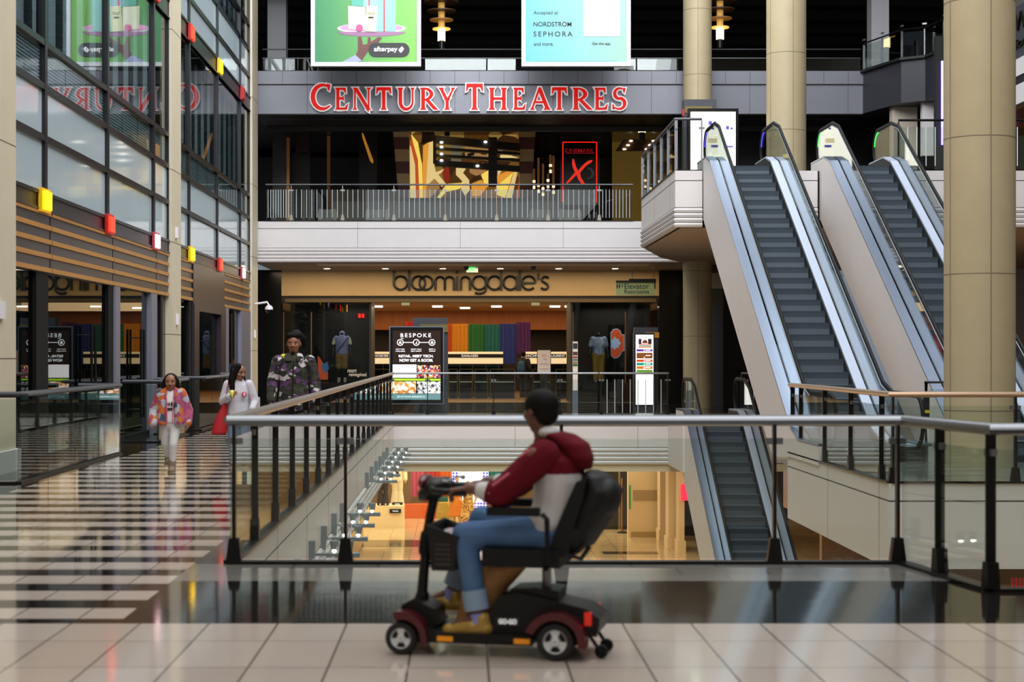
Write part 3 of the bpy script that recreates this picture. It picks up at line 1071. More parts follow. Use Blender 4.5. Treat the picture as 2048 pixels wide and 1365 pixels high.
# ------------------------------------------------------------------ cinema sign letters
def offset(poly, t):
    n = len(poly)
    A = sum(poly[i][0] * poly[(i + 1) % n][1] - poly[(i + 1) % n][0] * poly[i][1] for i in range(n))
    if A < 0: poly = poly[::-1]
    out = []
    for i in range(n):
        p0, p1, p2 = Vector(poly[i - 1]), Vector(poly[i]), Vector(poly[(i + 1) % n])
        d1, d2 = (p1 - p0).normalized(), (p2 - p1).normalized()
        n1, n2 = Vector((d1.y, -d1.x)), Vector((d2.y, -d2.x))
        b = n1 + n2
        out.append(p1 + b * (t / max(.45, 1 + n1.dot(n2))))
    return [(v.x, v.y) for v in out]
def arc_poly(cx, cy, rx, ry, a0, a1, w0, wm, n=14, w1=None):
    o, i_ = [], []
    w1 = w0 if w1 is None else w1
    for i in range(n + 1):
        f = i / n
        a = math.radians(a0 + (a1 - a0) * f)
        wd = (w0 * (1 - f) + w1 * f) + (wm - (w0 + w1) / 2) * math.sin(PI * f)
        o.append((cx + (rx) * math.cos(a), cy + (ry) * math.sin(a)))
        i_.append((cx + (rx - wd) * math.cos(a), cy + (ry - wd * .8) * math.sin(a)))
    return o + i_[::-1]
def stem(x, w=.1, h=1, f=.08, b=0):
    return [(x - w - f, b), (x + w + f, b), (x + w, b + .1), (x + w, h - .1), (x + w + f, h), (x - w - f, h), (x - w, h - .1), (x - w, b + .1)]
GL = {
 'C': ([arc_poly(.62, .5, .60, .53, 48, 318, .07, .24), [(.92, .78), (1.0, .74), (1.06, .98), (.86, 1.02)], ], 1.12),
 'E': ([stem(.2), [(.2, 0), (.66, 0), (.80, .0), (.88, .27), (.8, .24), (.66, .1), (.2, .1)], [(.2, .46), (.5, .46), (.6, .37), (.6, .67), (.5, .57), (.2, .57)], [(.2, .9), (.56, .9), (.68, .77), (.74, .77), (.72, 1), (.2, 1)]], .98),
 'N': ([stem(.15, .045), [(.02, 1), (.28, 1), (.95, .12), (.95, -.1), (.86, -.06), (.2, .82)], stem(.93, .045, f=.1)], 1.16),
 'T': ([stem(.42, .1), [(-.02, .72), (.05, .74), (.12, .88), (.72, .88), (.79, .74), (.86, .72), (.84, 1.02), (0, 1.02)]], .92),
 'U': ([[(.0, 1), (.36, 1), (.28, .9), (.28, .34), (.08, .34), (.08, .9)], arc_poly(.5, .36, .42, .40, 180, 360, .2, .17, w1=.09), [(.83, .34), (.92, .34), (.92, .9), (1.0, 1), (.75, 1), (.83, .9)]], 1.1),
 'R': ([stem(.2), arc_poly(.3, .71, .46, .29, 90, -90, .08, .2), [(.2, .92), (.32, .92), (.32, 1), (.2, 1)], [(.2, .42), (.34, .42), (.34, .5), (.2, .5)], [(.3, .46), (.52, .46), (.96, .06), (1.04, 0), (.78, 0)]], 1.06),
 'Y': ([stem(.5, .1, .5, f=.09), [(-.05, 1), (.3, 1), (.25, .92), (.54, .5), (.6, .45), (.4, .4), (.06, .9)], [(.46, .45), (.6, .42), (.9, .9), (1.02, 1), (.74, 1), (.78, .9)]], 1.06),
 'H': ([stem(.2), stem(.86), [(.2, .45), (.86, .45), (.86, .56), (.2, .56)]], 1.14),
 'A': ([[(-.06, 0), (.22, 0), (.15, .1), (.48, .86), (.52, 1.0), (.42, 1.0), (.04, .1)], [(.42, 1.02), (.56, 1.02), (1.0, .1), (1.1, 0), (.7, 0), (.78, .1), (.42, .86)], [(.24, .3), (.74, .3), (.7, .39), (.28, .39)]], 1.1),
 'S': ([arc_poly(.4, .73, .33, .29, 40, 270, .05, .16, w1=.15), arc_poly(.4, .29, .36, .30, 90, -140, .16, .17, w1=.06), [(.58, .82), (.66, .76), (.72, .98), (.58, .98)], [(.04, .02), (.16, .02), (.12, .22), (.04, .26)]], .84),
}
BY = 49.56
def bz(y): return EYE + (708 - y) / (F / BY)
def bxx(x): return (x - 925) / (F / BY)
t = thing('cinema_sign', 'large red serif cinema letters with white edges on the grey beam', 'sign', (0, BY, bz(222)))
red = pm('sign_red', '#b01208', .5, emit=.36, ecol='#ff1406', spec=.2)
sw = pm('sign_white_edge', '#f0eef0', .4, emit=.15)
spots = [('C', 620, 664), ('E', 669, 699), ('N', 704, 745), ('T', 751, 785), ('U', 793, 832), ('R', 838, 879), ('Y', 875, 913),
         ('T', 930, 968), ('H', 975, 1016), ('E', 1024, 1053), ('A', 1057, 1103), ('T', 1101, 1135), ('R', 1142, 1187), ('E', 1186, 1217), ('S', 1222, 1254)]
for i, (ch, x0, x1) in enumerate(spots):
    big = i in (0, 7)
    zb, zt = bz(221), bz(170 if big else 177)
    polys, adv = GL[ch]
    xs = [p[0] for q in polys for p in q]
    ys = [p[1] for q in polys for p in q]
    X0, X1 = bxx(x0 + 2), bxx(x1 - 2)
    sx = (X1 - X0) / (max(xs) - min(xs)); sz = zt - zb
    mk = lambda q: [(X0 + (p[0] - min(xs)) * sx, zb + p[1] * sz) for p in q]
    m = MB()
    for j, q in enumerate(polys): m.prism_y(offset(mk(q), .032), BY - .14 - .0006 * j, BY - .01)
    le = m.build('letter', sw, t)
    m = MB()
    for j, q in enumerate(polys): m.prism_y(mk(q), BY - .16 - .0006 * j, BY - .12)
    m.build('letter_face', red, le)

# ------------------------------------------------------------------ hanging advertisements
gy = 47.0
def banner(label, x0, x1, ztop=13.4):
    a, b = at(x0, 133, gy), at(x1, 133, gy)
    t = thing('hanging_advertisement', label, 'advertisement', ((a.x + b.x) / 2, gy, a.z), 0)
    m = MB()
    fw = .11
    m.box(a.x, a.x + fw, gy - .06, gy + .12, a.z, ztop); m.box(b.x - fw, b.x, gy - .06, gy + .12, a.z, ztop)
    m.box(a.x + fw, b.x - fw, gy - .06, gy + .12, a.z, a.z + fw); m.box(a.x + fw, b.x - fw, gy - .06, gy + .12, ztop - fw, ztop)
    m.build('frame', pm('banner_frame', '#b4b5ba', .4, .2), t, bevel=.02)
    m = MB()
    for x in (a.x + .4, b.x - .4): m.tube([(x, gy, ztop), (x, gy, 16.6)], .012, 6)
    m.build('suspension_cable', steel, t)
    return t, a.x + fw, b.x - fw, a.z + fw, ztop - fw
def grad(name, c1, c2, axis=0, lo=0, hi=1, emit=.04):
    m = pm(name, c1, .45)
    nt, N, L, b = nodes(m)
    tc = N.new('ShaderNodeTexCoord'); sp = N.new('ShaderNodeSeparateXYZ'); cr = N.new('ShaderNodeValToRGB')
    cr.color_ramp.elements[0].color = lin(c1); cr.color_ramp.elements[1].color = lin(c2)
    L.new(tc.outputs['Generated'], sp.inputs[0]); L.new(sp.outputs[axis], cr.inputs[0]); L.new(cr.outputs[0], b.inputs['Base Color'])
    if emit:
        L.new(cr.outputs[0], b.inputs['Emission Color']); b.inputs['Emission Strength'].default_value = emit
    return m
t, x0, x1, z0, z1 = banner('hanging green advertisement with gift boxes on a silver tray', 622, 842)
bx('poster', grad('poster_green', '#23774a', '#6cab42'), t, x0, x1, gy - .02, gy, z0, z1)
def Q(x, y, D=None): return at(x, y, D or gy - .03)
def flat(name, mat, parent, pts, D, th=.004, i=0):
    """flat printed shape: pixel outline on a poster plane at depth D"""
    m = MB(); q = [at(x, y, D) for x, y in pts]
    m.prism_y([(v.x, v.z) for v in q], D - th * (1 + i), D)
    return m.build(name, mat, parent)
def circ(cx, cy, rx, ry, n=28, a0=0, a1=360): return [(cx + rx * math.cos(math.radians(a0 + (a1 - a0) * i / n)), cy + ry * math.sin(math.radians(a0 + (a1 - a0) * i / n))) for i in range(n if a1 - a0 == 360 else n + 1)]
d = gy - .022
flat('printed_tray', pm('print_silver', '#b9a8bb', .4), t, circ(743, 57, 69, 11) , d)
flat('printed_tray_rim', pm('print_plum', '#8a5a80', .4), t, circ(743, 64, 68, 9, 14, 0, 180), d, i=1)
flat('printed_tray_inside', pm('print_pink', '#d77fb0', .4), t, circ(743, 55, 62, 7), d, i=2)
flat('printed_box', pm('print_cream', '#cfd0b0', .4), t, [(696, 12), (731, 14), (731, 60), (697, 58)], d, i=3)
flat('printed_box', pm('print_mint', '#7cbab2', .4), t, [(752, -30), (792, -30), (791, 63), (752, 63)], d, i=3)
flat('printed_box', pm('print_teal', '#3f9a86', .4), t, [(702, -10), (729, -8), (729, 13), (703, 12)], d, i=4)
flat('printed_box_lid', pm('print_sky', '#86b2be', .4), t, [(727, -30), (752, -30), (752, 12), (727, 14)], d, i=5)
flat('printed_ribbon', pm('print_red', '#c8283a', .4), t, [(767, -30), (770, -30), (770, 63), (767, 63)], d, i=5)
flat('printed_ribbon', M['print_red'], t, [(737, -30), (740, -30), (740, 12), (737, 12)], d, i=6)
flat('printed_phone', pm('print_phone', '#d0d2a4', .4), t, [(733, 12), (755, 13), (752, 64), (730, 63)], d, i=7)
flat('printed_ornament', pm('print_magenta', '#c03a78', .4), t, circ(719, 56, 7, 7, 18), d, i=8)
flat('printed_hand', pm('print_skin', '#5d2f2a', .5), t, [(716, 74), (723, 74), (726, 90), (735, 88), (736, 75), (741, 75), (742, 84), (757, 74), (764, 76), (752, 92), (738, 100), (723, 122), (711, 112), (716, 100)], d, i=2)
flat('printed_sleeve', pm('print_sleeve', '#9498c0', .5), t, [(683, 125), (711, 110), (724, 122), (712, 125)], d, i=3)
flat('printed_badge', pm('print_black', '#17161a', .5), t, circ(751, 100, 14, 14, 14, 90, 270) + circ(805, 100, 14, 14, 14, -90, 90), d, i=4)
pw = pm('print_white', '#f5f5f5', .5, emit=.5)
pk = pm('print_ink', '#141a1c', .6)
a, b = at(748, 105, d), at(795, 95, d)
txt('afterpay', a.x, b.x, at(0, 106, d).z, .17, d - .03, pw, t, bold=.012)
for q in ([(797, 100), (803, 94), (805, 96), (800, 101), (803, 104), (801, 106)], [(808, 98), (803, 105), (800, 103), (805, 98), (802, 95), (804, 93)]): flat('printed_logo', pw, t, q, d, i=6)
for i, y in enumerate((27, 30)): a, b = at(735, y, d), at(750, y, d); txt('Shop for the' if i == 0 else 'whole gift list', a.x, b.x, a.z, .032, d - .04, pk, t)
flat('printed_button', pk, t, [(737, 34), (747, 34), (747, 37), (737, 37)], d, i=9)
t, x0, x1, z0, z1 = banner('hanging turquoise advertisement listing where payment is accepted', 1043, 1261)
bx('poster', grad('poster_turquoise', '#52a2b0', '#86ae9c'), t, x0, x1, gy - .02, gy, z0, z1)
for s, xa, xb, yb, h, bo in (('Accepted at', 1067, 1116, 31, .125, 0), ('NORDSTROM', 1067, 1143, 53, .125, .012), ('SEPHORA', 1067, 1145, 73, .135, .008), ('and more.', 1068, 1107, 91.5, .10, 0), ('Get the app.', 1184, 1222, 91.5, .095, .012)):
    a, b = at(xa, yb, d), at(xb, yb, d)
    txt(s, a.x, b.x, a.z, h, d - .003, pk, t, bold=bo, spacing=1.35 if s == 'SEPHORA' else 1)
for y, xa, xb in ((121, 1070, 1236), (124.5, 1106, 1198)):
    a, b = at(xa, y, d), at(xb, y, d); flat('printed_small_print', pm('print_fade', '#76a9a8', .5), t, [(xa, y), (xb, y), (xb, y + 1), (xa, y + 1)], d)
flat('printed_white_tile', pm('print_lilac', '#c6c4d4', .5), t, circ(1173, 6, 6, 6, 6, 180, 270) + circ(1234, 6, 6, 6, 6, 270, 360) + circ(1234, 67, 6, 6, 6, 0, 90) + circ(1173, 67, 6, 6, 6, 90, 180), d, i=1)

# ------------------------------------------------------------------ ring pendants
def pendant(label, X, D, zb, big=True):
    t = thing('ring_pendant_lamp', label, 'lamp', (X, D, zb), 0)
    m = MB(); m.tube([(X, D, zb + .26), (X, D, zb + .62 if big else zb + .5)], .115, 14); m.build('lamp_shade', ltwarm, t, smooth=True)
    m = MB(); m.tube([(X, D, zb), (X, D, zb + .26)], .09, 12); m.build('bottom_cap', steeld, t, smooth=True)
    if big:
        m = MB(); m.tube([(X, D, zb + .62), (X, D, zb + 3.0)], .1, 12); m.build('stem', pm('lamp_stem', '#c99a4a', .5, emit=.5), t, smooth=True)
        for i in range(6):
            r = .27 + .085 * i; z = zb + .60 + .27 * i
            m = MB(); m.lathe((X, D, 0), [(.115, z), (r, z), (r, z + .035), (.115, z + .035), (.115, z)], 28)
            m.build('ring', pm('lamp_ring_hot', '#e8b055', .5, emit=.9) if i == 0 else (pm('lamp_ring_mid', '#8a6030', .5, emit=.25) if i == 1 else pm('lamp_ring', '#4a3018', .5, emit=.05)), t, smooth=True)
    else:
        m = MB(); m.lathe((X, D, 0), [(.1, zb + .5), (.35, zb + .5), (.35, zb + .54), (.1, zb + .54), (.1, zb + .5)], 24); m.build('ring', ltamber, t, smooth=True)
        m = MB(); m.tube([(X, D, zb + .5), (X, D, zb + .68)], .1, 10); m.build('stem', ltamber, t, smooth=True)
        m = MB(); m.tube([(X, D, zb + .6), (X, D, 9.1)], .008, 6); m.build('rod', steeld, t)
v = at(883, 99, 52.5); pendant('amber ring pendant lamp on the top floor between the two advertisements', v.x, v.y, v.z)
v = at(1440, 96, 52.5); pendant('amber ring pendant lamp on the top floor right of the slim column', v.x, v.y, v.z)
v = at(894, 272, 56); pendant('small amber pendant lamp hanging before the cinema mural', v.x, v.y, v.z, False)
v = at(1284, 282, 52.6); pendant('small amber pendant lamp near the upper escalator landing', v.x, v.y, v.z, False)

# ------------------------------------------------------------------ cinema lobby
m = MB(); m.box(-9, 17, 66, 66.2, L2, L3)
struct(m.build('wall_lobby', darkbr))
m = MB(); m.box(-9, 17, 52.4, 66, 9.3, 9.5)
struct(m.build('ceiling_lobby', pm('lobby_ceiling', '#0d0806', .6)))
MD = 60.0
t = thing('wall_mural', 'glowing amber cubist mural behind the upper railing', 'mural', (at(930, 400, MD).x, MD, at(0, 400, MD).z))
a, b, c = at(818, 396, MD), at(1040, 250, MD), 0
bx('panel', cells('mural_base', ['#9a6a2c', '#6a4418', '#b08a44', '#4a2c14', '#c09850'], 1.1, .5, emit=.4), t, a.x, b.x, MD, MD + .1, a.z, b.z)
mc = [pm('mural_cream', '#ecd08c', .5, emit=.8), pm('mural_amber', '#f0a23a', .5, emit=.75), pm('mural_orange', '#d9602a', .5, emit=.6), pm('mural_red', '#a8301c', .5, emit=.5), pm('mural_brown', '#3a2414', .5, emit=.1), pm('mural_gold', '#f8d860', .5, emit=.9), pm('mural_grey', '#8b8570', .5, emit=.4), pm('mural_tan', '#c9965a', .5, emit=.5)]
shapes = [
 (0, [(818, 290), (826, 296), (832, 330), (833, 396), (818, 396)]), (2, [(824, 277), (834, 300), (838, 340), (840, 396), (832, 396), (830, 330), (820, 285)]),
 (5, [(822, 268), (836, 285), (844, 330), (846, 396), (839, 396), (836, 320), (826, 285)]), (1, [(846, 292), (858, 284), (852, 396), (845, 396)]),
 (0, [(858, 284), (872, 278), (868, 330), (872, 345), (884, 340), (888, 338), (884, 345), (872, 352), (858, 372), (852, 372)]),
 (3, [(884, 345), (896, 328), (900, 350), (898, 366), (888, 362)]), (0, [(862, 350), (872, 344), (892, 368), (884, 374)]), (7, [(854, 372), (868, 358), (880, 376), (860, 396), (852, 396)]),
 (0, [(912, 335), (926, 328), (934, 334), (926, 346), (938, 360), (940, 380), (930, 392), (922, 378), (924, 362), (912, 350)]),
 (7, [(938, 334), (966, 326), (978, 332), (970, 346), (952, 352), (940, 346)]), (3, [(942, 334), (958, 332), (956, 338), (944, 338)]), (7, [(930, 290), (976, 286), (978, 322), (930, 318)]),
 (4, [(934, 308), (950, 304), (948, 311), (936, 313)]), (4, [(960, 305), (974, 306), (972, 310), (962, 309)]),
 (6, [(902, 280), (926, 280), (922, 330), (902, 334)]), (5, [(893, 368), (926, 366), (920, 378), (892, 384), (882, 396), (874, 396)]), (1, [(942, 368), (962, 360), (976, 372), (960, 392), (944, 392)]),
 (5, [(962, 350), (978, 340), (978, 374), (968, 366)]), (0, [(994, 334), (1008, 336), (996, 352)]), (1, [(994, 352), (1030, 336), (1036, 338), (996, 372)]), (5, [(994, 372), (1026, 346), (1010, 396), (994, 390)]), (0, [(1028, 344), (1036, 338), (1024, 396), (1012, 396)]),
 (2, [(1016, 292), (1040, 294), (1040, 303), (1028, 302)]), (6, [(996, 292), (1012, 292), (1004, 304), (996, 302)]), (0, [(1000, 312), (1006, 306), (1036, 316), (1000, 316)]), (2, [(1036, 372), (1040, 352), (1040, 396), (1034, 396)]), (4, [(846, 256), (872, 256), (868, 282), (842, 290)]), (7, [(1002, 256), (1036, 256), (1032, 274), (1008, 270)]),
]
for i, (ci, q) in enumerate(shapes): flat('mural_shape', mc[ci], t, q, MD, .006, i * .35)
# chequered pilasters
for lab, q in (('chequered tan and maroon pilaster left of the mural', [(785, 250), (818, 250), (819, 396), (797, 396)]), ('chequered tan and maroon pilaster right of the mural', [(1038, 250), (1072, 250), (1062, 396), (1040, 396)])):
    v = at(q[3][0], 396, 58.5)
    t = thing('chequered_pilaster', lab, 'pilaster', (v.x, 58.5, v.z))
    n = 6
    for i in range(n):
        f0, f1 = i / n, (i + 1) / n
        L_ = lambda f: (q[0][0] + (q[3][0] - q[0][0]) * f, q[0][1] + (q[3][1] - q[0][1]) * f)
        R_ = lambda f: (q[1][0] + (q[2][0] - q[1][0]) * f, q[1][1] + (q[2][1] - q[1][1]) * f)
        pp = [at(*L_(f0), 58.5), at(*R_(f0), 58.5), at(*R_(f1), 58.5), at(*L_(f1), 58.5)]
        mm = MB(); mm.prism_y([(p.x, p.z) for p in pp], 58.5, 59.2); mm.build('maroon_block' if i % 2 else 'tan_block', pm('pil_maroon', '#7a4440', .5) if i % 2 else pm('pil_tan', '#e8c088', .5), t)
# dark trellis with spots before the mural
t = thing('ceiling_trellis', 'dark slatted trellis with small spotlights hanging before the mural', 'trellis', (at(950, 300, 57).x, 57, at(0, 335, 57).z))
for (xa, ya, xb, yb, w_) in ((868, 270, 1040, 287, 15), (872, 294, 1040, 305, 5), (872, 308, 1040, 318, 5), (870, 320, 1040, 332, 11)):
    a, b = at(xa, ya, 57), at(xb, yb, 57); h = w_ / (F / 57)
    m = MB(); m.prism_y([(a.x, a.z - h), (b.x, b.z - h), (b.x, b.z), (a.x, a.z)], 57, 57.3); m.build('slat', pm('trellis_black', '#0d0a0a', .5), t)
for xa, xb in ((866, 872), (977, 994)):
    a, b = at(xa, 274, 57), at(xb, 372, 57); m = MB(); m.box(a.x, b.x, 57.05, 57.3, b.z if xa > 900 else at(0, 326, 57).z, a.z); m.build('upright', pm('trellis_brown', '#241510', .5), t)
def downlight(label, x, y, D, r=.07, group='recessed spots', mat=None):
    v = at(x, y, D); m = MB(); m.lathe(v, [(r, 0), (r, .02), (r * .5, .03)], 14)
    return tag(m.build('downlight', mat or ltwhite, smooth=True), label, 'light')
for i, (x, y) in enumerate(((883, 285), (883, 294), (883, 308), (883, 321), (971, 284), (955, 332))):
    v = at(x, y, 56.9); m = MB(); m.ell((v.x, v.y, v.z), .055, .05, .035, 10, 6); m.build('spot', ltwhite, t)
# cinema light box
XD = 58.0
v = at(1160, 402, XD)
t = thing('cinema_light_box', 'tall black cinema light box with red edge lights and a brush stroke X', 'sign', (v.x, XD, v.z))
a, b = at(1120, 410, XD), at(1199, 279, XD); bx('case', blackg, t, a.x, b.x, XD, XD + .3, a.z, b.z)
rl = pm('red_neon', '#ff2014', .5, emit=1.6)
for q in ([(1125, 284), (1126.5, 284), (1126.5, 405), (1125, 405)], [(1192.5, 285), (1194, 285), (1194, 405), (1192.5, 405)], [(1127, 284), (1193, 284), (1193, 285.3), (1127, 285.3)]): flat('edge_light', rl, t, q, XD, .02)
xr = pm('xd_red', '#f03222', .4, emit=.8)
flat('letter_x', xr, t, [(1145, 318), (1147.5, 318), (1152, 334), (1156, 342), (1166, 330), (1176, 322), (1185, 320), (1184, 324), (1172, 332), (1160, 346), (1162, 356), (1170, 368), (1163, 368), (1156, 358), (1153, 350), (1140, 363), (1134, 368), (1132, 366), (1150, 345), (1146, 336), (1144, 328)], XD, .03)
flat('letter_d', pm('xd_grey', '#77777c', .3, emit=.03), t, circ(1176, 347, 13, 12, 24, -100, 100) + circ(1176, 347, 7, 8, 24, 100, -100), XD, .02)
a, b = at(1130, 305, XD), at(1187, 305, XD); txt('CINEMARK', a.x, b.x, a.z, .12, XD - .02, pm('xd_dim_red', '#c01420', .4, emit=.35), t, bold=.01)
flat('underline', M['xd_dim_red'], t, [(1131, 306), (1189, 306), (1188, 307.2), (1134, 307.2)], XD, .02)
a, b = at(1132, 388, XD), at(1188, 388, XD); txt('Extreme', a.x, b.x, a.z, .15, XD - .02, M['xd_grey'], t, bold=.01)
# hanging wooden rods
for i, (x, ya, yb) in enumerate(((1068, 338, 378), (1077, 316, 386), (1086, 328, 392), (1096, 348, 376), (1101, 310, 346), (1107, 312, 388))):
    a, b = at(x, ya, 57), at(x, yb, 57)
    t = thing('hanging_rod_lamp', ['slender rod lamp, leftmost of the cluster beside the cinema light box', 'long slender rod lamp, second from the left of the cluster', 'slender rod lamp in the middle of the cluster, reaching lowest', 'short slender rod lamp, fourth from the left of the cluster', 'slender rod lamp hanging highest in the cluster', 'longest slender rod lamp, rightmost and nearest the cinema light box'][i], 'lamp', (b.x, 57, b.z), 0, 'rod lamps in the lobby')
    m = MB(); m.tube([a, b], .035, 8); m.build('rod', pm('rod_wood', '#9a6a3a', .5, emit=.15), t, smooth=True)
    m = MB(); m.tube([b + Vector((0, 0, .1)), b], .04, 8); m.tube([b + Vector((0, 0, .28)), b + Vector((0, 0, .2))], .045, 8); m.build('lit_tip', pm('rod_tip', '#ffe0b0', .5, emit=1.5), t, smooth=True)
    m = MB(); m.tube([a, (a.x, a.y, 9.3)], .005, 5); m.build('wire', black, t)
# beige side room
a, b = at(1225, 392, 62), at(1300, 274, 62)
m = MB(); m.box(a.x, b.x + 2, 62, 62.2, L2, b.z)
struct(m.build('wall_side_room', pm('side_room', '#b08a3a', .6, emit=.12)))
t = thing('slatted_ceiling_panel', 'brown slatted ceiling raft with six recessed lights over the side room', 'ceiling panel', (at(1270, 300, 60).x, 60, at(0, 300, 60).z))
q = [at(1247, 279, 60), at(1320, 279, 60), at(1320, 302, 60), at(1231, 302, 60)]
m = MB(); m.prism_y([(p.x, p.z) for p in q], 60, 60.1); m.build('slatted_board', pm('raft_brown', '#5a3a20', .6), t)
for x, y in ((1262, 282), (1307, 282), (1256, 290.5), (1300, 290.5), (1249, 298.5), (1293, 298.5)):
    v = at(x, y, 59.98); m = MB(); m.ell(v, .06, .03, .022, 10, 6); m.build('recessed_light', ltwhite, t)
for lab, x, y in (('small recessed light above the left part of the mural', 860, 250), ('small recessed light above the middle of the mural', 954, 249.5), ('tiny lobby light left of the slanted gold strip', 681, 277), ('lower tiny lobby light beside the slanted gold strip', 712, 287), ('third tiny lobby light beside the slanted gold strip', 719, 297)):
    downlight(lab, x, y, F * 7.77 / (708 - y))
# left part of the lobby
for nm, mt, lab, cat, q, D in (('marble_wall_slab', noisy('marble', '#3b332a', '#1b1612', 3, .3), 'dark mottled marble slab at the left of the lobby', 'slab', [(545, 250), (575, 250), (575, 392), (545, 392)], 56),
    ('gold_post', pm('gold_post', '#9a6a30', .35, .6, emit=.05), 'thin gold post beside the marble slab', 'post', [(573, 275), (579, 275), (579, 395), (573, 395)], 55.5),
    ('brown_wall_panel', pm('brown_panel', '#3a1c10', .5), 'reddish brown wall panel in the dark left lobby', 'panel', [(592, 250), (618, 250), (618, 305), (592, 305)], 57),
    ('dark_stone_panel', M['marble'], 'dark stone panel low in the left lobby', 'panel', [(584, 305), (620, 305), (620, 395), (584, 395)], 57.5),
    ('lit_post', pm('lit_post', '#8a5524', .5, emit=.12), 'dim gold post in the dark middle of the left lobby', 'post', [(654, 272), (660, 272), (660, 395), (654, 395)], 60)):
    v = [at(x, y, D) for x, y in q]; zb = L2 if nm not in ('slanted_gold_strip', 'brown_wall_panel') else None
    m = MB(); m.prism_y([(p.x, (zb if (zb and p.z < 7.2) else p.z)) for p in v], D, D + .16); tag(m.build(nm, mt), lab, cat)
v = [at(x, y, 58.6) for x, y in [(724, 266), (727, 268), (747, 322), (746, 328), (740, 322), (725, 276)]]
t = thing('wall_fin', 'dark wall fin with a slanted glowing gold strip, left of the mural', 'wall fin', (v[2].x, 58.6, L2))
m = MB(); m.box(v[0].x - .1, v[2].x + .1, 58.6, 58.9, L2, 9.29); m.build('fin', darkbr, t)
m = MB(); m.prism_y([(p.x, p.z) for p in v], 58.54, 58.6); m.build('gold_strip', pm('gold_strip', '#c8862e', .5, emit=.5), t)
m = MB(); m.box(-4.3, 3.3, 57.5, 58.3, L2, 6.55)
tag(m.build('concession_counter', pm('counter_taupe', '#3a342f', .4), bevel=.02), 'long dark counter behind the upper railing below the mural', 'counter')
for i, (x, w_) in enumerate(((655, 30), (755, 40), (1080, 34), (1140, 38))):
    v = at(x, 410, 55); r = w_ / (F / 55) / 2
    t = thing('lounge_chair', ['pale tub chair behind the upper railing, far left in the lobby', 'pale tub chair behind the upper railing below the left pilaster', 'pale tub chair behind the upper railing below the rod lamps', 'pale tub chair behind the upper railing below the cinema light box'][i], 'chair', (v.x, 55, L2), 0, 'tub chairs in the lobby')
    m = MB(); m.lathe((v.x, 55, 0), [(r * .9, L2 + .12), (r, L2 + .3), (r, L2 + .45), (r * .2, L2 + .46)], 20); m.build('seat', pm('tub_grey', '#8d8c86', .7), t, smooth=True)
    m = MB()
    m.tube([(v.x + r * math.cos(a), 55 + r * math.sin(a), L2 + .6) for a in [PI * 1.12 * i_ / 12 - .2 for i_ in range(13)]], .22, 10, rx=.07); m.build('backrest', M['tub_grey'], t, smooth=True)
    m = MB(); m.tube([(v.x, 55, L2), (v.x, 55, L2 + .15)], .06, 10); m.build('pedestal', steeld, t)
# lit store directory beside the escalator head
DD = 42.5
t = thing('lit_directory', 'large white lit store directory beside the head of the left upper escalator', 'directory', (at(1428, 335, DD).x, DD, L2))
a, b = at(1376, 336, DD), at(1477, 217, DD); bx('case', blackg, t, a.x, b.x, DD, DD + .25, L2, b.z)
a, b = at(1381, 336, DD), at(1471, 224, DD); bx('lit_panel', pm('directory_white', '#fff9e6', .4, emit=1.1), t, a.x, b.x, DD - .02, DD, L2 + .3, b.z)
pb = pm('print_blue', '#4a48a8', .5, emit=.3)
for q in ([(1417, 242), (1424, 242), (1424, 250), (1417, 250)], [(1423, 255), (1428, 255), (1428, 259), (1423, 259)], [(1452, 252), (1458, 252), (1458, 259), (1452, 259)], [(1461, 255), (1466, 255), (1466, 259), (1461, 259)], [(1422, 290), (1436, 290), (1436, 295), (1422, 295)], [(1453, 292), (1466, 292), (1466, 295), (1453, 295)]): flat('map_block', pb, t, q, DD - .02)
flat('map_block', pm('map_sand', '#ead9a8', .5, emit=.5), t, [(1416, 277), (1434, 277), (1434, 286), (1416, 286)], DD - .02)
a, b = at(1402, 229, DD), at(1452, 229, DD); txt('DIRECTORY OF STORES', a.x, b.x, a.z, .05, DD - .03, pm('print_grey', '#a5a08c', .5, emit=.3), t)
a, b = at(1367, 400, DD + .6), at(1432, 200, DD + .6)
t2 = thing('sign_pylon', 'dark grey pylon standing behind the lit store directory', 'pylon', ((a.x + b.x) / 2, DD + .5, L2))
bx('slab', greyd, t2, a.x, b.x, DD + .5, DD + .9, L2, b.z)
c = at(1370, 226, DD + .48); e = at(1424, 213, DD + .48); bx('olive_plate', pm('olive', '#6a5a1c', .5), t2, c.x, e.x, DD + .46, DD + .5, c.z, e.z)
bx('red_edge', pm('red_edge', '#b02018', .5), t2, a.x - .03, a.x, DD + .5, DD + .7, at(0, 226, DD).z, at(0, 212, DD).z)
t = thing('tubular_barrier', 'black tubular barrier at the escalator foot, left of the massive column', 'barrier', (6.7, 25.0, 0))
m = MB(); m.tube([(6.66, 25.0, 0), (6.66, 25.0, 1.1), (7.4, 25.0, 1.1), (7.4, 25.0, 0)], .03, 8); m.build('frame', black, t, smooth=True)
m = MB(); m.box(6.7, 7.36, 24.99, 25.01, .1, 1.0); m.build('glass_panel', green, t)
m = MB(); m.box(6.62, 6.70, 24.96, 25.04, .5, .9); m.mi = 1; m.box(6.615, 6.705, 24.955, 25.045, .66, .7); m.build('button_box', [black, pm('button_yellow', '#d8c020', .5)], t)
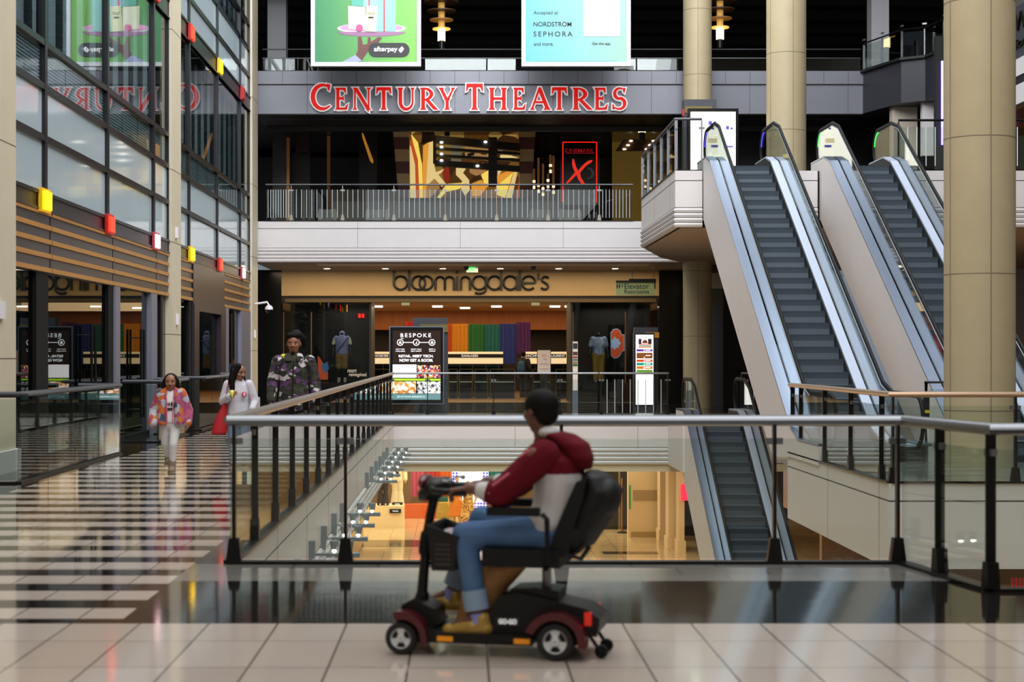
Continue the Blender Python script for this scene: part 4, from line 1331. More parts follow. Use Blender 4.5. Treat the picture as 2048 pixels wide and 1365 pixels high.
# small things at level 2 behind the escalators
for lab, q, D, cm in (('hanging dark way sign with an upward arrow behind the left escalator', [(1503, 248), (1519, 248), (1519, 284), (1503, 284)], 55, pm('way_sign', '#2c2616', .5)),):
    v = [at(x, y, D) for x, y in q]; t = thing('hanging_sign', lab, 'sign', (v[2].x, D, v[2].z)); m = MB(); m.prism_y([(p.x, p.z) for p in v], D, D + .08); m.build('panel', cm, t)
    flat('arrow', pw, t, [(1511, 252), (1514, 257), (1511.6, 256), (1511.6, 262), (1510.4, 262), (1510.4, 256), (1508, 257)], D, .01)
    m = MB(); m.tube([((v[0].x + v[1].x) / 2, D + .04, v[0].z), ((v[0].x + v[1].x) / 2, D + .04, 9.3)], .012, 6); m.build('rod', steeld, t)
m = MB(); m.box(6.2, 17, 54, 54.2, L2, 9.3); struct(m.build('wall_lobby_right', pm('lobby_right_dark', '#120c09', .5)))
vn = pm('violet_neon', '#8a78ff', .5, emit=3.5)
v = at(1884.5, 290, 44); w_ = at(1884.5, 122, 44); m = MB(); m.tube([v, w_], .03, 8); nt_ = thing('neon_light', 'vertical violet neon tube left of the massive column', 'neon light', (v.x, 44, L2)); m.build('tube', vn, nt_, smooth=True); bx('mounting_post', black, nt_, v.x - .16, v.x + .06, 44.04, 44.2, L2, L3)
v = at(2028, 290, 44); w_ = at(2028, 246, 44); m = MB(); m.tube([v, w_], .03, 8); nt_ = thing('neon_light', 'short pink neon tube right of the massive column', 'neon light', (v.x, 44, L2)); m.build('tube', pm('pink_neon', '#e060d0', .5, emit=2.5), nt_, smooth=True); bx('mounting_post', black, nt_, v.x - .05, v.x + .12, 44.04, 44.2, L2, 7.2)
sg = thing('shop_sign', 'dark shop name sign cut by the right picture edge', 'sign', (12.9, 40, 8.5))
txt('Williams', 40.6, 37.4, 9.0, .42, 12.88, pm('sign_black', '#050505', .3), sg, plane='x', depth=.05)
txt('Sonoma', 40.6, 38.6, 8.6, .22, 12.88, M['sign_black'], sg, plane='x', depth=.05)

# ------------------------------------------------------------------ department store front
SD = 53.9
def R(x0, y0, x1, y1, D=SD):
    a, b = at(x0, y1, D), at(x1, y0, D); return a.x, b.x, a.z, b.z
t = sroot('wall_store', (0, SD, 0))
x0, x1, _, _ = R(524, 0, 563, 0); bx('black_jamb', blackg, t, x0 - .8, x1, SD, SD + .4, 0, SOF)
x0, x1, _, _ = R(1318, 0, 1374, 0); bx('black_jamb', blackg, t, x0, x1, SD, SD + .4, 0, SOF)
x0, x1, z0, z1 = R(563, 541, 1318, 592); bx('sign_board', noisy('sign_board', '#b79a6c', '#ad9063', 2, .5), t, x0, x1, SD, SD + .4, z0, SOF)
x0, x1, z0, z1 = R(563, 592, 1318, 605); bx('black_header', black, t, x0, x1, SD + .05, SD + .4, z0, z1)
x0, x1, z0, z1 = R(570, 598, 1312, 605); bx('shutter_box', pm('shutter', '#6b5a40', .35, .6), t, x0, x1, SD - .02, SD + .1, z0, z1)
x0, x1, z0, z1 = R(738, 605, 742, 800); bx('opening_jamb', black, t, x0, x1, SD + .1, SD + 2.4, 0, z1)
x0, x1, z0, z1 = R(1142, 605, 1146, 800); bx('opening_jamb', black, t, x0, x1, SD + .1, SD + 2.4, 0, z1)
# letters
t = thing('store_sign', "black rounded lower case letters over the department store entrance", 'sign', (at(940, 590, SD).x, SD, at(0, 590, SD).z))
s_ = F / SD
bl = pm('letter_black', '#060505', .35)
LD = SD - .05
ZB, R_, ST = EYE + (708 - 581.0) / s_, .205, .036
def px7(v): return (500 + v * .2564 - 925) / s_
def px8(v): return (980 + v * .2564 - 925) / s_
def ring(X, r=R_): 
    m = MB(); m.torus((X, LD, ZB + R_ + .02), r, ST, 'y', 32, 8); return m
def vbar(m, X, za, zb): m.box(X - ST, X + ST, LD - .035, LD + .035, za, zb); return m
XH = ZB + 2 * R_ + .05
def done(m): m.build('letter', bl, t, smooth=True)
m = ring(px7(1175)); vbar(m, px7(1175) - R_, ZB + .2, ZB + .60); done(m)
m = MB(); vbar(m, px7(1243), ZB, ZB + .60); done(m)
done(ring(px7(1316))); done(ring(px7(1374)))
def arch(m, X0, X1):
    c, r = (X0 + X1) / 2, (X1 - X0) / 2
    m.tube([(X0, LD, ZB)] + [(c + r * math.cos(a), LD, XH - .05 - r + r * math.sin(a)) for a in [PI - PI * i / 12 for i in range(13)]] + [(X1, LD, ZB)], ST, 8, up=(0, 1, 0))
m = MB(); arch(m, px7(1447), px7(1520)); arch(m, px7(1520), px7(1591)); done(m)
m = MB(); vbar(m, px7(1615), ZB, XH - .02); vbar(m, px7(1615), XH + .05, XH + .13); done(m)
m = MB(); arch(m, px7(1645), px7(1716)); done(m)
m = ring(px7(1788)); X = px7(1788) + R_; m.tube([(X, LD, ZB + 2 * R_ + .02), (X, LD, ZB + .05)] + [(px7(1788) + R_ * math.cos(a), LD, ZB + .02 - .12 * math.sin(-a)) for a in [-PI * .08 * i for i in range(1, 10)]], ST, 8, up=(0, 1, 0)); done(m)
m = ring(px8(35)); vbar(m, px8(35) + R_, ZB + .0, ZB + .60); done(m)
m = ring(px8(158)); vbar(m, px8(158) + R_, ZB, XH - .02); done(m)
m = MB(); vbar(m, px8(233), ZB, ZB + .60); done(m)
m = MB(); X = px8(302); m.tube([(X + R_ * math.cos(a), LD, ZB + R_ + .02 + R_ * math.sin(a)) for a in [math.radians(2 + 315 * i / 28) for i in range(29)]], ST, 8, up=(0, 1, 0)); m.box(X - R_, X + R_, LD - .035, LD + .035, ZB + R_ - .01, ZB + R_ + .05); done(m)
m = MB(); vbar(m, px8(377), XH - .14, XH + .06); done(m)
m = MB(); X = px8(428); m.tube([(X + .11, LD, XH - .1), (X + .06, LD, XH - .05), (X - .03, LD, XH - .05), (X - .1, LD, XH - .12), (X - .08, LD, XH - .19), (X, LD, ZB + .23), (X + .09, LD, ZB + .16), (X + .1, LD, ZB + .09), (X + .04, LD, ZB + .03), (X - .05, LD, ZB + .03), (X - .12, LD, ZB + .08)], ST, 8, up=(0, 1, 0)); done(m)
# side windows
def show_window(idx, xa, xb):
    x0, x1, z0, z1 = R(xa, 605, xb, 766)
    t = sroot('window_%d' % idx, (x0, SD + .3, 0))
    bx('window_frame', blackg, t, x0, x1, SD + .2, SD + 2.5, 0, z0)
    bx('back_panel', pm('window_back', '#120c0a', .4), t, x0, x1, SD + 2.5, SD + 2.6, 0, z1)
    bx('lintel', black, t, x0, x1, SD + .2, SD + 2.5, z1, SOF)
    bx('pane', storeg, t, x0, x1, SD + .22, SD + .23, z0, z1)
    m = MB()
    for x in (xa + 1, (xa + xb) * .5 - (30 if xa < 700 else -20)):
        a = at(x, 700, SD); m.box(a.x - .015, a.x + .015, SD + .2, SD + .26, z0, z1 - .3)
    m.build('mullion', pm('gold_mullion', '#7a5522', .4, .6), t)
    return z0
WZ = show_window(5, 565, 738)
show_window(6, 1146, 1318)
area('shop_window_light', (-3.4, 55.2, 3.0), 2, 1, 26, (1, .9, .8))
area('shop_window_light_right', (5.0, 55.2, 3.0), 2, 1, 26, (1, .9, .8))
m = MB(); m.box(-2.95, 3.45, SD, 72, -.3, .0); struct(m.build('floor_store', carpet))
m = MB(); m.box(-9, 9, 72, 72.3, 0, SOF); struct(m.build('wall_store_back', darkbr))
m = MB(); m.box(-7, 7.5, SD + .4, 72, 3.22, 3.4); struct(m.build('ceiling_store', pm('store_ceiling', '#b8925a', .6)))
m = MB(); m.box(-9, -8.9, SD + 2.6, 72, 0, 3.3); m.box(8.9, 9, SD + 2.6, 72, 0, 3.3); struct(m.build('wall_store_side', darkbr))
t = thing('wood_wall_panel', 'orange wood panelled band high on the store rear wall', 'panel', (0, 70, 2.5))
x0, x1, z0, z1 = R(742, 630, 1143, 660, 70); bx('panel_board', woodw, t, x0 - 1, x1 + 1, 70, 70.2, z0, 3.22)
# fabric banners of the rainbow hanging
for i, (xa, xb, y0, y1, c, lab) in enumerate(((740, 745, 648, 740, '#b8304a', 'narrow crimson fabric strip at the left edge of the store opening'), (812, 828, 644, 720, '#c03038', 'red fabric banner showing beside the grey pylon'), (888, 904, 648, 706, '#c85a1c', 'orange fabric banner of the rainbow hanging'), (904, 937, 648, 706, '#c88a24', 'yellow fabric banner of the rainbow hanging'), (937, 969, 649, 740, '#1f6a3c', 'green fabric banner of the rainbow hanging'), (969, 1000, 649, 740, '#166468', 'teal fabric banner of the rainbow hanging'), (1000, 1032, 648, 728, '#203488', 'blue fabric banner of the rainbow hanging'), (1032, 1061, 645, 708, '#4a2064', 'purple fabric banner of the rainbow hanging'), (1136, 1142, 645, 735, '#3a1c4a', 'narrow purple fabric strip at the right edge of the store opening'))):
    D = 62; x0, x1, z0, z1 = R(xa, y0, xb, y1, D)
    m = MB(); n = 12; pr = []
    for k in range(n + 1): pr.append((x0 + (x1 - x0) * k / n, D + .03 * math.sin(k * 1.9 + i)))
    for (a, b) in zip(pr[:-1], pr[1:]): m.hexa([(a[0], a[1], z0), (b[0], b[1], z0), (b[0], b[1] + .02, z0), (a[0], a[1] + .02, z0), (a[0], a[1], z1), (b[0], b[1], z1), (b[0], b[1] + .02, z1), (a[0], a[1] + .02, z1)])
    bmesh.ops.remove_doubles(m.bm, verts=m.bm.verts, dist=.0005)
    tag(m.build('fabric_banner', noisy('fabric_%d' % i, c, c, 3, .8)), lab, 'banner', 'fabric banners in the store')
# counters with name boxes
for lab, xa, xb, word in (('amber lit counter with a black name band at the left of the store opening', 741, 779, 'SALVATORE FERR'), ('glass counter with black SUNGLASSES name band in the store', 894, 1006, 'SUNGLASSES'), ('white lit counter with a black name band just right of the shopper with a backpack', 1044, 1079, 'DIOR'), ('white lit counter with a black name band right of the white sign board', 1100, 1132, 'LAURENT'), ('counter end with cut black name band beside the right store window', 1133, 1143, 'DK')):
    D = 61 if word == 'SUNGLASSES' else 61.2; x0, x1, z0, z1 = R(xa, 704, xb, 728, D)
    t = thing('display_counter', lab, 'counter', ((x0 + x1) / 2, D, 0), 0, 'name banded counters')
    bx('light_box', pm('counter_lit', '#f3dfb4', .5, emit=.55), t, x0, x1, D, D + .3, z0, z1)
    zz0, zz1 = at(0, 716, D).z, at(0, 708.5, D).z
    bx('name_band', black, t, x0 - .005, x1 + .005, D - .02, D, zz0, zz1)
    a, b = at(xa + (29 if word == 'SUNGLASSES' else 2), 0, D), at(xb - (50 if word == 'SUNGLASSES' else 2), 0, D)
    txt(word, a.x, b.x, at(0, 714.2, D).z, .075, D - .025, pw, t, bold=.01)
    bx('black_shelf', blackg, t, x0, x1, D - .1, D + .5, at(0, 733, D).z, at(0, 728, D).z)
    bx('glass_case', shopg, t, x0, x1, D - .1, D + .5, at(0, 752, D).z, at(0, 733, D).z)
    bx('base', black, t, x0, x1, D - .08, D + .5, 0, at(0, 752, D).z)
    m = MB()
    for k in range(int((x1 - x0) / .45) + 1):
        xx = x0 + k * .45
        m.box(xx, min(x1, xx + .4), D - .11, D - .1, at(0, 753, D).z, at(0, 752, D).z); m.box(xx, xx + .015, D - .11, D - .09, at(0, 770, D).z, at(0, 730, D).z)
    m.build('metal_trim', pm('case_trim', '#63543a', .35, .8), t)
# low glass cases across the entrance
for i, (xa, xb) in enumerate(((742, 779), (897, 915), (918, 945), (949, 976), (980, 1030), (1066, 1100), (1112, 1140))):
    D = 58.5; x0, x1, z0, z1 = R(xa, 734, xb, 790, D)
    t = thing('glass_showcase', 'low dark glass showcase ' + ['at the left edge of the store opening', 'just right of the kiosk pylon', 'below the SUNGLASSES band, left of its middle', 'below the right end of the SUNGLASSES band', 'below the blue banner', 'right of the shopper with a backpack', 'at the right edge of the store opening'][i], 'showcase', ((x0 + x1) / 2, D, 0), 0, 'low showcases in the store')
    bx('base', blackg, t, x0, x1, D, D + .6, 0, .55); bx('glass_top', storeg, t, x0, x1, D, D + .6, .57, 1.0); bx('lit_shelf', pm('case_lit', '#cfe0cc', .3, emit=.12), t, x0 + .03, x1 - .03, D + .1, D + .5, .55, .57)
    m = MB()
    for X in (x0, x1 - .02): m.box(X, X + .02, D - .01, D + .02, 0, 1.0)
    m.box(x0, x1, D - .01, D + .01, .98, 1.0); m.build('metal_trim', M['case_trim'], t)
# sign board, tall info totem inside, shelf frame
D = 57; x0, x1, z0, z1 = R(1074, 701, 1102, 746, D)
t = thing('sign_board_stand', 'white store sign board on a black stand in the opening', 'sign', ((x0 + x1) / 2, D, 0))
bx('board', pm('board_white', '#d8d0cc', .5, emit=.12), t, x0 + .02, x1 - .02, D - .02, D, z0, z1); bx('frame', black, t, x0, x1, D, D + .04, z0 - .03, z1 + .03); bx('stand', black, t, x0 + .1, x1 - .1, D, D + .05, .06, z0); bx('foot', black, t, x0 - .1, x1 + .3, D - .2, D + .2, 0, .06)
txt('The Pop', x0 + .15, x1 - .15, z1 - .22, .09, D - .025, pm('coral', '#e07a60', .5), t); txt('Shop', x0 + .2, x1 - .15, z1 - .34, .09, D - .025, M['coral'], t)
for i, y in enumerate((728, 738)): flat('text_line', pm('print_grey2', '#8a8482', .5), t, [(1079, y), (1097, y), (1097, y + 1), (1079, y + 1)], D - .022)
# mannequins in the windows (built in people part)
# framed floor poster in the right window
v = at(1232, 752, SD + 1.6)
t = thing('window_poster', 'tall black window poster with an orange shape and pale blue star', 'poster', (v.x, SD + 1.6, WZ))
x0, x1, z0, z1 = R(1216, 650, 1250, 752, SD + 1.6); bx('panel', blackg, t, x0, x1, SD + 1.6, SD + 1.66, WZ, z1)
PD = SD + 1.6
flat('pale_edge', pm('poster_pale', '#b8c4e0', .5, emit=.15), t, [(1221, 666), (1226, 659), (1234, 657), (1241, 662), (1243, 669), (1249, 669), (1249, 702), (1244, 704), (1241, 711), (1236, 716), (1228, 718), (1222, 712)], PD, .008)
flat('orange_shape', pm('poster_orange', '#e0562a', .5, emit=.25), t, [(1222.5, 667), (1227, 660.5), (1234, 658.5), (1240, 663), (1242, 670.5), (1247.5, 670.5), (1247.5, 701), (1243, 703), (1240, 710), (1235, 714.5), (1228, 716.5), (1223, 711)], PD, .014)
flat('blue_star', pm('poster_blue', '#a9bce0', .5, emit=.3), t, [(1229, 673), (1232, 678), (1237, 678), (1238, 683), (1242, 687), (1238, 691), (1237, 696), (1232, 696), (1229, 701), (1226, 696), (1221, 695), (1223, 687), (1221, 681), (1226, 679)], PD, .02)
x0, x1, z0, z1 = R(640, 690, 672, 760, SD + 1.9)
t = thing('window_poster', 'dark slanted window panel with an orange and blue figure in the left window', 'poster', (x0, SD + 1.9, WZ))
flat('slanted_panel', blackg, t, [(628, 690), (632, 692), (668, 752), (668, 761), (628, 761)], SD + 1.9, .04)
flat('orange_shape', M['poster_orange'], t, [(635, 712), (640, 716), (656, 745), (656, 760), (637, 760)], SD + 1.85, .008); flat('blue_shape', pm('poster_blue2', '#4a78a8', .5, emit=.2), t, [(643, 730), (655, 724), (658, 738), (650, 748), (645, 740)], SD + 1.85, .014)
x0, x1, z0, z1 = R(695, 747, 735, 757, SD + .2)
t = thing('window_lettering', 'white italic lettering on the left store window beside the mannequin', 'lettering', (x0, SD + .2, z0))
txt('resort', x0, x0 + .28, z0 + .18, .1, SD + .21, pm('letter_cream', '#cfc4b4', .5, emit=.2), t, shear=.1); txt('reimagined.', x0 + .04, x1 - .02, z0 + .03, .14, SD + .21, M['letter_cream'], t, shear=.3)
# light reflections, imitated by glowing boxes behind the left window pane
for lab, x, y, h, c in (('twin red light reflection, left half, in the left store window', 719, 632, 8, '#ff2010'), ('twin red light reflection, right half, in the left store window', 726, 632, 8, '#ff2010'), ('thin red light reflection high in the left store window', 681, 617, 12, '#c01808'), ('thin gold light reflection high in the left store window', 694, 617, 14, '#d8902a')):
    v = at(x, y, SD + 2.3); hh = h / (F / (SD + 2.3)) / 2; m = MB(); m.box(v.x - (.04 if h < 10 else .012), v.x + (.04 if h < 10 else .012), SD + 2.3, SD + 2.34, v.z - hh, v.z + hh); tag(m.build('window_lamp', pm('lamp_' + c[1:], c, .5, emit=1.8)), lab, 'lamp')
# ceiling fittings
t = thing('exit_sign', 'green lit EXIT sign above the store name', 'sign', (at(944, 545, 52).x, 52, at(0, 545, 52).z))
x0, x1, z0, z1 = R(933, 531, 956, 545, 52); bx('panel', pm('exit_panel', '#cfe0c8', .3, emit=.15), t, x0, x1, 52, 52.03, z0, z1); txt('EXIT', x0 + .05, x1 - .05, z0 + .04, .14, 51.99, pm('exit_green', '#20e060', .4, emit=2), t, bold=.02)
m = MB(); m.tube([((x0 + x1) / 2, 52.01, z1), ((x0 + x1) / 2, 52.01, SOF)], .015, 6); m.build('stem', steeld, t)
for i, x in enumerate((656, 772, 886, 1000, 1116, 1228)):
    v = at(x, 537.5, 53.3); m = MB(); m.lathe((v.x, 52.9, SOF - .02), [(.09, 0), (.09, .015), (.04, .02)], 14)
    tag(m.build('downlight', ltwhite), 'recessed ceiling light before the store name, ' + ['leftmost', 'second from the left', 'just left of the exit sign', 'just right of the exit sign', 'fifth from the left', 'rightmost'][i] + ' of the row', 'light', 'recessed arcade lights')
for i, x in enumerate((932, 1068)):
    v = at(x, 526, 51); m = MB(); m.lathe((v.x, 51.5, SOF - .14), [(.01, 0), (.07, .03), (.09, .12), (.09, .14)], 14); tag(m.build('ceiling_dome', blackg, smooth=True), ['dark ceiling camera dome left of the exit sign', 'dark ceiling camera dome right of the exit sign'][i], 'camera')
for i, (x, y, D) in enumerate(((755, 625, 62), (875, 624, 62), (930, 624, 64), (993, 624, 62), (1110, 623, 62), (1140, 622, 62))):
    v = at(x, y, D); m = MB(); m.box(v.x - .18, v.x + .18, D, D + .12, 3.17, 3.22); tag(m.build('ceiling_spot', ltwhite), 'bright ceiling spot inside the store, ' + ['leftmost', 'above the kiosk pylon', 'above the yellow banner', 'above the teal banner', 'right of the rainbow banners', 'rightmost'][i], 'light', 'store ceiling spots')
for i, x in enumerate((811, 1071)):
    v = at(x, 611, 55.5); m = MB(); m.box(v.x - .13, v.x + .13, 55.5, 55.54, 3.05, 3.2); tag(m.build('hanging_sign', pm('pale_sign', '#9aa890', .4, emit=.3)), ['small pale hanging panel above the kiosk in the store', 'small pale hanging panel above the white sign board'][i], 'sign')
# hanging way-finding sign
D = 50.6
t = thing('hanging_sign', 'green hanging sign for Elevator and Restrooms', 'sign', (at(1272, 592, D).x, D, at(0, 592, D).z))
x0, x1, z0, z1 = R(1232, 565, 1309, 591, D); bx('panel', pm('sign_green', '#93a06a', .4), t, x0, x1, D, D + .05, z0, z1)
x0, x1, z0, z1 = R(1232, 561.5, 1312, 565.5, D); bx('top_rail', steeld, t, x0, x1, D - .02, D + .08, z0, z1); x0, x1, z0, z1 = R(1258, 558, 1312, 562, D); bx('cap_rail', steeld, t, x0, x1, D - .03, D + .1, z0, z1); x0, x1, z0, z1 = R(1308.5, 564, 1311, 578, D); bx('side_clip', black, t, x0, x1, D - .01, D + .06, z0, z1)
a, b = at(1249, 578, D), at(1298, 578, D); txt('Elevator', a.x, b.x, a.z, .155, D - .005, pk, t); a, b = at(1249, 587.5, D), at(1298, 587.5, D); txt('Restrooms', a.x, b.x, a.z, .115, D - .005, pk, t)
for x in (1234.5, 1239): flat('pictogram', pk, t, [(x - 1.2, 570), (x + 1.2, 570), (x + 1.6, 575), (x + .6, 575.5), (x + .6, 578), (x - .6, 578), (x - .6, 575.5), (x - 1.6, 575)], D); flat('pictogram', pk, t, circ(x, 568.6, 1.1, 1.1, 10), D)
flat('arrow', pk, t, circ(1246.5, 571.5, 3, 3.6, 10, 110, 250) + circ(1247.6, 571.5, 2.4, 2.8, 10, 250, 110), D)
m = MB()
for x in (1265, 1307): v = at(x, 560, D); m.tube([(v.x, D + .03, v.z), (v.x, D + .03, SOF)], .006, 6)
m.build('wire', steeld, t)

# ------------------------------------------------------------------ kiosks on the concourse
D = 44.6
t = thing('lit_kiosk', 'black lit advertising kiosk with white lettering and photos behind the far railing', 'kiosk', (at(833, 820, D).x, D, 0))
x0, x1, z0, z1 = R(778.5, 653, 888, 809, D); bx('frame', alu, t, x0, x1, D, D + .14, z0, z1, bevel=.01); x0, x1, z0, z1 = R(780.5, 655, 886, 807, D); bx('bezel', blackg, t, x0, x1, D - .01, D, z0, z1)
x0, x1, z0, z1 = R(785.5, 662, 881, 729.5, D); bx('screen_top', pm('screen_brown', '#2a1c18', .2, emit=.35), t, x0, x1, D - .02, D - .01, z0, z1)
se = pm('screen_white', '#ffffff', .3, emit=1.0)
e = D - .021
for wd, xa, xb, y, h, bo in (('BESPOKE', 801, 862, 675, .10, .005), ('RETAIL, MEET TECH.', 797.5, 867, 716, .075, .025), ('NOW GET A ROOM.', 799, 866, 724, .075, .025), ('DAY PASS', 792, 809, 700, .028, .01), ('AVAILABLE', 791, 810, 704, .028, .01), ('BOOK YOUR', 822, 843, 700, .028, .01), ('NEXT EVENT', 822, 843, 704, .028, .01), ('RENT A', 858, 871, 700, .028, .01), ('POPUP', 858.5, 870.5, 704, .028, .01)):
    a, b = at(xa, y, e), at(xb, y, e); txt(wd, a.x, b.x, a.z, h, e, se, t, bold=bo, spacing=1.35 if wd == 'BESPOKE' else 1)
for i, x in enumerate((800.5, 832.5, 864)):
    v = at(x, 685.5, e); m = MB(); m.torus((v.x, e, v.z), .075, .009, 'y', 24, 6); m.build('icon_ring', se, t); flat('icon', se, t, [(x - 2.6, 688), (x - 2, 684), (x, 682.5), (x + 2, 684), (x + 2.8, 688)] if i != 1 else [(x - 3, 688), (x - 1, 687), (x + 2, 682), (x + 1, 687), (x + 3, 688)], e)
for a_, b_ in ((807, 826), (839, 857.5)): flat('icon_line', se, t, [(a_, 684.8), (b_, 684.8), (b_, 686), (a_, 686)], e)
flat('underline', se, t, [(802, 677), (807.5, 677), (807.5, 677.8), (802, 677.8)], e)
ph = [('screen_photo_white', '#fdf6f2', [(785.5, 729.5), (833, 729.5), (833, 756), (785.5, 756)], 1.0), ('screen_band_green', '#b0e030', [(785.5, 758), (881, 758), (881, 762), (785.5, 762)], 1.0), ('screen_band_teal', '#6a8c90', [(785.5, 788.5), (881, 788.5), (881, 800), (785.5, 800)], .7)]
for nm, c, q, em in ph: flat('screen_band', pm(nm, c, .3, emit=em), t, q, D - .012)
flat('screen_photo', cells('photo_party', ['#c03a50', '#e0a050', '#402028', '#f0e0d0', '#804060', '#201018'], 26, .4, emit=.8), t, [(834, 731), (881, 731), (881, 756), (834, 756)], D - .012)
flat('screen_photo', cells('photo_hall', ['#f0b070', '#fff0e0', '#e08a3c', '#c8783a', '#ffe8d0'], 16, .4, emit=.9), t, [(785.5, 763.5), (832, 763.5), (832, 787.5), (785.5, 787.5)], D - .012)
flat('screen_photo', cells('photo_office', ['#f4f0f4', '#403a38', '#d8d0d8', '#f0d8c8', '#a098a0', '#ffffff'], 18, .4, emit=.9), t, [(834, 763.5), (881, 763.5), (881, 787.5), (834, 787.5)], D - .012)
a, b = at(794, 795.5, e), at(850, 795.5, e); txt('GET IN TOUCH: BESPOKESF.CO', a.x, b.x, a.z, .038, e, se, t)
x0, x1, z0, _ = R(800, 0, 870, 809, D); bx('leg', black, t, x0 + .35, x0 + .5, D + .02, D + .12, 0, z0); bx('leg', black, t, x1 - .3, x1 - .15, D + .02, D + .12, 0, z0)
x0, x1, z0, z1 = R(826, 636, 896, 829, 45.2)
t = thing('sign_pylon', 'dark grey pylon with an olive plate behind the lit advertising kiosk', 'pylon', ((x0 + x1) / 2, 45.2, 0)); bx('slab', greyd, t, x0, x1, 45.2, 45.6, 0, z1)
x0, x1, z0, z1 = R(840, 649, 896, 665, 45.18); bx('olive_plate', M['olive'], t, x0, x1 + .005, 45.15, 45.2, z0, z1)
D = 46.5
t = thing('lit_directory', 'slim white lit directory totem with coloured floor bars beside the lower escalator', 'directory', (at(1288, 820, D).x, D, 0))
x0, x1, z0, z1 = R(1267, 666, 1309, 815, D); bx('case', pm('case_grey', '#4a4a50', .4, .4), t, x0, x1, D, D + .2, 0, z1); x0, x1, z0, z1 = R(1269.5, 668, 1308, 812, D); bx('bezel', blackg, t, x0, x1, D - .01, D, z0, z1)
x0, x1, z0, z1 = R(1271.5, 670, 1306.5, 810, D); bx('lit_panel', pm('totem_white', '#fffdf6', .4, emit=1.25), t, x0, x1, D - .02, D - .01, z0, z1)
for i, (y0, y1, c, wd) in enumerate(((699, 703.5, '#6a2c9a', '5'), (706, 717.5, '#8a4a14', '4'), (719.5, 724.5, '#e04818', '3'), (726, 731.5, '#1c9a7a', '2'), (733, 738.5, '#e07a1c', '1'), (740, 747, '#6aa02c', None))):
    flat('floor_bar', pm('bar_%d' % i, c, .4, emit=.45), t, [(1273, y0), (1305, y0), (1305, y1), (1273, y1)], D - .02)
    if wd: a, b = at(1287, y1 - .8, D), at(1289.5, y1 - .8, D); txt(wd, a.x, b.x, a.z, .04, D - .026, se, t, bold=.01); flat('floor_text', se, t, [(1291, (y0 + y1) / 2 - 1), (1301, (y0 + y1) / 2 - 1), (1301, (y0 + y1) / 2 + .6), (1291, (y0 + y1) / 2 + .6)], D - .024)
for (q, c) in (([(1277, 678), (1283, 678), (1283, 688), (1277, 688)], '#402a38'), ([(1296, 678), (1303, 678), (1303, 688), (1296, 688)], '#2a2028'), (circ(1290, 687, 5.5, 7, 16, 180, 360), '#7a3a24'), ([(1277, 688), (1303, 688), (1303, 690), (1277, 690)], '#d8543a'), ([(1277, 691), (1303, 691), (1303, 693), (1277, 693)], '#3a7a70'), ([(1277, 693.6), (1303, 693.6), (1303, 696), (1277, 696)], '#e08a3a')): flat('building_drawing', pm('draw_' + c[1:], c, .4, emit=.35), t, q, D - .02)
x0, x1, z0, z1 = R(1269, 655, 1316, 800, 47); t = thing('sign_pylon', 'dark grey pylon with an amber plate behind the slim white directory totem', 'pylon', ((x0 + x1) / 2, 47, 0)); bx('slab', greyd, t, x0, x1, 47, 47.3, 0, z1); x0, x1, z0, z1 = R(1290, 665, 1318, 676, 46.97); bx('amber_plate', pm('amber_plate', '#b07a1c', .4, emit=.15), t, x0, x1, 46.95, 47, z0, z1)
D = 52.5; x0, x1, z0, z1 = R(1145, 683, 1156, 800, D)
t = thing('lit_directory', 'narrow pale directory with coloured bars at the right edge of the store opening', 'directory', ((x0 + x1) / 2, D, 0)); bx('case', alu, t, x0, x1, D, D + .15, 0, z1); bx('lit_panel', pm('totem_dim', '#d8cfc4', .4, emit=.15), t, x0 + .01, x1 - .01, D - .01, D, .4, z1 - .02)
for i, (y0, y1, c) in enumerate(((687, 698, '#2a2426'), (704, 711, '#5a2c1c'), (713, 717, '#a03018'), (718.5, 722, '#1c7060'), (723.5, 727, '#a06020'), (728, 733, '#3a6a2c'))): flat('floor_bar', pm('bard_%d' % i, c, .4), t, [(1146, y0), (1155, y0), (1155, y1), (1146, y1)], D - .012)

# ------------------------------------------------------------------ light brackets on the white fascia left of the opening
gb = pm('bracket_grey', '#8d939a', .4, .5)
bulb = pm('bulb_hot', '#fff3df', .4, emit=14)
for i, Y in enumerate((16.9, 18.6, 20.2, 21.8, 23.3, 29.3, 30.8, 32.4, 33.95, 35.5, 37.1)):
    lab = 'wall bracket with two small spotlights on the white fascia, ' + ['nearest the railing corner', 'second from the near end', 'third from the near end', 'fourth from the near end', 'fifth, last of the near cluster', 'first of the far cluster', 'second of the far cluster', 'third of the far cluster', 'fourth of the far cluster', 'fifth of the far cluster', 'farthest away'][i]
    z = -.64
    t = thing('spot_bracket', lab, 'lamp', (-1.64, Y, z), 0, 'spotlight brackets on the fascia')
    m = MB(); m.box(-1.64, -1.575, Y - .05, Y + .05, z - .12, z + .15); m.build('wall_box', gb, t)
    m = MB(); m.box(-1.575, -1.45, Y - .02, Y + .02, z - .012, z + .016); m.box(-1.45, -1.10, Y - .05, Y + .05, z - .025, z + .02); m.build('arm', gb, t)
    for dx in (-1.37, -1.21):
        m = MB(); m.lathe((dx, Y, z + .055), [(.035, 0), (.05, .085), (.047, .095), (.01, .095)], 12); h = m.build('spot_head', gb, t, smooth=True)
        m = MB(); m.ell((dx, Y - .02, z + .045), .024, .024, .02, 10, 6); m.build('bulb', bulb, h)
        m = MB(); m.tube([(dx - .02, Y, z + .13), (dx - .05, Y, z + .18), (dx - .08, Y, z + .15), (dx - .09, Y, z)], .006, 6); m.build('wire', white2, h, smooth=True)

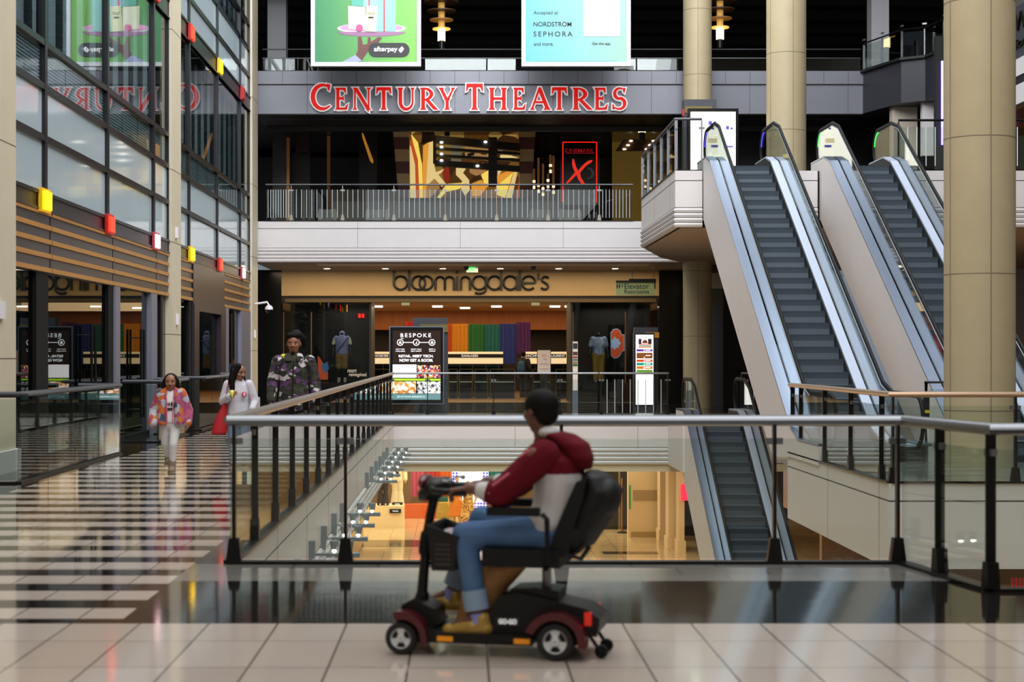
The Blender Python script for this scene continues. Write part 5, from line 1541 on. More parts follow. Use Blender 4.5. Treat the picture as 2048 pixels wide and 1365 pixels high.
# ------------------------------------------------------------------ lower store seen through the opening
D = 66
for i, (xa, xb, y1, c, lab) in enumerate(((822, 848, 994, '#c4586a', 'pink hanging cloth in the basement store'), (848, 879, 1004, '#b8321c', 'red hanging cloth in the basement store'), (879, 905, 1005, '#d06418', 'orange hanging cloth in the basement store'), (977, 1004, 1030, '#1c6a66', 'teal hanging cloth right of the basement screen'), (1004, 1022, 1030, '#2a3a78', 'blue hanging cloth in the basement store'))):
    x0, x1, z0, z1 = R(xa, 890, xb, y1, D); m = MB(); n = 10
    for k in range(n):
        a, b = x0 + (x1 - x0) * k / n, x0 + (x1 - x0) * (k + 1) / n; ya, yb = D + .04 * math.sin(k * 2.1), D + .04 * math.sin((k + 1) * 2.1)
        m.hexa([(a, ya, z0), (b, yb, z0), (b, yb + .02, z0), (a, ya + .02, z0), (a, ya, z1), (b, yb, z1), (b, yb + .02, z1), (a, ya + .02, z1)])
    bmesh.ops.remove_doubles(m.bm, verts=m.bm.verts, dist=.0005)
    tag(m.build('hanging_cloth', noisy('cloth_%d' % i, c, c, 2, .8)), lab, 'cloth', 'hanging cloths in the basement store')
for i, (xa, xb, y0, y1, c, lab) in enumerate(((805, 872, 1010, 1029, '#c85a1c', 'low orange plinth in the basement store'), (872, 905, 1007, 1029, '#a8862c', 'low olive yellow plinth in the basement store'), (876, 905, 996, 1006.5, '#1c5a4a', 'dark green plinth top in the basement store'))):
    x0, x1, z0, z1 = R(xa, y0, xb, y1, 64.5 + i * .01 + (.7 if i == 2 else 0)); m = MB(); YY = 64.5 + (.7 if i == 2 else 0); m.box(x0, x1, YY, YY + .6, LB, z1); tag(m.build('display_plinth', pm('plinth_%d' % i, c, .6)), lab, 'plinth')
t = thing('display_plinth', 'cream display plinth under the two left basement mannequins', 'plinth', (at(768, 1050, 61).x, 61, LB))
x0, x1, z0, z1 = R(727, 1013, 807, 1050, 61); bx('block', pm('plinth_cream', '#ecd3a0', .5), t, x0, x1, 61, 62.2, LB, z1)
for (q, wd) in (((779, 1019, 802, 1027), 'TAHARI'), ((783, 1008.5, 804, 1016), 'KORS')):
    x0, x1, z0, z1 = R(*q, 60.9); bx('name_plate', black, t, x0, x1, 60.9 + (.6 if wd == 'KORS' else 0), 60.97 + (.6 if wd == 'KORS' else 0), z0, z1); txt(wd, x0 + .1, x1 - .1, z0 + .05, .045, 60.89 + (.6 if wd == 'KORS' else 0), se, t)
t = thing('display_plinth', 'cream display plinth under the lit basement screen', 'plinth', (at(945, 1050, 62).x, 62, LB))
x0, x1, z0, z1 = R(905, 1020, 977, 1052, 62); bx('block', M['plinth_cream'], t, x0, x1, 62, 63, LB, z1); x0, x1, z0, z1 = R(947, 1017, 966, 1024, 61.9); bx('name_plate', black, t, x0, x1, 61.85, 61.93, z0, z1)
t = thing('lit_screen', 'bright lit screen with blue diamond border in the basement store', 'screen', (at(941, 1020, 63.5).x, 63.5, LB))
SD2 = 63.5
x0, x1, z0, z1 = R(904, 920, 977, 1016, SD2); bx('screen', pm('screen_glow', '#e8ecff', .3, emit=1.5), t, x0, x1, SD2, SD2 + .1, z0, z1); bx('stand', white2, t, x0 + .1, x1 - .1, SD2 + .02, SD2 + .1, LB, z0)
bd = pm('screen_blue', '#4a3cff', .3, emit=1.2)
def dia(x, y): flat('diamond', bd, t, [(x - 2.9, y), (x, y - 2.9), (x + 2.9, y), (x, y + 2.9)], SD2, .006)
for j in range(14):
    for x in (907, 913.3, 967.7, 974): dia(x, 935 + j * 6.1)
for x in (919.5, 925.7, 932, 938, 944, 950.3, 956.5, 962): dia(x, 1007.8); dia(x, 1014)
a, b = at(922, 946, SD2), at(951, 946, SD2); txt('getaway', a.x, b.x, a.z, .11, SD2 - .01, pm('screen_slate', '#5a86a0', .3, emit=.5), t); a, b = at(937, 955, SD2), at(955, 955, SD2); txt('glam', a.x, b.x, a.z, .12, SD2 - .01, M['screen_slate'], t, shear=.3)
# slanted brown stair side and right hand shop fronts below
m = MB(); q = [at(x, y, 65) for x, y in ((745, 1000), (822, 938), (822, 1012), (740, 1012))]; m.prism_y([(p.x, p.z) for p in q], 65, 65.2); tag(m.build('stair_panel', pm('stair_brown', '#6b5330', .6)), 'slanted olive brown panel behind the basement mannequins', 'panel')
m = MB(); pm('lower_cream', '#e0c292', .55); x0, x1, z0, z1 = R(1256, 900, 1322, 1080, 58); m.box(x0, x1, 58, 58.3, LB, -1.31); struct(m.build('wall_lower_pier', M['lower_cream']))
x0, x1, z0, z1 = R(1262, 1066, 1320, 1077, 57.97); m = MB(); m.box(x0, x1, 57.95, 58, LB, LB + .17); m2_ = R(1266, 981, 1318, 1001, 57.97); m.box(m2_[0], m2_[1], 57.97, 58, m2_[2], m2_[3]); struct(m.build('baseboard_lower', pm('lower_taupe', '#a88a58', .5)))
for i, (xa, xb, D_) in enumerate(((1320, 1331, 56.9), (1337, 1356, 54.5), (1358, 1369, 53.5))):
    x0, x1, _, _ = R(xa, 0, xb, 0, D_); t = thing('basement_pilaster', 'cream basement pilaster ' + ['beside the taupe based wall', 'in the middle of the right hand group', 'nearest the lower escalator'][i], 'pilaster', ((x0 + x1) / 2, D_, LB)); bx('shaft', M['lower_cream'], t, x0, x1, D_, D_ + .8, LB + .35, -1.32); bx('base', M['lower_cream'], t, x0 - .04, x1 + .04, D_ - .05, D_ + .85, LB, LB + .35)
x0, x1, _, _ = R(1330, 0, 1400, 0, 58); m = MB(); m.box(x0, x1 + 3, 58.4, 58.6, LB, -1.2); struct(m.build('wall_lower_dark', black))
t = sroot('door_2', (at(1230, 1030, 60.5).x, 60.5, LB)); x0, x1, z0, z1 = R(1200, 928, 1262, 1027, 60.5); bx('door_panel', pm('lower_door', '#2c2618', .2), t, x0, x1, 60.5, 60.6, LB, -1.32); bx('door_frame', pm('lower_door_frame', '#8a7448', .4), t, (x0 + x1) / 2 + .1, (x0 + x1) / 2 + .16, 60.45, 60.5, LB, -1.32)
t = thing('crowd_post', 'slim brass barrier post in the basement shop doorway', 'post', (at(1244, 1032, 59.3).x, 59.3, LB)); a = at(1244, 957, 59.3); m = MB(); m.tube([(a.x, 59.3, LB + .05), (a.x, 59.3, a.z)], .035, 10); m.build('post', pm('brass', '#b08050', .3, .8), t, smooth=True); m = MB(); m.lathe((a.x, 59.3, LB), [(.17, 0), (.17, .03), (.04, .06)], 16); m.build('base', black, t)
m = MB(); v = at(1260, 995, 57.6); m.box(v.x - .03, v.x + .03, 57.6, 57.64, v.z - .4, v.z + .4); tag(m.build('green_sticker', pm('sticker_green', '#3a9a50', .5)), 'narrow green sticker strip on the basement wall edge', 'sticker')
# clothes rack at the right
t = thing('clothes_rack', 'black two bar clothes rack behind the seated person, in the basement store', 'rack', (at(1170, 1000, 63).x, 63, LB))
a, b = at(1150, 948, 63), at(1200, 948, 63)
m = MB(); m.tube([(a.x, 63, a.z), (b.x, 63, b.z)], .02, 8); m.tube([(a.x, 63, a.z - .25), (b.x, 63, a.z - .25)], .02, 8); m.build('bar', black, t)
for X in (a.x, b.x): m = MB(); m.tube([(X, 63, LB), (X, 63, -1.9)], .02, 8); m.build('upright', black, t)
for i, (x, c) in enumerate(((1162, '#b8d4d0'), (1169, '#c8e0e0'), (1177, '#2a2a3a'), (1187, '#e8d8b0'), (1194, '#d8c090'))):
    v = at(x, 950, 63); m = MB(); m.prism_y([(v.x - .05, v.z + .4), (v.x + .05, v.z + .4), (v.x + .1, v.z + .3), (v.x + .09, v.z - .35), (v.x - .09, v.z - .35), (v.x - .1, v.z + .3)], 62.97 - .002 * i, 63.03); tag(m.build('hanging_garment', pm('garment_%d' % i, c, .8), bevel=.01), ['pale green garment, leftmost on the basement rack', 'pale blue garment, second on the basement rack', 'dark navy garment on the basement rack', 'cream patterned garment on the basement rack', 'tan garment, rightmost on the basement rack'][i], 'garment', 'garments on the basement rack')
m = MB(); v = at(1368, 985, 53.4); m.box(v.x - .1, v.x + .2, 53.3, 53.4, v.z - .25, v.z + .25); tag(m.build('red_lit_sign', pm('sign_redlit', '#ff2850', .5, emit=1)), 'small red lit sign beside the lower escalator', 'sign')
# red chairs far below at the right edge
for i, x in enumerate((2040,)):
    D_ = 40; v = at(x, 1190, D_); t = thing('red_chair', ['red slatted folding chair at the right picture edge on the basement floor', 'red slatted folding chair cut off by the right picture edge'][i], 'chair', (v.x, D_, LB), 0, 'red chairs in the basement')
    m = MB()
    for k in range(5): m.box(v.x - .2 + k * .09, v.x - .14 + k * .09, D_, D_ + .02, LB + .45, LB + .95)
    m.build('backrest', pm('chair_red', '#d8303a', .5), t); m = MB(); m.box(v.x - .22, v.x + .22, D_ - .4, D_, LB + .42, LB + .46); m.build('seat', M['chair_red'], t)
    for dx in (-.2, .18):
        for dy in (-.38, -.02): bx('leg', M['chair_red'], t, v.x + dx, v.x + dx + .03, D_ + dy, D_ + dy + .03, LB, LB + .43)
m = MB(); m.box(9.5, 16, 46, 46.3, LB, -1.2); struct(m.build('wall_lower_orange', pm('lower_orange', '#86684a', .6)))
# ------------------------------------------------------------------ people
skin1 = noisy('skin_brown', '#8f5f45', '#82543b', 8, .5)
skin2 = noisy('skin_deep', '#6a4230', '#5c3828', 8, .5)
hairm = noisy('hair_black', '#070505', '#100c0a', 30, .7, bump=.4, stretch=(1, 1, .2), spec=.15)
eyew = pm('eye_white', '#a89c92', .4)
eyed = pm('eye_dark', '#140c08', .2)
lipm = pm('lip', '#7a3c34', .5)
V = Vector
def hand(mb, w, d, n, L, curl=.5, side=1):
    w, d, n = V(w), V(d).normalized(), V(n).normalized()
    s = d.cross(n).normalized() * side
    for k, ln in zip((-1.5, -.5, .5, 1.5), (.85, 1.0, .96, .8)):
        o = s * (-k * .125 * L)
        mb.cap(w + o * .6, .08 * L, w + d * .48 * L + o, .075 * L, 6)
        a = math.cos(curl) ; b_ = math.sin(curl)
        d1 = d * a + n * b_
        d2 = d * math.cos(curl * 2.1) + n * math.sin(curl * 2.1)
        p0 = w + d * .48 * L + o; p1 = p0 + d1 * .24 * L * ln; p2 = p1 + d2 * .2 * L * ln
        mb.cap(p0, .066 * L, p1, .058 * L, 6); mb.cap(p1, .058 * L, p2, .05 * L, 6)
    t0 = w + d * .12 * L + s * .16 * L; t1 = t0 + (d * .55 + s * .6 + n * .3).normalized() * .28 * L
    mb.cap(t0, .085 * L, t1, .068 * L, 6); mb.cap(t1, .066 * L, t1 + (d * .8 + n * .4).normalized() * .2 * L, .055 * L, 6)

def head_shapes(mb, c, hs, R3, neck=None):
    """head of height hs centred at c; R3 turns the local frame (face towards -Y)"""
    f = lambda x, y, z: c + R3 @ V((x * hs, y * hs, z * hs))
    mb.ell(f(0, .03, .12), .335 * hs, .41 * hs, .37 * hs, 16, 10, R3)
    mb.ell(f(0, -.06, -.14), .27 * hs, .30 * hs, .30 * hs, 14, 9, R3)
    mb.ell(f(0, -.14, -.36), .15 * hs, .15 * hs, .12 * hs, 12, 8, R3)
    mb.cap(f(0, -.36, .04), .035 * hs, f(0, -.43, -.1), .06 * hs, 8)
    for s in (-1, 1):
        mb.ell(f(s * .07, -.39, -.11), .05 * hs, .05 * hs, .035 * hs, 8, 6, R3)
        mb.ell(f(s * .345, .04, -.02), .035 * hs, .08 * hs, .12 * hs, 8, 6, R3)
        mb.ell(f(s * .17, -.26, -.08), .10 * hs, .09 * hs, .09 * hs, 10, 6, R3)
    mb.ell(f(0, -.31, .12), .22 * hs, .06 * hs, .05 * hs, 10, 6, R3)
    mb.ell(f(0, -.33, -.22), .10 * hs, .05 * hs, .04 * hs, 10, 6, R3)

def face(c, hs, R3, Mx, parent, brow=True):
    f = lambda x, y, z: c + R3 @ V((x * hs, y * hs, z * hs))
    for s in (-1, 1):
        m = MB(); m.ell(f(s * .14, -.325, .015), .05 * hs, .036 * hs, .02 * hs, 10, 6, R3); m.bm.transform(Mx); e = m.build('eye', eyew, parent, smooth='all')
        m = MB(); m.ell(f(s * .14, -.352, .015), .026 * hs, .015 * hs, .022 * hs, 8, 6, R3); m.bm.transform(Mx); m.build('iris', eyed, e, smooth='all')
        m = MB(); m.cap(f(s * .07, -.365, .095), .016 * hs, f(s * .22, -.32, .105), .012 * hs, 6); m.bm.transform(Mx); m.build('eyebrow', hairm, parent, smooth='all')
    m = MB(); m.ell(f(0, -.372, -.205), .1 * hs, .028 * hs, .022 * hs, 12, 6, R3); m.ell(f(0, -.37, -.245), .085 * hs, .03 * hs, .024 * hs, 12, 6, R3); m.bm.transform(Mx); m.build('lips', lipm, parent, smooth='all')

def figure(name, label, cat, loc, H, heading=0, hs=.21, legs=None, arms=None, turn=0, tilt=0, skin=skin1, slim=1.0, headless=False, group=None, vox=None, facey=True, hands=True, sw=.105):
    """standing figure facing -Y; joints in fractions of H"""
    t = thing(name, label, cat, loc, heading, group)
    Mx = Matrix.Translation(loc) @ Matrix.Rotation(heading, 4, 'Z')
    J = {}
    S = lambda p: V(p) * H
    legs = legs or [((-.055, 0, .27), (-.055, .01, .045)), ((.055, 0, .27), (.055, .01, .045))]
    arms = arms or [((-.15, .01, .64), (-.165, -.04, .50)), ((.15, .01, .64), (.165, -.04, .50))]
    J['hip'] = [S((-.05, 0, .50)), S((.05, 0, .50))]
    J['knee'] = [S(l[0]) for l in legs]; J['ank'] = [S(l[1]) for l in legs]
    J['sh'] = [S((-sw, .0, .795)), S((sw, .0, .795))]
    J['elb'] = [S(a[0]) for a in arms]; J['wr'] = [S(a[1]) for a in arms]
    J['S'] = S; J['Mx'] = Mx; J['H'] = H
    mb = MB()
    q = slim
    mb.rings([(S((0, .0, .455)), .05 * H * q, .05 * H), (S((0, .0, .49)), .085 * H * q, .062 * H), (S((0, 0, .55)), .083 * H * q, .06 * H), (S((0, 0, .62)), .075 * H * q, .052 * H), (S((0, -.005, .71)), .09 * H * q, .062 * H), (S((0, 0, .78)), .09 * H * q, .055 * H), (S((0, .005, .82)), .05 * H * q, .04 * H), (S((0, .005, .84)), .035 * H, .035 * H)])
    mb.cap(S((0, .008, .80)), .036 * H, S((0, -.002, .875)), .034 * H, 10)
    for i in (0, 1):
        mb.cap(J['hip'][i], .056 * H * q, J['knee'][i], .036 * H * q); mb.cap(J['knee'][i], .036 * H * q, J['ank'][i], .021 * H)
        mb.cap(J['ank'][i], .022 * H, J['ank'][i] + V((0, -.08 * H, -.022 * H)), .017 * H)
        mb.cap(J['sh'][i], .032 * H * q, J['elb'][i], .026 * H * q); mb.cap(J['elb'][i], .026 * H * q, J['wr'][i], .018 * H)
        if hands:
            d = (J['wr'][i] - J['elb'][i]).normalized()
            hand(mb, J['wr'][i], d, V((-1 if i else 1, -.25, 0)), .105 * H, .45, 1 if i else -1)
    c = V((0, -.012 * H, H - hs * .5)) + V((0, 0, 0))
    R3 = Matrix.Rotation(turn, 3, 'Z') @ Matrix.Rotation(tilt, 3, 'X')
    J['head'] = c; J['R3'] = R3; J['hs'] = hs
    if not headless: head_shapes(mb, c, hs, R3)
    mb.bm.transform(Mx)
    blob(mb, 'body', skin, t, vox or max(.006, H * .0055), 3)
    if not headless and facey: face(c, hs, R3, Mx, t)
    return t, J

def garment(J, t, name, mat, shapes, vox=.01, sm=4, fn=None):
    mb = MB(); shapes(mb); mb.bm.transform(J['Mx']); return blob(mb, name, mat, t, vox, sm, fn)
def trousers(J, t, mat, k=1.25, hem=.03, flare=1.0, name='trousers', vox=.01):
    H, S = J['H'], J['S']
    def f(mb):
        mb.rings([(S((0, 0, .435)), .055 * H * k, .05 * H * k), (S((0, 0, .48)), .085 * H * k * .92, .066 * H * k * .92), (S((0, 0, .56)), .078 * H * k * .95, .056 * H * k)])
        for i in (0, 1):
            a = J['ank'][i] + (J['knee'][i] - J['ank'][i]).normalized() * hem * H
            mb.cap(J['hip'][i], .056 * H * k, J['knee'][i], .038 * H * k); mb.cap(J['knee'][i], .038 * H * k, a, .027 * H * k * flare)
    return garment(J, t, name, mat, f, vox)
def shoes(J, t, mat, sole=None, tall=0, k=1.0, name='shoe'):
    H = J['H']
    for i in (0, 1):
        a = J['ank'][i]
        mb = MB(); mb.cap(a + V((0, .01 * H, -.018 * H)), .03 * H * k, a + V((0, -.085 * H, -.026 * H)), .024 * H * k); mb.cap(a + V((0, 0, -.01 * H)), .029 * H * k, a + V((0, 0, .02 * H + tall * H)), .03 * H * k)
        mb.bm.transform(J['Mx']); o = blob(mb, name, mat, t, .007, 3)
        if sole:
            m = MB(); m.rings([(a + V((0, -.035 * H, -.055 * H + .0)), .03 * H * k, .085 * H), (a + V((0, -.035 * H, -.04 * H)), .03 * H * k, .083 * H)], n=16); m.bm.transform(J['Mx']); m.build('sole', sole, o, smooth=True)
def top(J, t, mat, k=1.3, hem=.44, flare=1.0, sleeve=.9, ks=1.5, name='jacket', vox=.01, collar=True, fn=None, sm=4):
    H, S = J['H'], J['S']
    def f(mb):
        mb.rings([(S((0, 0, hem)), .088 * H * k * flare, .068 * H * k * flare), (S((0, 0, hem + .03)), .09 * H * k * flare, .07 * H * k * flare), (S((0, 0, .62)), .088 * H * k, .064 * H * k), (S((0, -.005, .72)), .092 * H * k, .066 * H * k), (S((0, 0, .79)), .085 * H * k, .055 * H * k), (S((0, .004, .83)), .05 * H * k, .045 * H * k)] + ([(S((0, .006, .855)), .047 * H, .047 * H)] if collar else []))
    o = garment(J, t, name, mat, f, vox, sm, fn)
    for i in (0, 1):
        def g(mb):
            w_ = J['elb'][i] + (J['wr'][i] - J['elb'][i]) * sleeve
            if sleeve > 0:
                d_ = (w_ - J['elb'][i]).normalized()
                mb.cap(J['sh'][i], .036 * H * ks, J['elb'][i], .031 * H * ks); mb.cap(J['elb'][i], .031 * H * ks, w_, .026 * H * ks)
                for q_ in (.2, .55, .85): c_ = J['sh'][i].lerp(J['elb'][i], q_); mb.ell(c_, .036 * H * ks, .035 * H * ks, .012 * H)
            else: mb.cap(J['sh'][i], .036 * H * ks, J['sh'][i] + (J['elb'][i] - J['sh'][i]) * (-sleeve), .033 * H * ks)
        if abs(sleeve) > .15: garment(J, t, 'sleeve', mat, g, vox, 3, fn)
    return o
def hair(J, t, strands, cap=True, mat=hairm, name='hair', vox=.009, capz=.16, hy=.09):
    c, hs, R3 = J['head'], J['hs'], J['R3']
    f = lambda p: c + R3 @ (V(p) * hs)
    def g(mb):
        if cap:
            mb.ell(f((0, hy, capz)), .378 * hs, .42 * hs, .365 * hs, 16, 10, R3); mb.ell(f((0, .2, -.05)), .33 * hs, .26 * hs, .34 * hs, 14, 8, R3)
        for s in strands:
            for (p0, r0), (p1, r1) in zip(s[:-1], s[1:]): mb.cap(f(p0), r0 * hs, f(p1), r1 * hs, 8)
    return garment(J, t, name, mat, g, vox, 3)

# girl in a patchwork fleece jacket
t, J = figure('person', 'girl in colourful patchwork fleece jacket and white trousers walking towards us', 'person', (-3.72, 22.2, 0), 1.26, .05, .235, sw=.10,
    legs=[((-.062, .03, .29), (-.04, .14, .12)), ((.03, -.07, .28), (.015, -.04, .045))], arms=[((-.165, .02, .62), (-.175, -.06, .50)), ((.165, .02, .62), (.175, -.06, .50))])
trousers(J, t, noisy('white_denim', '#d8d4d2', '#bdb8b7', 9, .8, bump=.5), 1.12, .05)
top(J, t, noisy('white_shirt', '#e2dedd', '#d4cfce', 6, .8), 1.1, .5, 1, -.5, 1.1, 'shirt')
fl = cells('fleece_patchwork', ['#b45c28', '#96405f', '#9a9ea8', '#33485a', '#b86a2c', '#9c4c6c', '#a8a8b0'], 15, .95, .08)
H = 1.25
def fleece(side):
    def f(mb):
        S = J['S']
        mb.rings([(S((side * .075, 0, .475)), .052 * H, .108 * H), (S((side * .085, 0, .50)), .062 * H, .115 * H), (S((side * .08, 0, .62)), .062 * H, .1 * H), (S((side * .075, 0, .72)), .058 * H, .09 * H), (S((side * .06, .0, .80)), .05 * H, .07 * H), (S((side * .045, .01, .86)), .022 * H, .05 * H)])
        mb.rings([(S((side * .05, .05, .475)), .075 * H, .05 * H), (S((side * .05, .05, .72)), .065 * H, .045 * H), (S((side * .04, .04, .85)), .03 * H, .03 * H)])
        i = 0 if side < 0 else 1
        mb.cap(J['sh'][i], .062 * H, J['elb'][i], .06 * H); mb.cap(J['elb'][i], .06 * H, J['wr'][i], .05 * H)
    return f
o = garment(J, t, 'jacket', fl, lambda mb: (fleece(-1)(mb), fleece(1)(mb)), .012, 5)
m = MB(); Sx = J['S']
for s in (-1, 1): m.tube([Sx((s * .026, -.105, .49)), Sx((s * .03, -.1, .62)), Sx((s * .034, -.09, .74)), Sx((s * .045, -.06, .83))], .006 * 1.25, 6)
m.bm.transform(J['Mx']); m.build('zip_edge', pm('zip_pink', '#c0607a', .6), t, smooth=True)
hair(J, t, [[((-.3, .05, .1), .16), ((-.4, .05, -.3), .15), ((-.42, .02, -.75), .12), ((-.36, -.02, -1.0), .06)], [((.3, .05, .1), .16), ((.4, .06, -.3), .15), ((.42, .05, -.7), .12), ((.38, .02, -.95), .06)], [((0, .2, -.1), .3), ((0, .25, -.7), .25)]])
bo = pm('boot_taupe', '#7d6a58', .8)
shoes(J, t, bo, pm('sole_tan', '#8a7a68', .7), .05, 1.35, 'boot')
m = MB()
for q in ([(-.045, .70), (-.03, .715), (-.02, .69), (-.04, .67)], [(-.012, .715), (.0, .70), (-.008, .67), (-.018, .69)], [(.008, .715), (.026, .71), (.02, .67), (.005, .68)], [(.03, .71), (.046, .70), (.04, .66), (.028, .675)], [(-.04, .655), (.04, .66), (.035, .635), (-.03, .63)]): m.prism_y([(a * 1.25, b * 1.25) for a, b in q], -.0975, -.083)
m.bm.transform(J['Mx']); m.build('shirt_print', pm('print_dark', '#241a20', .8), t)

# girl in a white jacket with a red bag
t, J = figure('person', 'girl in white jacket with red shoulder bag, looking aside beside the railing', 'person', (-3.0, 23.3, 0), 1.38, .12, .25, turn=.75, tilt=.12, sw=.10,
    arms=[((-.15, .0, .63), (-.075, -.13, .69)), ((.16, .0, .63), (.13, -.11, .55))])
trousers(J, t, noisy('pale_denim', '#7d8ea0', '#68788c', 6, .8), 1.2, .03)
top(J, t, noisy('white_jacket', '#cfcbd2', '#b5b1ba', 9, .8, bump=.6), 1.14, .42, 1.15, .88, 1.35)
shoes(J, t, pm('shoe_maroon', '#5a2028', .6), white2, 0, 1.1)
hair(J, t, [[((-.32, .08, .1), .17), ((-.42, .06, -.35), .17), ((-.4, -.06, -.8), .16), ((-.3, -.12, -1.05), .07)], [((.32, .08, .1), .17), ((.42, .1, -.3), .16), ((.46, .08, -.75), .14), ((.52, .0, -1.1), .06)], [((0, .22, -.1), .32), ((0, .28, -.8), .3)], [((-.2, -.2, .38), .14), ((-.34, -.14, .0), .1), ((-.38, -.1, -.4), .1)]])
m = MB(); S = J['S']; m.ell(S((.055, -.098, .70)), .035, .012, .04, 14, 8); m.bm.transform(J['Mx']); b_ = m.build('chest_badge', pm('badge_pink', '#c84a6a', .6), t, smooth=True)
m = MB(); m.ell(S((.057, -.106, .698)), .012, .008, .026, 10, 6); m.bm.transform(J['Mx']); m.build('badge_mark', pm('badge_light', '#e8d8d0', .6), b_, smooth=True)
Hh = 1.36
bag = thing('shoulder_bag', 'red cloth shoulder bag hanging beside the girl in the white jacket', 'bag', tuple(J['Mx'] @ S((-.17, -.03, .30))))
mb = MB(); mb.rings([(S((-.19, -.02, .31)), .09, .05), (S((-.185, -.02, .33)), .105, .065), (S((-.165, -.02, .45)), .095, .06), (S((-.14, -.03, .56)), .05, .035), (S((-.125, -.04, .62)), .03, .02)]); mb.bm.transform(J['Mx']); blob(mb, 'pouch', noisy('bag_red', '#b5121c', '#9c0e18', 5, .6), bag, .01, 3)
m = MB(); m.tube([S((-.13, -.045, .60)), S((-.115, -.085, .70)), S((-.10, -.075, .79)), S((-.095, -.02, .835)), S((-.11, .05, .80))], .006, 8, rx=.028, up=(1, 0, 0)); m.bm.transform(J['Mx']); m.build('strap', M['bag_red'], bag, smooth=True)
m = MB(); c = S((-.06, -.165, .715)); m.ell(c, .035, .032, .045, 12, 8); m.ell(c + V((.01, -.01, -.03)), .028, .026, .04, 10, 6); m.bm.transform(J['Mx'])
o = blob(m, 'snack_bag', pm('snack_yellow', '#d9cf62', .5), None, .006, 2); tag(o, 'small yellow snack bag held by the girl in the white jacket', 'snack')

# man in a camouflage jacket
t, J = figure('person', 'man with tied back dark hair in a purple and green camouflage jacket behind the railing', 'person', (-2.22, 22.9, 0), 1.77, .1, .265, turn=-.12, skin=skin1, sw=.115,
    arms=[((-.158, .02, .64), (-.165, -.05, .50)), ((.158, .02, .64), (.172, -.03, .50))])
trousers(J, t, pm('black_trousers', '#121215', .8), 1.2, .02); shoes(J, t, pm('shoe_black', '#0e0e0f', .5), white2)
camo = cells('camouflage', ['#23261a', '#3a3c28', '#1a1816', '#5a3860', '#2c2e20', '#b9b2b4', '#442a4c', '#2a2c1e', '#15140f'], 15, .85, .12, stretch=(1, 1, 1.5))
top(J, t, camo, 1.2, .43, 1.12, .95, 1.42, vox=.013)
m = MB(); S = J['S']; m.tube([S((-.01, -.104, .45)), S((-.008, -.103, .62)), S((-.004, -.1, .74)), S((0, -.085, .80))], .01, 6, rx=.024, up=(1, 0, 0)); m.bm.transform(J['Mx']); m.build('zip_placket', pm('zip_black', '#0b0b0c', .7), t, smooth=True)
for s in (-1, 1):
    m = MB(); m.rings([(S((s * .04, -.06, .80)), .05, .03), (S((s * .045, -.05, .83)), .05, .03), (S((s * .04, -.03, .858)), .03, .025)]); m.bm.transform(J['Mx']); m.build('collar', camo, t, smooth=True)
m = MB(); m.ell(S((-.075, .02, .825)), .05, .05, .05, 12, 8); m.bm.transform(J['Mx']); m.build('yellow_strap', pm('hi_vis_yellow', '#c8c81e', .6), t, smooth=True)
hair(J, t, [[((-.2, -.2, .42), .16), ((.2, -.18, .42), .16)], [((.2, .15, .45), .22), ((.45, .3, .25), .17), ((.5, .35, -.1), .1)], [((0, .2, .5), .2), ((.15, .35, .55), .18)]], capz=.18, hy=.13)
m = MB(); c, hs, R3 = J['head'], J['hs'], J['R3']; f = lambda x, y, z: c + R3 @ V((x * hs, y * hs, z * hs))
m.cap(f(-.1, -.345, -.17), .022 * hs, f(.1, -.345, -.17), .022 * hs, 6); m.ell(f(0, -.28, -.42), .08 * hs, .05 * hs, .06 * hs, 10, 6); m.bm.transform(J['Mx']); m.build('beard', hairm, t, smooth=True)
m = MB(); m.torus(S((0, -.012, .815)), .065, .006, 'z', 20, 6); m.bm.transform(J['Mx']); m.build('necklace', pm('necklace_gold', '#b89048', .3, .9), t, smooth=True)

# shopper with a backpack inside the store
v = at(1047, 787, 60.4)
t, J = figure('person', 'shopper with a blue backpack walking in the lit store opening', 'person', (v.x, 60.4, 0), 1.6, PI - .5, .22, vox=.014, facey=False)
trousers(J, t, pm('jeans_dark', '#1c2430', .8), 1.2, vox=.016); top(J, t, pm('jacket_dark', '#17181c', .8), 1.25, .46, 1, .9, 1.5, vox=.016); shoes(J, t, black); hair(J, t, [], vox=.012)
mb = MB(); S = J['S']; mb.rings([(S((0, .11, .52)), .13, .08), (S((0, .12, .6)), .15, .1), (S((0, .115, .74)), .13, .085), (S((0, .1, .79)), .08, .05)]); mb.bm.transform(J['Mx']); o = blob(mb, 'backpack', pm('backpack_blue', '#1c4a74', .7), None, .016, 3); tag(o, 'blue backpack worn by the shopper in the store', 'backpack')

# mannequins
def mann(label, x, yfeet, D, H, z=None, **k):
    v = at(x, yfeet, D); z = v.z if z is None else z
    return figure('mannequin', label, 'mannequin', (v.x, D, z), H, k.pop('heading', 0), .2, facey=False, **k)
mw = pm('mannequin_black', '#161416', .3); mc_ = pm('mannequin_cream', '#e6dcc8', .5); mt_ = pm('mannequin_tan', '#d2a468', .5)
t, J = mann('mannequin in a lilac padded vest and tan shorts in the left store window', 684, 760, SD + 1.0, 1.75, WZ, headless=True, skin=mw, vox=.014)
top(J, t, noisy('vest_lilac', '#8f8fc0', '#7777a8', 2, .6, bump=.4, stretch=(1, 1, 14)), 1.32, .50, 1, -.25, 1.3, 'vest', .014); trousers(J, t, pm('shorts_tan', '#8d6a3c', .8), 1.35, .26, 1.6, 'shorts', .014)
m = MB(); S = J['S']; m.tube([S((.1, -.06, .80)), S((.02, -.1, .68)), S((-.08, -.095, .55))], .012, 6, rx=.02, up=(1, 0, 0)); m.bm.transform(J['Mx']); m.build('strap', black, t); shoes(J, t, pm('shoe_cream', '#c9b09c', .7))
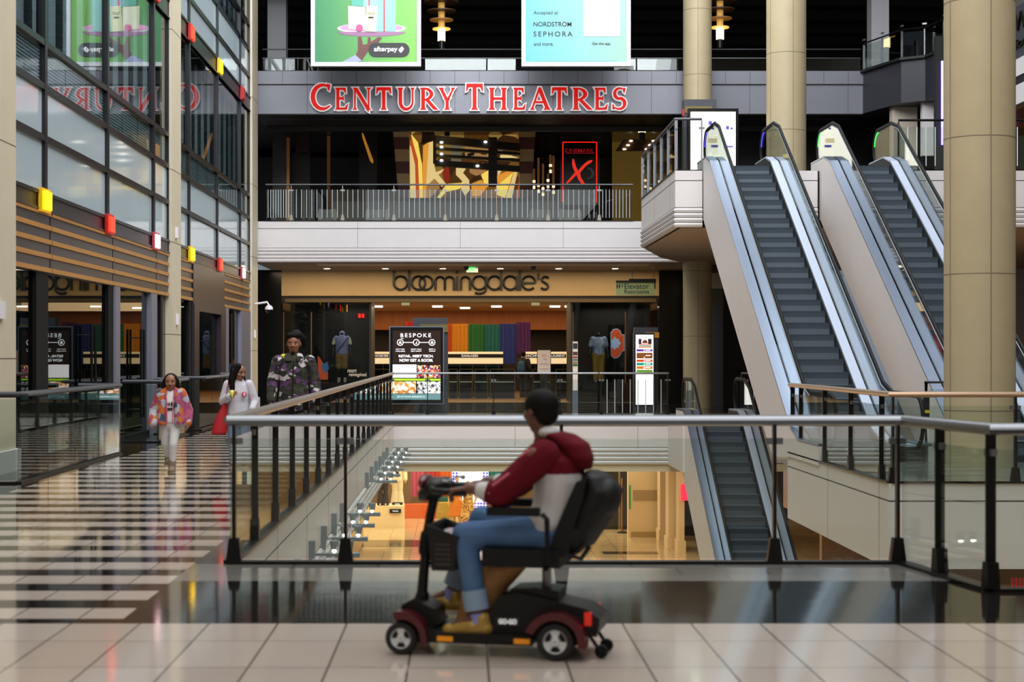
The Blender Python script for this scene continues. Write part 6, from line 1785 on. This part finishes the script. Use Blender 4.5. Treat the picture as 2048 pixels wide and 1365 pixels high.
mb = MB(); mb.ell(S((0, .02, .87)), .1, .09, .1); mb.bm.transform(J['Mx']); mb.build('hood', M['vest_lilac'], t, smooth=True)
for s in (-1, 1): m = MB(); m.cap(S((s * .115, 0, .79)), .07, S((s * .15, 0, .70)), .06); m.bm.transform(J['Mx']); m.build('sleeve', mc_, t, smooth=True)
t, J = mann('mannequin in a pale blue T-shirt and ochre trousers in the right store window', 1197, 757, SD + 1.0, 1.72, WZ, headless=True, skin=mw, vox=.014)
top(J, t, cells('tie_dye', ['#a8b4d8', '#8f9cc8', '#c0c8e4', '#6a78a8'], 9, .8, .4), 1.3, .50, 1, -.75, 1.4, 'shirt', .014, collar=False); trousers(J, t, noisy('trousers_ochre', '#a8823a', '#8a6a2c', 4, .8), 1.45, .01, 1.3, vox=.014); shoes(J, t, pm('shoe_pale', '#b8a090', .7))
m = MB(); m.rings([(S((.17, -.02, .42)), .05, .04), (S((.17, -.02, .52)), .06, .05), (S((.15, -.02, .6)), .03, .03)]); m.bm.transform(J['Mx']); m.build('pouch', black, t, smooth=True)
PZ = at(0, 1013, 61).z
t, J = mann('basement mannequin in a white top and flared black trousers on the cream plinth', 766, 1022, 61.3, 1.75, PZ, skin=mc_, vox=.014)
top(J, t, mc_, 1.05, .58, 1, -.1, 1, 'top', .014, collar=False); trousers(J, t, pm('trousers_black2', '#2a2018', .7), 1.2, .0, 2.3, vox=.014)
t, J = mann('basement mannequin in a long cream suit behind the small name plates', 795, 1012, 61.9, 1.75, PZ, skin=mt_, vox=.014)
top(J, t, pm('suit_cream', '#e8d8b0', .7), 1.2, .46, 1.15, .95, 1.6, vox=.014); trousers(J, t, M['suit_cream'], 1.4, .0, 2.2, vox=.014); m = MB(); S = J['S']; m.rings([(S((0, -.06, .55)), .07, .05), (S((0, -.06, .68)), .06, .05)]); m.bm.transform(J['Mx']); m.build('dark_top', pm('top_dark', '#2a1c14', .7), t, smooth=True)
def dress(J, t, mat, hem, fl): return top(J, t, mat, 1.1, hem, fl, -.3, 1.2, 'dress', .014, collar=False)
t, J = mann('basement mannequin in a long orange dress left of the lit screen', 914, 1049, 61.2, 1.78, LB, skin=mt_, vox=.014); dress(J, t, noisy('dress_orange', '#d87a1c', '#c06a14', 3, .7), .22, 1.75); shoes(J, t, black)
t, J = mann('basement mannequin in a patterned tan dress before the lit screen', 936, 1054, 60.2, 1.72, LB, skin=mt_, vox=.014, arms=[((-.17, .0, .66), (-.10, -.06, .56)), ((.17, 0, .66), (.12, -.06, .54))]); dress(J, t, cells('dress_pattern', ['#c89a50', '#b07a34', '#dcc080', '#8a5a24'], 16, .8, .3), .16, 1.7); shoes(J, t, black)
t, J = mann('basement mannequin in a brown dress right of the lit screen', 986, 1049, 61.2, 1.75, LB, skin=mt_, vox=.014); dress(J, t, cells('dress_brown', ['#8a6428', '#6a4a1c', '#a8823a'], 14, .8, .3), .2, 1.7); shoes(J, t, black)
t, J = mann('basement mannequin in an orange outfit far left behind the side railing', 571, 1020, 61.5, 1.75, LB + .3, skin=mt_, vox=.014); dress(J, t, M['dress_orange'], .2, 1.5)
t, J = mann('basement mannequin in dark clothes far left behind the side railing', 597, 1020, 62, 1.75, LB + .3, skin=mt_, vox=.014); dress(J, t, pm('dress_dark', '#2a1c18', .8), .1, 1.4)
m = MB(); v = at(585, 1020, 61.5); m.box(v.x - .6, v.x + .7, 61, 62.5, LB, LB + .3); tag(m.build('display_plinth', M['plinth_cream']), 'low cream plinth far left in the basement, behind the side railing', 'plinth')

# ------------------------------------------------------------------ mobility scooter
al = math.radians(12.5)
OX = V((.503, 8.755, 0))
fw, lf = V((-math.cos(al), math.sin(al), 0)), V((-math.sin(al), -math.cos(al), 0))
def U(u, v, z): return OX + fw * u + lf * v + V((0, 0, z))
SM = Matrix(((fw.x, lf.x, 0, OX.x), (fw.y, lf.y, 0, OX.y), (0, 0, 1, 0), (0, 0, 0, 1)))
sct = thing('mobility_scooter', 'black and red four wheeled mobility scooter in front of the nearest railing', 'scooter', tuple(OX))
plb = pm('scooter_plastic', '#060607', .45, spec=.35); redp = pm('scooter_red', '#4e0812', .25, .1, coat=.3); rim = pm('wheel_silver', '#d4d6d8', .4, .1); seatm = noisy('seat_vinyl', '#070708', '#0c0c0d', 20, .6, spec=.3)
def sb(m, name, mat, parent, **k):
    m.bm.transform(SM); return m.build(name, mat, parent, **k)
def wheel(u, v, r, name='wheel', wd=.055):
    m = MB(); m.lathe((u, v, r), [(r * .62, -wd / 2), (r * .9, -wd / 2), (r, -wd * .25), (r, wd * .25), (r * .9, wd / 2), (r * .62, wd / 2)], 28, 'y', True); w_ = sb(m, name, pm('tyre', '#161617', .7), sct, smooth=True)
    m = MB(); s_ = 1 if v > 0 else -1
    m.lathe((u, v, r), [(.005, s_ * wd * .2), (.005, s_ * wd * .52), (r * .2, s_ * wd * .5), (r * .24, s_ * wd * .34), (r * .56, s_ * wd * .34), (r * .62, s_ * wd * .5), (r * .68, s_ * wd * .46), (r * .68, s_ * wd * .2)], 28, 'y')
    sb(m, 'wheel_rim', rim, w_, smooth=True)
    for k in range(3):
        A0 = k * 2 * PI / 3 + .5; m = MB(); pts = [(u + r * .55 * math.cos(A0 + a), r + r * .55 * math.sin(A0 + a)) for a in (-.55, -.3, 0, .3, .55)] + [(u + r * .27 * math.cos(A0 + a), r + r * .27 * math.sin(A0 + a)) for a in (.45, 0, -.45)]
        m.prism(pts, lambda p, q: (p, v + s_ * wd * .3, q), lambda p, q: (p, v + s_ * wd * .37, q)); sb(m, 'wheel_recess', plb, w_)
for v in (.20, -.20): wheel(0, v, .095, wd=.065); wheel(.785, v * .95, .083)
def sideprof(pts, v0, v1, name, mat, bevel=.012):
    m = MB(); m.prism(pts, lambda a, b: (a, v0, b), lambda a, b: (a, v1, b)); return sb(m, name, mat, sct, bevel=bevel)
sideprof([(.68, .065), (.12, .065), (.12, .115), (.60, .115), (.66, .14)], -.2, .2, 'floor_deck', plb)
sideprof([(.33, .09), (-.05, .09), (-.2, .13), (-.21, .2), (-.14, .25), (.02, .285), (.2, .32), (.30, .30), (.345, .2)], -.15, .15, 'rear_body', plb, .02)
sideprof([(.26, .30), (.0, .27), (.0, .33), (.12, .345), (.24, .335)], -.12, .12, 'battery_cover', plb, .012)
for s in (1, -1):
    m = MB(); A = [math.radians(20 + 170 * i / 14) for i in range(15)]
    m.prism([(.0 + .155 * math.cos(a), .09 + .15 * math.sin(a)) for a in A] + [(.115 * math.cos(a), .09 + .112 * math.sin(a)) for a in A[::-1]], lambda a, b: (a, s * .145, b), lambda a, b: (a, s * .245, b)); sb(m, 'rear_fender', redp, sct, bevel=.008)
    A = [math.radians(70 + 125 * i / 14) for i in range(15)]; m = MB(); m.prism([(.78 + .13 * math.cos(a), .08 + .14 * math.sin(a)) for a in A] + [(.78 + .10 * math.cos(a), .08 + .10 * math.sin(a)) for a in A[::-1]], lambda a, b: (a, s * .13, b), lambda a, b: (a, s * .225, b)); sb(m, 'front_fender', redp if s > 0 else redp, sct, bevel=.008)
    for u in (.56, .17): m = MB(); m.box(u - .04, u + .04, s * .198, s * .206, .075, .10); sb(m, 'side_reflector', pm('reflector_amber', '#e08a10', .3, emit=.15), sct)
    m = MB(); m.box(-.17, -.135, s * .15, s * .165, .17, .235); sb(m, 'tail_light', pm('tail_red', '#d8281a', .3, emit=.25), sct, bevel=.004)
    m = MB(); m.lathe((-.21, s * .1, .035), [(.005, -.015), (.03, -.015), (.035, 0), (.03, .015), (.005, .015)], 14, 'y'); m.tube([(-.21, s * .115, .035), (-.15, s * .115, .12)], .01, 6); sb(m, 'anti_tip_wheel', rubber, sct, smooth=True)
sideprof([(.70, .09), (.62, .14), (.63, .22), (.74, .27), (.80, .24), (.84, .12)], -.13, .13, 'front_shroud', plb, .015)
m = MB(); m.box(.31, .19, .150, .158, .155, .2); o = sb(m, 'maker_badge', pm('badge_dark', '#1c1c1e', .4), sct)
lg = txt('GO-GO', .295, .205, .165, .024, .16, pw, None, name='badge_lettering', depth=.003, bold=.02)
lg.data.transform(W[sct].inverted() @ SM); lg.parent = sct; W[lg] = W[sct]
# tiller
m = MB(); m.tube([(.735, 0, .20), (.715, 0, .42), (.70, 0, .57), (.685, 0, .68), (.66, 0, .79)], [.03, .026, .028, .024, .026], 12); til = sb(m, 'tiller', plb, sct, smooth=True)
m = MB(); m.cap((.71, 0, .50), .036, (.70, 0, .58), .036); sb(m, 'tiller_joint', rubber, til, smooth=True)
m = MB(); m.cap((.745, 0, .18), .05, (.725, 0, .27), .035); sb(m, 'tiller_boot', rubber, til, smooth=True)
m = MB(); m.rings([((.69, 0, .765), .05, .1), ((.67, 0, .80), .075, .14), ((.64, 0, .845), .075, .14), ((.63, 0, .875), .05, .11)]); con = sb(m, 'console', plb, sct, smooth='all')
m = MB(); m.ell((.705, 0, .855), .035, .12, .04); sb(m, 'console_shell', redp, con, smooth='all')
for s in (1, -1):
    m = MB(); m.tube([(.66, s * .08, .83), (.62, s * .2, .825), (.54, s * .245, .822), (.44, s * .235, .82)], [.02, .018, .018, .021], 10); sb(m, 'handlebar', plb, sct, smooth=True)
    m = MB(); m.tube([(.62, s * .14, .85), (.58, s * .16, .872), (.55, s * .15, .87)], .008, 6); m.ell((.545, s * .15, .87), .014, .014, .014, 8, 6); sb(m, 'control_lever', steel, con, smooth=True)
# basket
m = MB()
B0 = [(.55, .41, .14), (.66, .43, .14)]
def basket(m, inner):
    g = .012 if inner else 0
    lo = [(.52 + g, -.16 + g, .42 + g), (.64 - g, -.16 + g, .42 + g), (.64 - g, .16 - g, .42 + g), (.52 + g, .16 - g, .42 + g)]
    hi = [(.50 + g, -.19 + g, .59), (.655 - g, -.19 + g, .645), (.655 - g, .19 - g, .645), (.50 + g, .19 - g, .59)]
    return lo, hi
lo, hi = basket(m, False); li, hh_ = basket(m, True)
vl = [m.bm.verts.new(p) for p in lo]; vh = [m.bm.verts.new(p) for p in hi]; wl = [m.bm.verts.new(p) for p in li]; wh = [m.bm.verts.new(p) for p in hh_]
for i in range(4):
    j = (i + 1) % 4
    m._f([vl[i], vl[j], vh[j], vh[i]]); m._f([wl[i], wl[j], wh[j], wh[i]]); m._f([vh[i], vh[j], wh[j], wh[i]])
m._f(vl); m._f(wl)
bk = sb(m, 'basket', plb, sct)
m = MB(); m.tube([hi[0], hi[1], hi[2], hi[3]], .011, 8, closed=True); sb(m, 'basket_rim', plb, bk, smooth=True)
m = MB()
for k in range(5):
    z = .45 + k * .025
    m.box(.517 - .002 * k, .519 - .002 * k + .01, -.13, .13, z, z + .01); m.box(.54, .62, .162 + .004 * k, .168 + .004 * k, z, z + .01)
sb(m, 'basket_slots', pm('slot_grey', '#2c2c2e', .5), bk)
m = MB(); m.ell((.57, .04, .575), .055, .09, .05); m.ell((.56, -.07, .56), .05, .07, .045); m.ell((.585, .1, .56), .04, .04, .05); m.bm.transform(SM)
o = blob(m, 'clothing_bundle', cells('bundle_print', ['#8a8496', '#c8b0a8', '#3c3a48', '#e0d8dc', '#6a6078'], 30, .7, .3), None, .008, 3); tag(o, 'crumpled patterned bundle lying in the scooter basket', 'bundle')
# seat
m = MB(); m.tube([(.08, 0, .28), (.08, 0, .48)], .024, 12); sb(m, 'seat_post', steel, sct, smooth=True)
m = MB(); m.box(-.02, .37, -.22, .22, .455, .545); seat = sb(m, 'seat', seatm, sct, bevel=.035)
m = MB()
m.prism([(-.0, .50), (.03, .56), (-.005, .66), (-.055, .78), (-.10, .88), (-.15, .90), (-.135, .80), (-.09, .66), (-.06, .52)], lambda a, b: (a, -.2, b), lambda a, b: (a, .2, b)); sb(m, 'seat_back', seatm, sct, bevel=.02)
for s in (1, -1):
    m = MB(); m.box(.07, .33, s * .235, s * .295, .715, .755); ar = sb(m, 'armrest', seatm, sct, bevel=.015)
    m = MB(); m.tube([(.06, s * .262, .725), (.035, s * .262, .70), (.03, s * .262, .48), (.05, s * .2, .45)], .014, 8); sb(m, 'armrest_bracket', plb, ar, smooth=True)
# black coat / bag over the seat back
m = MB(); m.rings([((-.09, 0, .55), .07, .16), ((-.12, 0, .64), .10, .19), ((-.16, 0, .74), .12, .2), ((-.20, 0, .83), .11, .19), ((-.17, 0, .90), .07, .16), ((-.15, 0, .925), .03, .12)])
m.ell((-.24, .08, .80), .07, .1, .09); m.ell((-.08, .1, .60), .06, .1, .09); m.bm.transform(SM)
o = blob(m, 'backpack', noisy('bag_black', '#060607', '#0d0d0f', 12, .6, bump=.3, spec=.3), None, .01, 4); tag(o, 'bulky black bag hung over the scooter seat back', 'bag')
m = MB(); m.tube([(-.02, .1, .56), (-.06, .19, .52), (-.12, .17, .50), (-.16, .15, .56)], .012, 8, rx=.02); o2 = sb(m, 'bag_strap', rubber, None, smooth=True)
mw_ = W[o2].copy(); o2.parent = o; o2.matrix_parent_inverse = W[o].inverted()
# brown paper bag between the legs
m = MB(); m.rings([((.46, -.02, .115), .11, .09), ((.44, -.02, .2), .10, .10), ((.40, -.02, .32), .12, .11), ((.34, -.02, .42), .15, .12), ((.33, -.02, .445), .15, .11)]); m.bm.transform(SM)
o = blob(m, 'paper_bag', noisy('kraft_paper', '#a87844', '#93683a', 4, .7, bump=.25), None, .01, 2); tag(o, 'large crumpled tan bag standing on the scooter deck between the legs', 'bag')

# ------------------------------------------------------------------ seated rider
rd = thing('person', 'person in maroon and grey hoodie and blue jeans riding the mobility scooter', 'person', tuple(U(.06, 0, .54)))
def rb(mb, name, mat, vox=.008, sm=4, fn=None):
    mb.bm.transform(SM); return blob(mb, name, mat, rd, vox, sm, fn)
hip = [V((.07, .09, .61)), V((.07, -.09, .61))]
knee = [V((.475, .12, .60)), V((.44, -.13, .66))]
ank = [V((.405, .135, .19)), V((.60, -.13, .27))]
sh = [V((.10, .185, 1.005)), V((.09, -.19, 1.005))]
elb = [V((.275, .235, .815)), V((.28, -.24, .83))]
wri = [V((.43, .235, .845)), V((.44, -.235, .845))]
HC = V((.115, -.01, 1.215))
HR = Matrix.Rotation(0, 3, 'Z')
# face direction: mostly away from the camera (towards -v) and forward (+u)
fd = V((.78, -.62, -.05)).normalized()
zz = V((0, 0, 1)); yy = -fd; xx = yy.cross(zz).normalized(); zz = xx.cross(yy).normalized()
HR = Matrix((xx, yy, zz)).transposed()
mb = MB()
mb.rings([((.06, 0, .56), .10, .14), ((.05, 0, .62), .115, .165), ((.03, 0, .74), .10, .145), ((.03, 0, .86), .105, .155), ((.05, 0, .97), .095, .165), ((.07, 0, 1.04), .07, .11), ((.08, 0, 1.08), .05, .055)])
mb.cap((.08, 0, 1.02), .052, (.105, -.005, 1.14), .05)
for i in (0, 1):
    mb.cap(hip[i], .075, knee[i], .055); mb.cap(knee[i], .055, ank[i], .036); mb.cap(ank[i], .036, ank[i] + V((.13, 0, -.055)), .026)
    mb.cap(sh[i], .055, elb[i], .042); mb.cap(elb[i], .042, wri[i], .028)
    hand(mb, wri[i], V((.9, 0, -.12)), V((0, 0, -1)), .16, .95, 1 if i else -1)
head_shapes(mb, HC, .225, HR)
rb(mb, 'body', skin2, .007)
face(HC, .225, HR, SM, rd)
mb = MB(); f = lambda x, y, z: HC + HR @ (V((x, y, z)) * .225)
mb.ell(f(0, .07, .17), .375 * .225, .44 * .225, .36 * .225, 18, 12, HR); mb.ell(f(0, .22, -.04), .31 * .225, .24 * .225, .27 * .225, 14, 8, HR); rb(mb, 'hair', hairm, .006)
jean = noisy('blue_denim', '#5878a0', '#34547c', 7, .9, detail=6, bump=.35)
mb = MB(); mb.rings([((.07, 0, .545), .12, .17), ((.06, 0, .62), .13, .185), ((.05, 0, .69), .115, .165)])
for i in (0, 1):
    e = knee[i] + (ank[i] - knee[i]) * .80
    mb.cap(hip[i], .093, knee[i], .068); mb.cap(knee[i], .068, e, .054)
rb(mb, 'jeans', jean, .009)
for i in (0, 1):
    e = knee[i] + (ank[i] - knee[i]) * .80; d = (ank[i] - knee[i]).normalized()
    m = MB(); m.tube([tuple(e - d * .055), tuple(e + d * .045)], .064, 16); sb(m, 'jean_cuff', pm('denim_cuff', '#8298b0', .85), rd, smooth=True)
    m = MB(); m.tube([tuple(ank[i] - d * .02), tuple(ank[i] + d * .03)], .042, 12); sb(m, 'sock', pm('sock_lilac', '#8f92d0', .8), rd, smooth=True)
    mb = MB(); a = ank[i]; mb.cap(a + V((-.035, 0, -.055)), .046, a + V((.15, 0, -.07)), .036); mb.cap(a + V((.03, 0, -.045)), .045, a + V((.10, 0, -.06)), .04); mb.cap(a + V((-.02, 0, -.01)), .046, a + V((-.02, 0, -.05)), .045)
    sh_ = rb(mb, 'shoe', noisy('shoe_gold', '#b8964a', '#a0803a', 8, .35, .3), .006)
    m = MB(); m.rings([(a + V((.06, 0, -.108)), .145, .044), (a + V((.06, 0, -.085)), .147, .046)], u=(1, 0, 0), v=(0, 1, 0), n=20); sb(m, 'sole', pm('sole_cream', '#ddd3c0', .6), sh_, smooth=True)
    m = MB()
    for k in range(4): m.tube([tuple(a + V((.02 + k * .025, .03, -.018 - k * .008))), tuple(a + V((.03 + k * .025, -.03, -.018 - k * .008)))], .004, 5)
    sb(m, 'laces', pm('lace', '#8a7848', .7), sh_)
gy_, mr = noisy('hoodie_grey', '#c9c6c4', '#b0adac', 8, .9, bump=.5), noisy('hoodie_maroon', '#620c1c', '#520916', 9, .95, spec=.2, bump=.5)
SMi = SM.inverted()
def split(c):
    p = SMi @ (W[rd] @ c) if False else SMi @ c
    return 1 if p.z > .915 - .25 * max(0, abs(p.x - .02) - .1) else 0
mb = MB()
mb.rings([((.07, 0, .625), .125, .18), ((.05, 0, .66), .135, .19), ((.02, 0, .76), .13, .18), ((.01, 0, .87), .135, .185), ((.03, 0, .98), .125, .195), ((.06, 0, 1.045), .09, .14), ((.075, 0, 1.085), .07, .085)])
rb(mb, 'hoodie', [gy_, mr], .009, 4, split)
for i in (0, 1):
    mb = MB(); mb.cap(sh[i] + V((-.03, -.03 * (1 if i == 0 else -1), 0)), .085, elb[i], .072); mb.cap(elb[i], .072, elb[i] + (wri[i] - elb[i]) * .25, .062); rb(mb, 'sleeve', mr, .009)
    mb = MB(); mb.cap(elb[i] + (wri[i] - elb[i]) * .25, .062, elb[i] + (wri[i] - elb[i]) * .55, .048); rb(mb, 'cuff', gy_, .008)
    m = MB(); s = 1 if i == 0 else -1; m.tube([tuple(sh[i] + V((.02, s * .07, .035))), tuple(sh[i] + V((.07, s * .075, 0)))], .006, 6, rx=.01); sb(m, 'sleeve_stripe', pm('stripe_pink', '#c06070', .8), rd); m = MB(); m.tube([tuple(elb[i] + V((-.06, s * .072, .11))), tuple(elb[i] + V((.02, s * .075, .05)))], .006, 6, rx=.01); sb(m, 'sleeve_stripe', pm('stripe_pink', '#c06070', .8), rd)
mb = MB()
mb.rings([((-.10, 0, .93), .05, .09), ((-.085, 0, .99), .075, .13), ((-.04, 0, 1.06), .095, .145), ((.02, 0, 1.105), .085, .125), ((.06, 0, 1.12), .06, .09)]); rb(mb, 'hood', mr, .009)
m = MB(); m.ell((.06, .045, 1.115), .055, .06, .032); sb(m, 'hood_lining', gy_, rd, smooth='all')
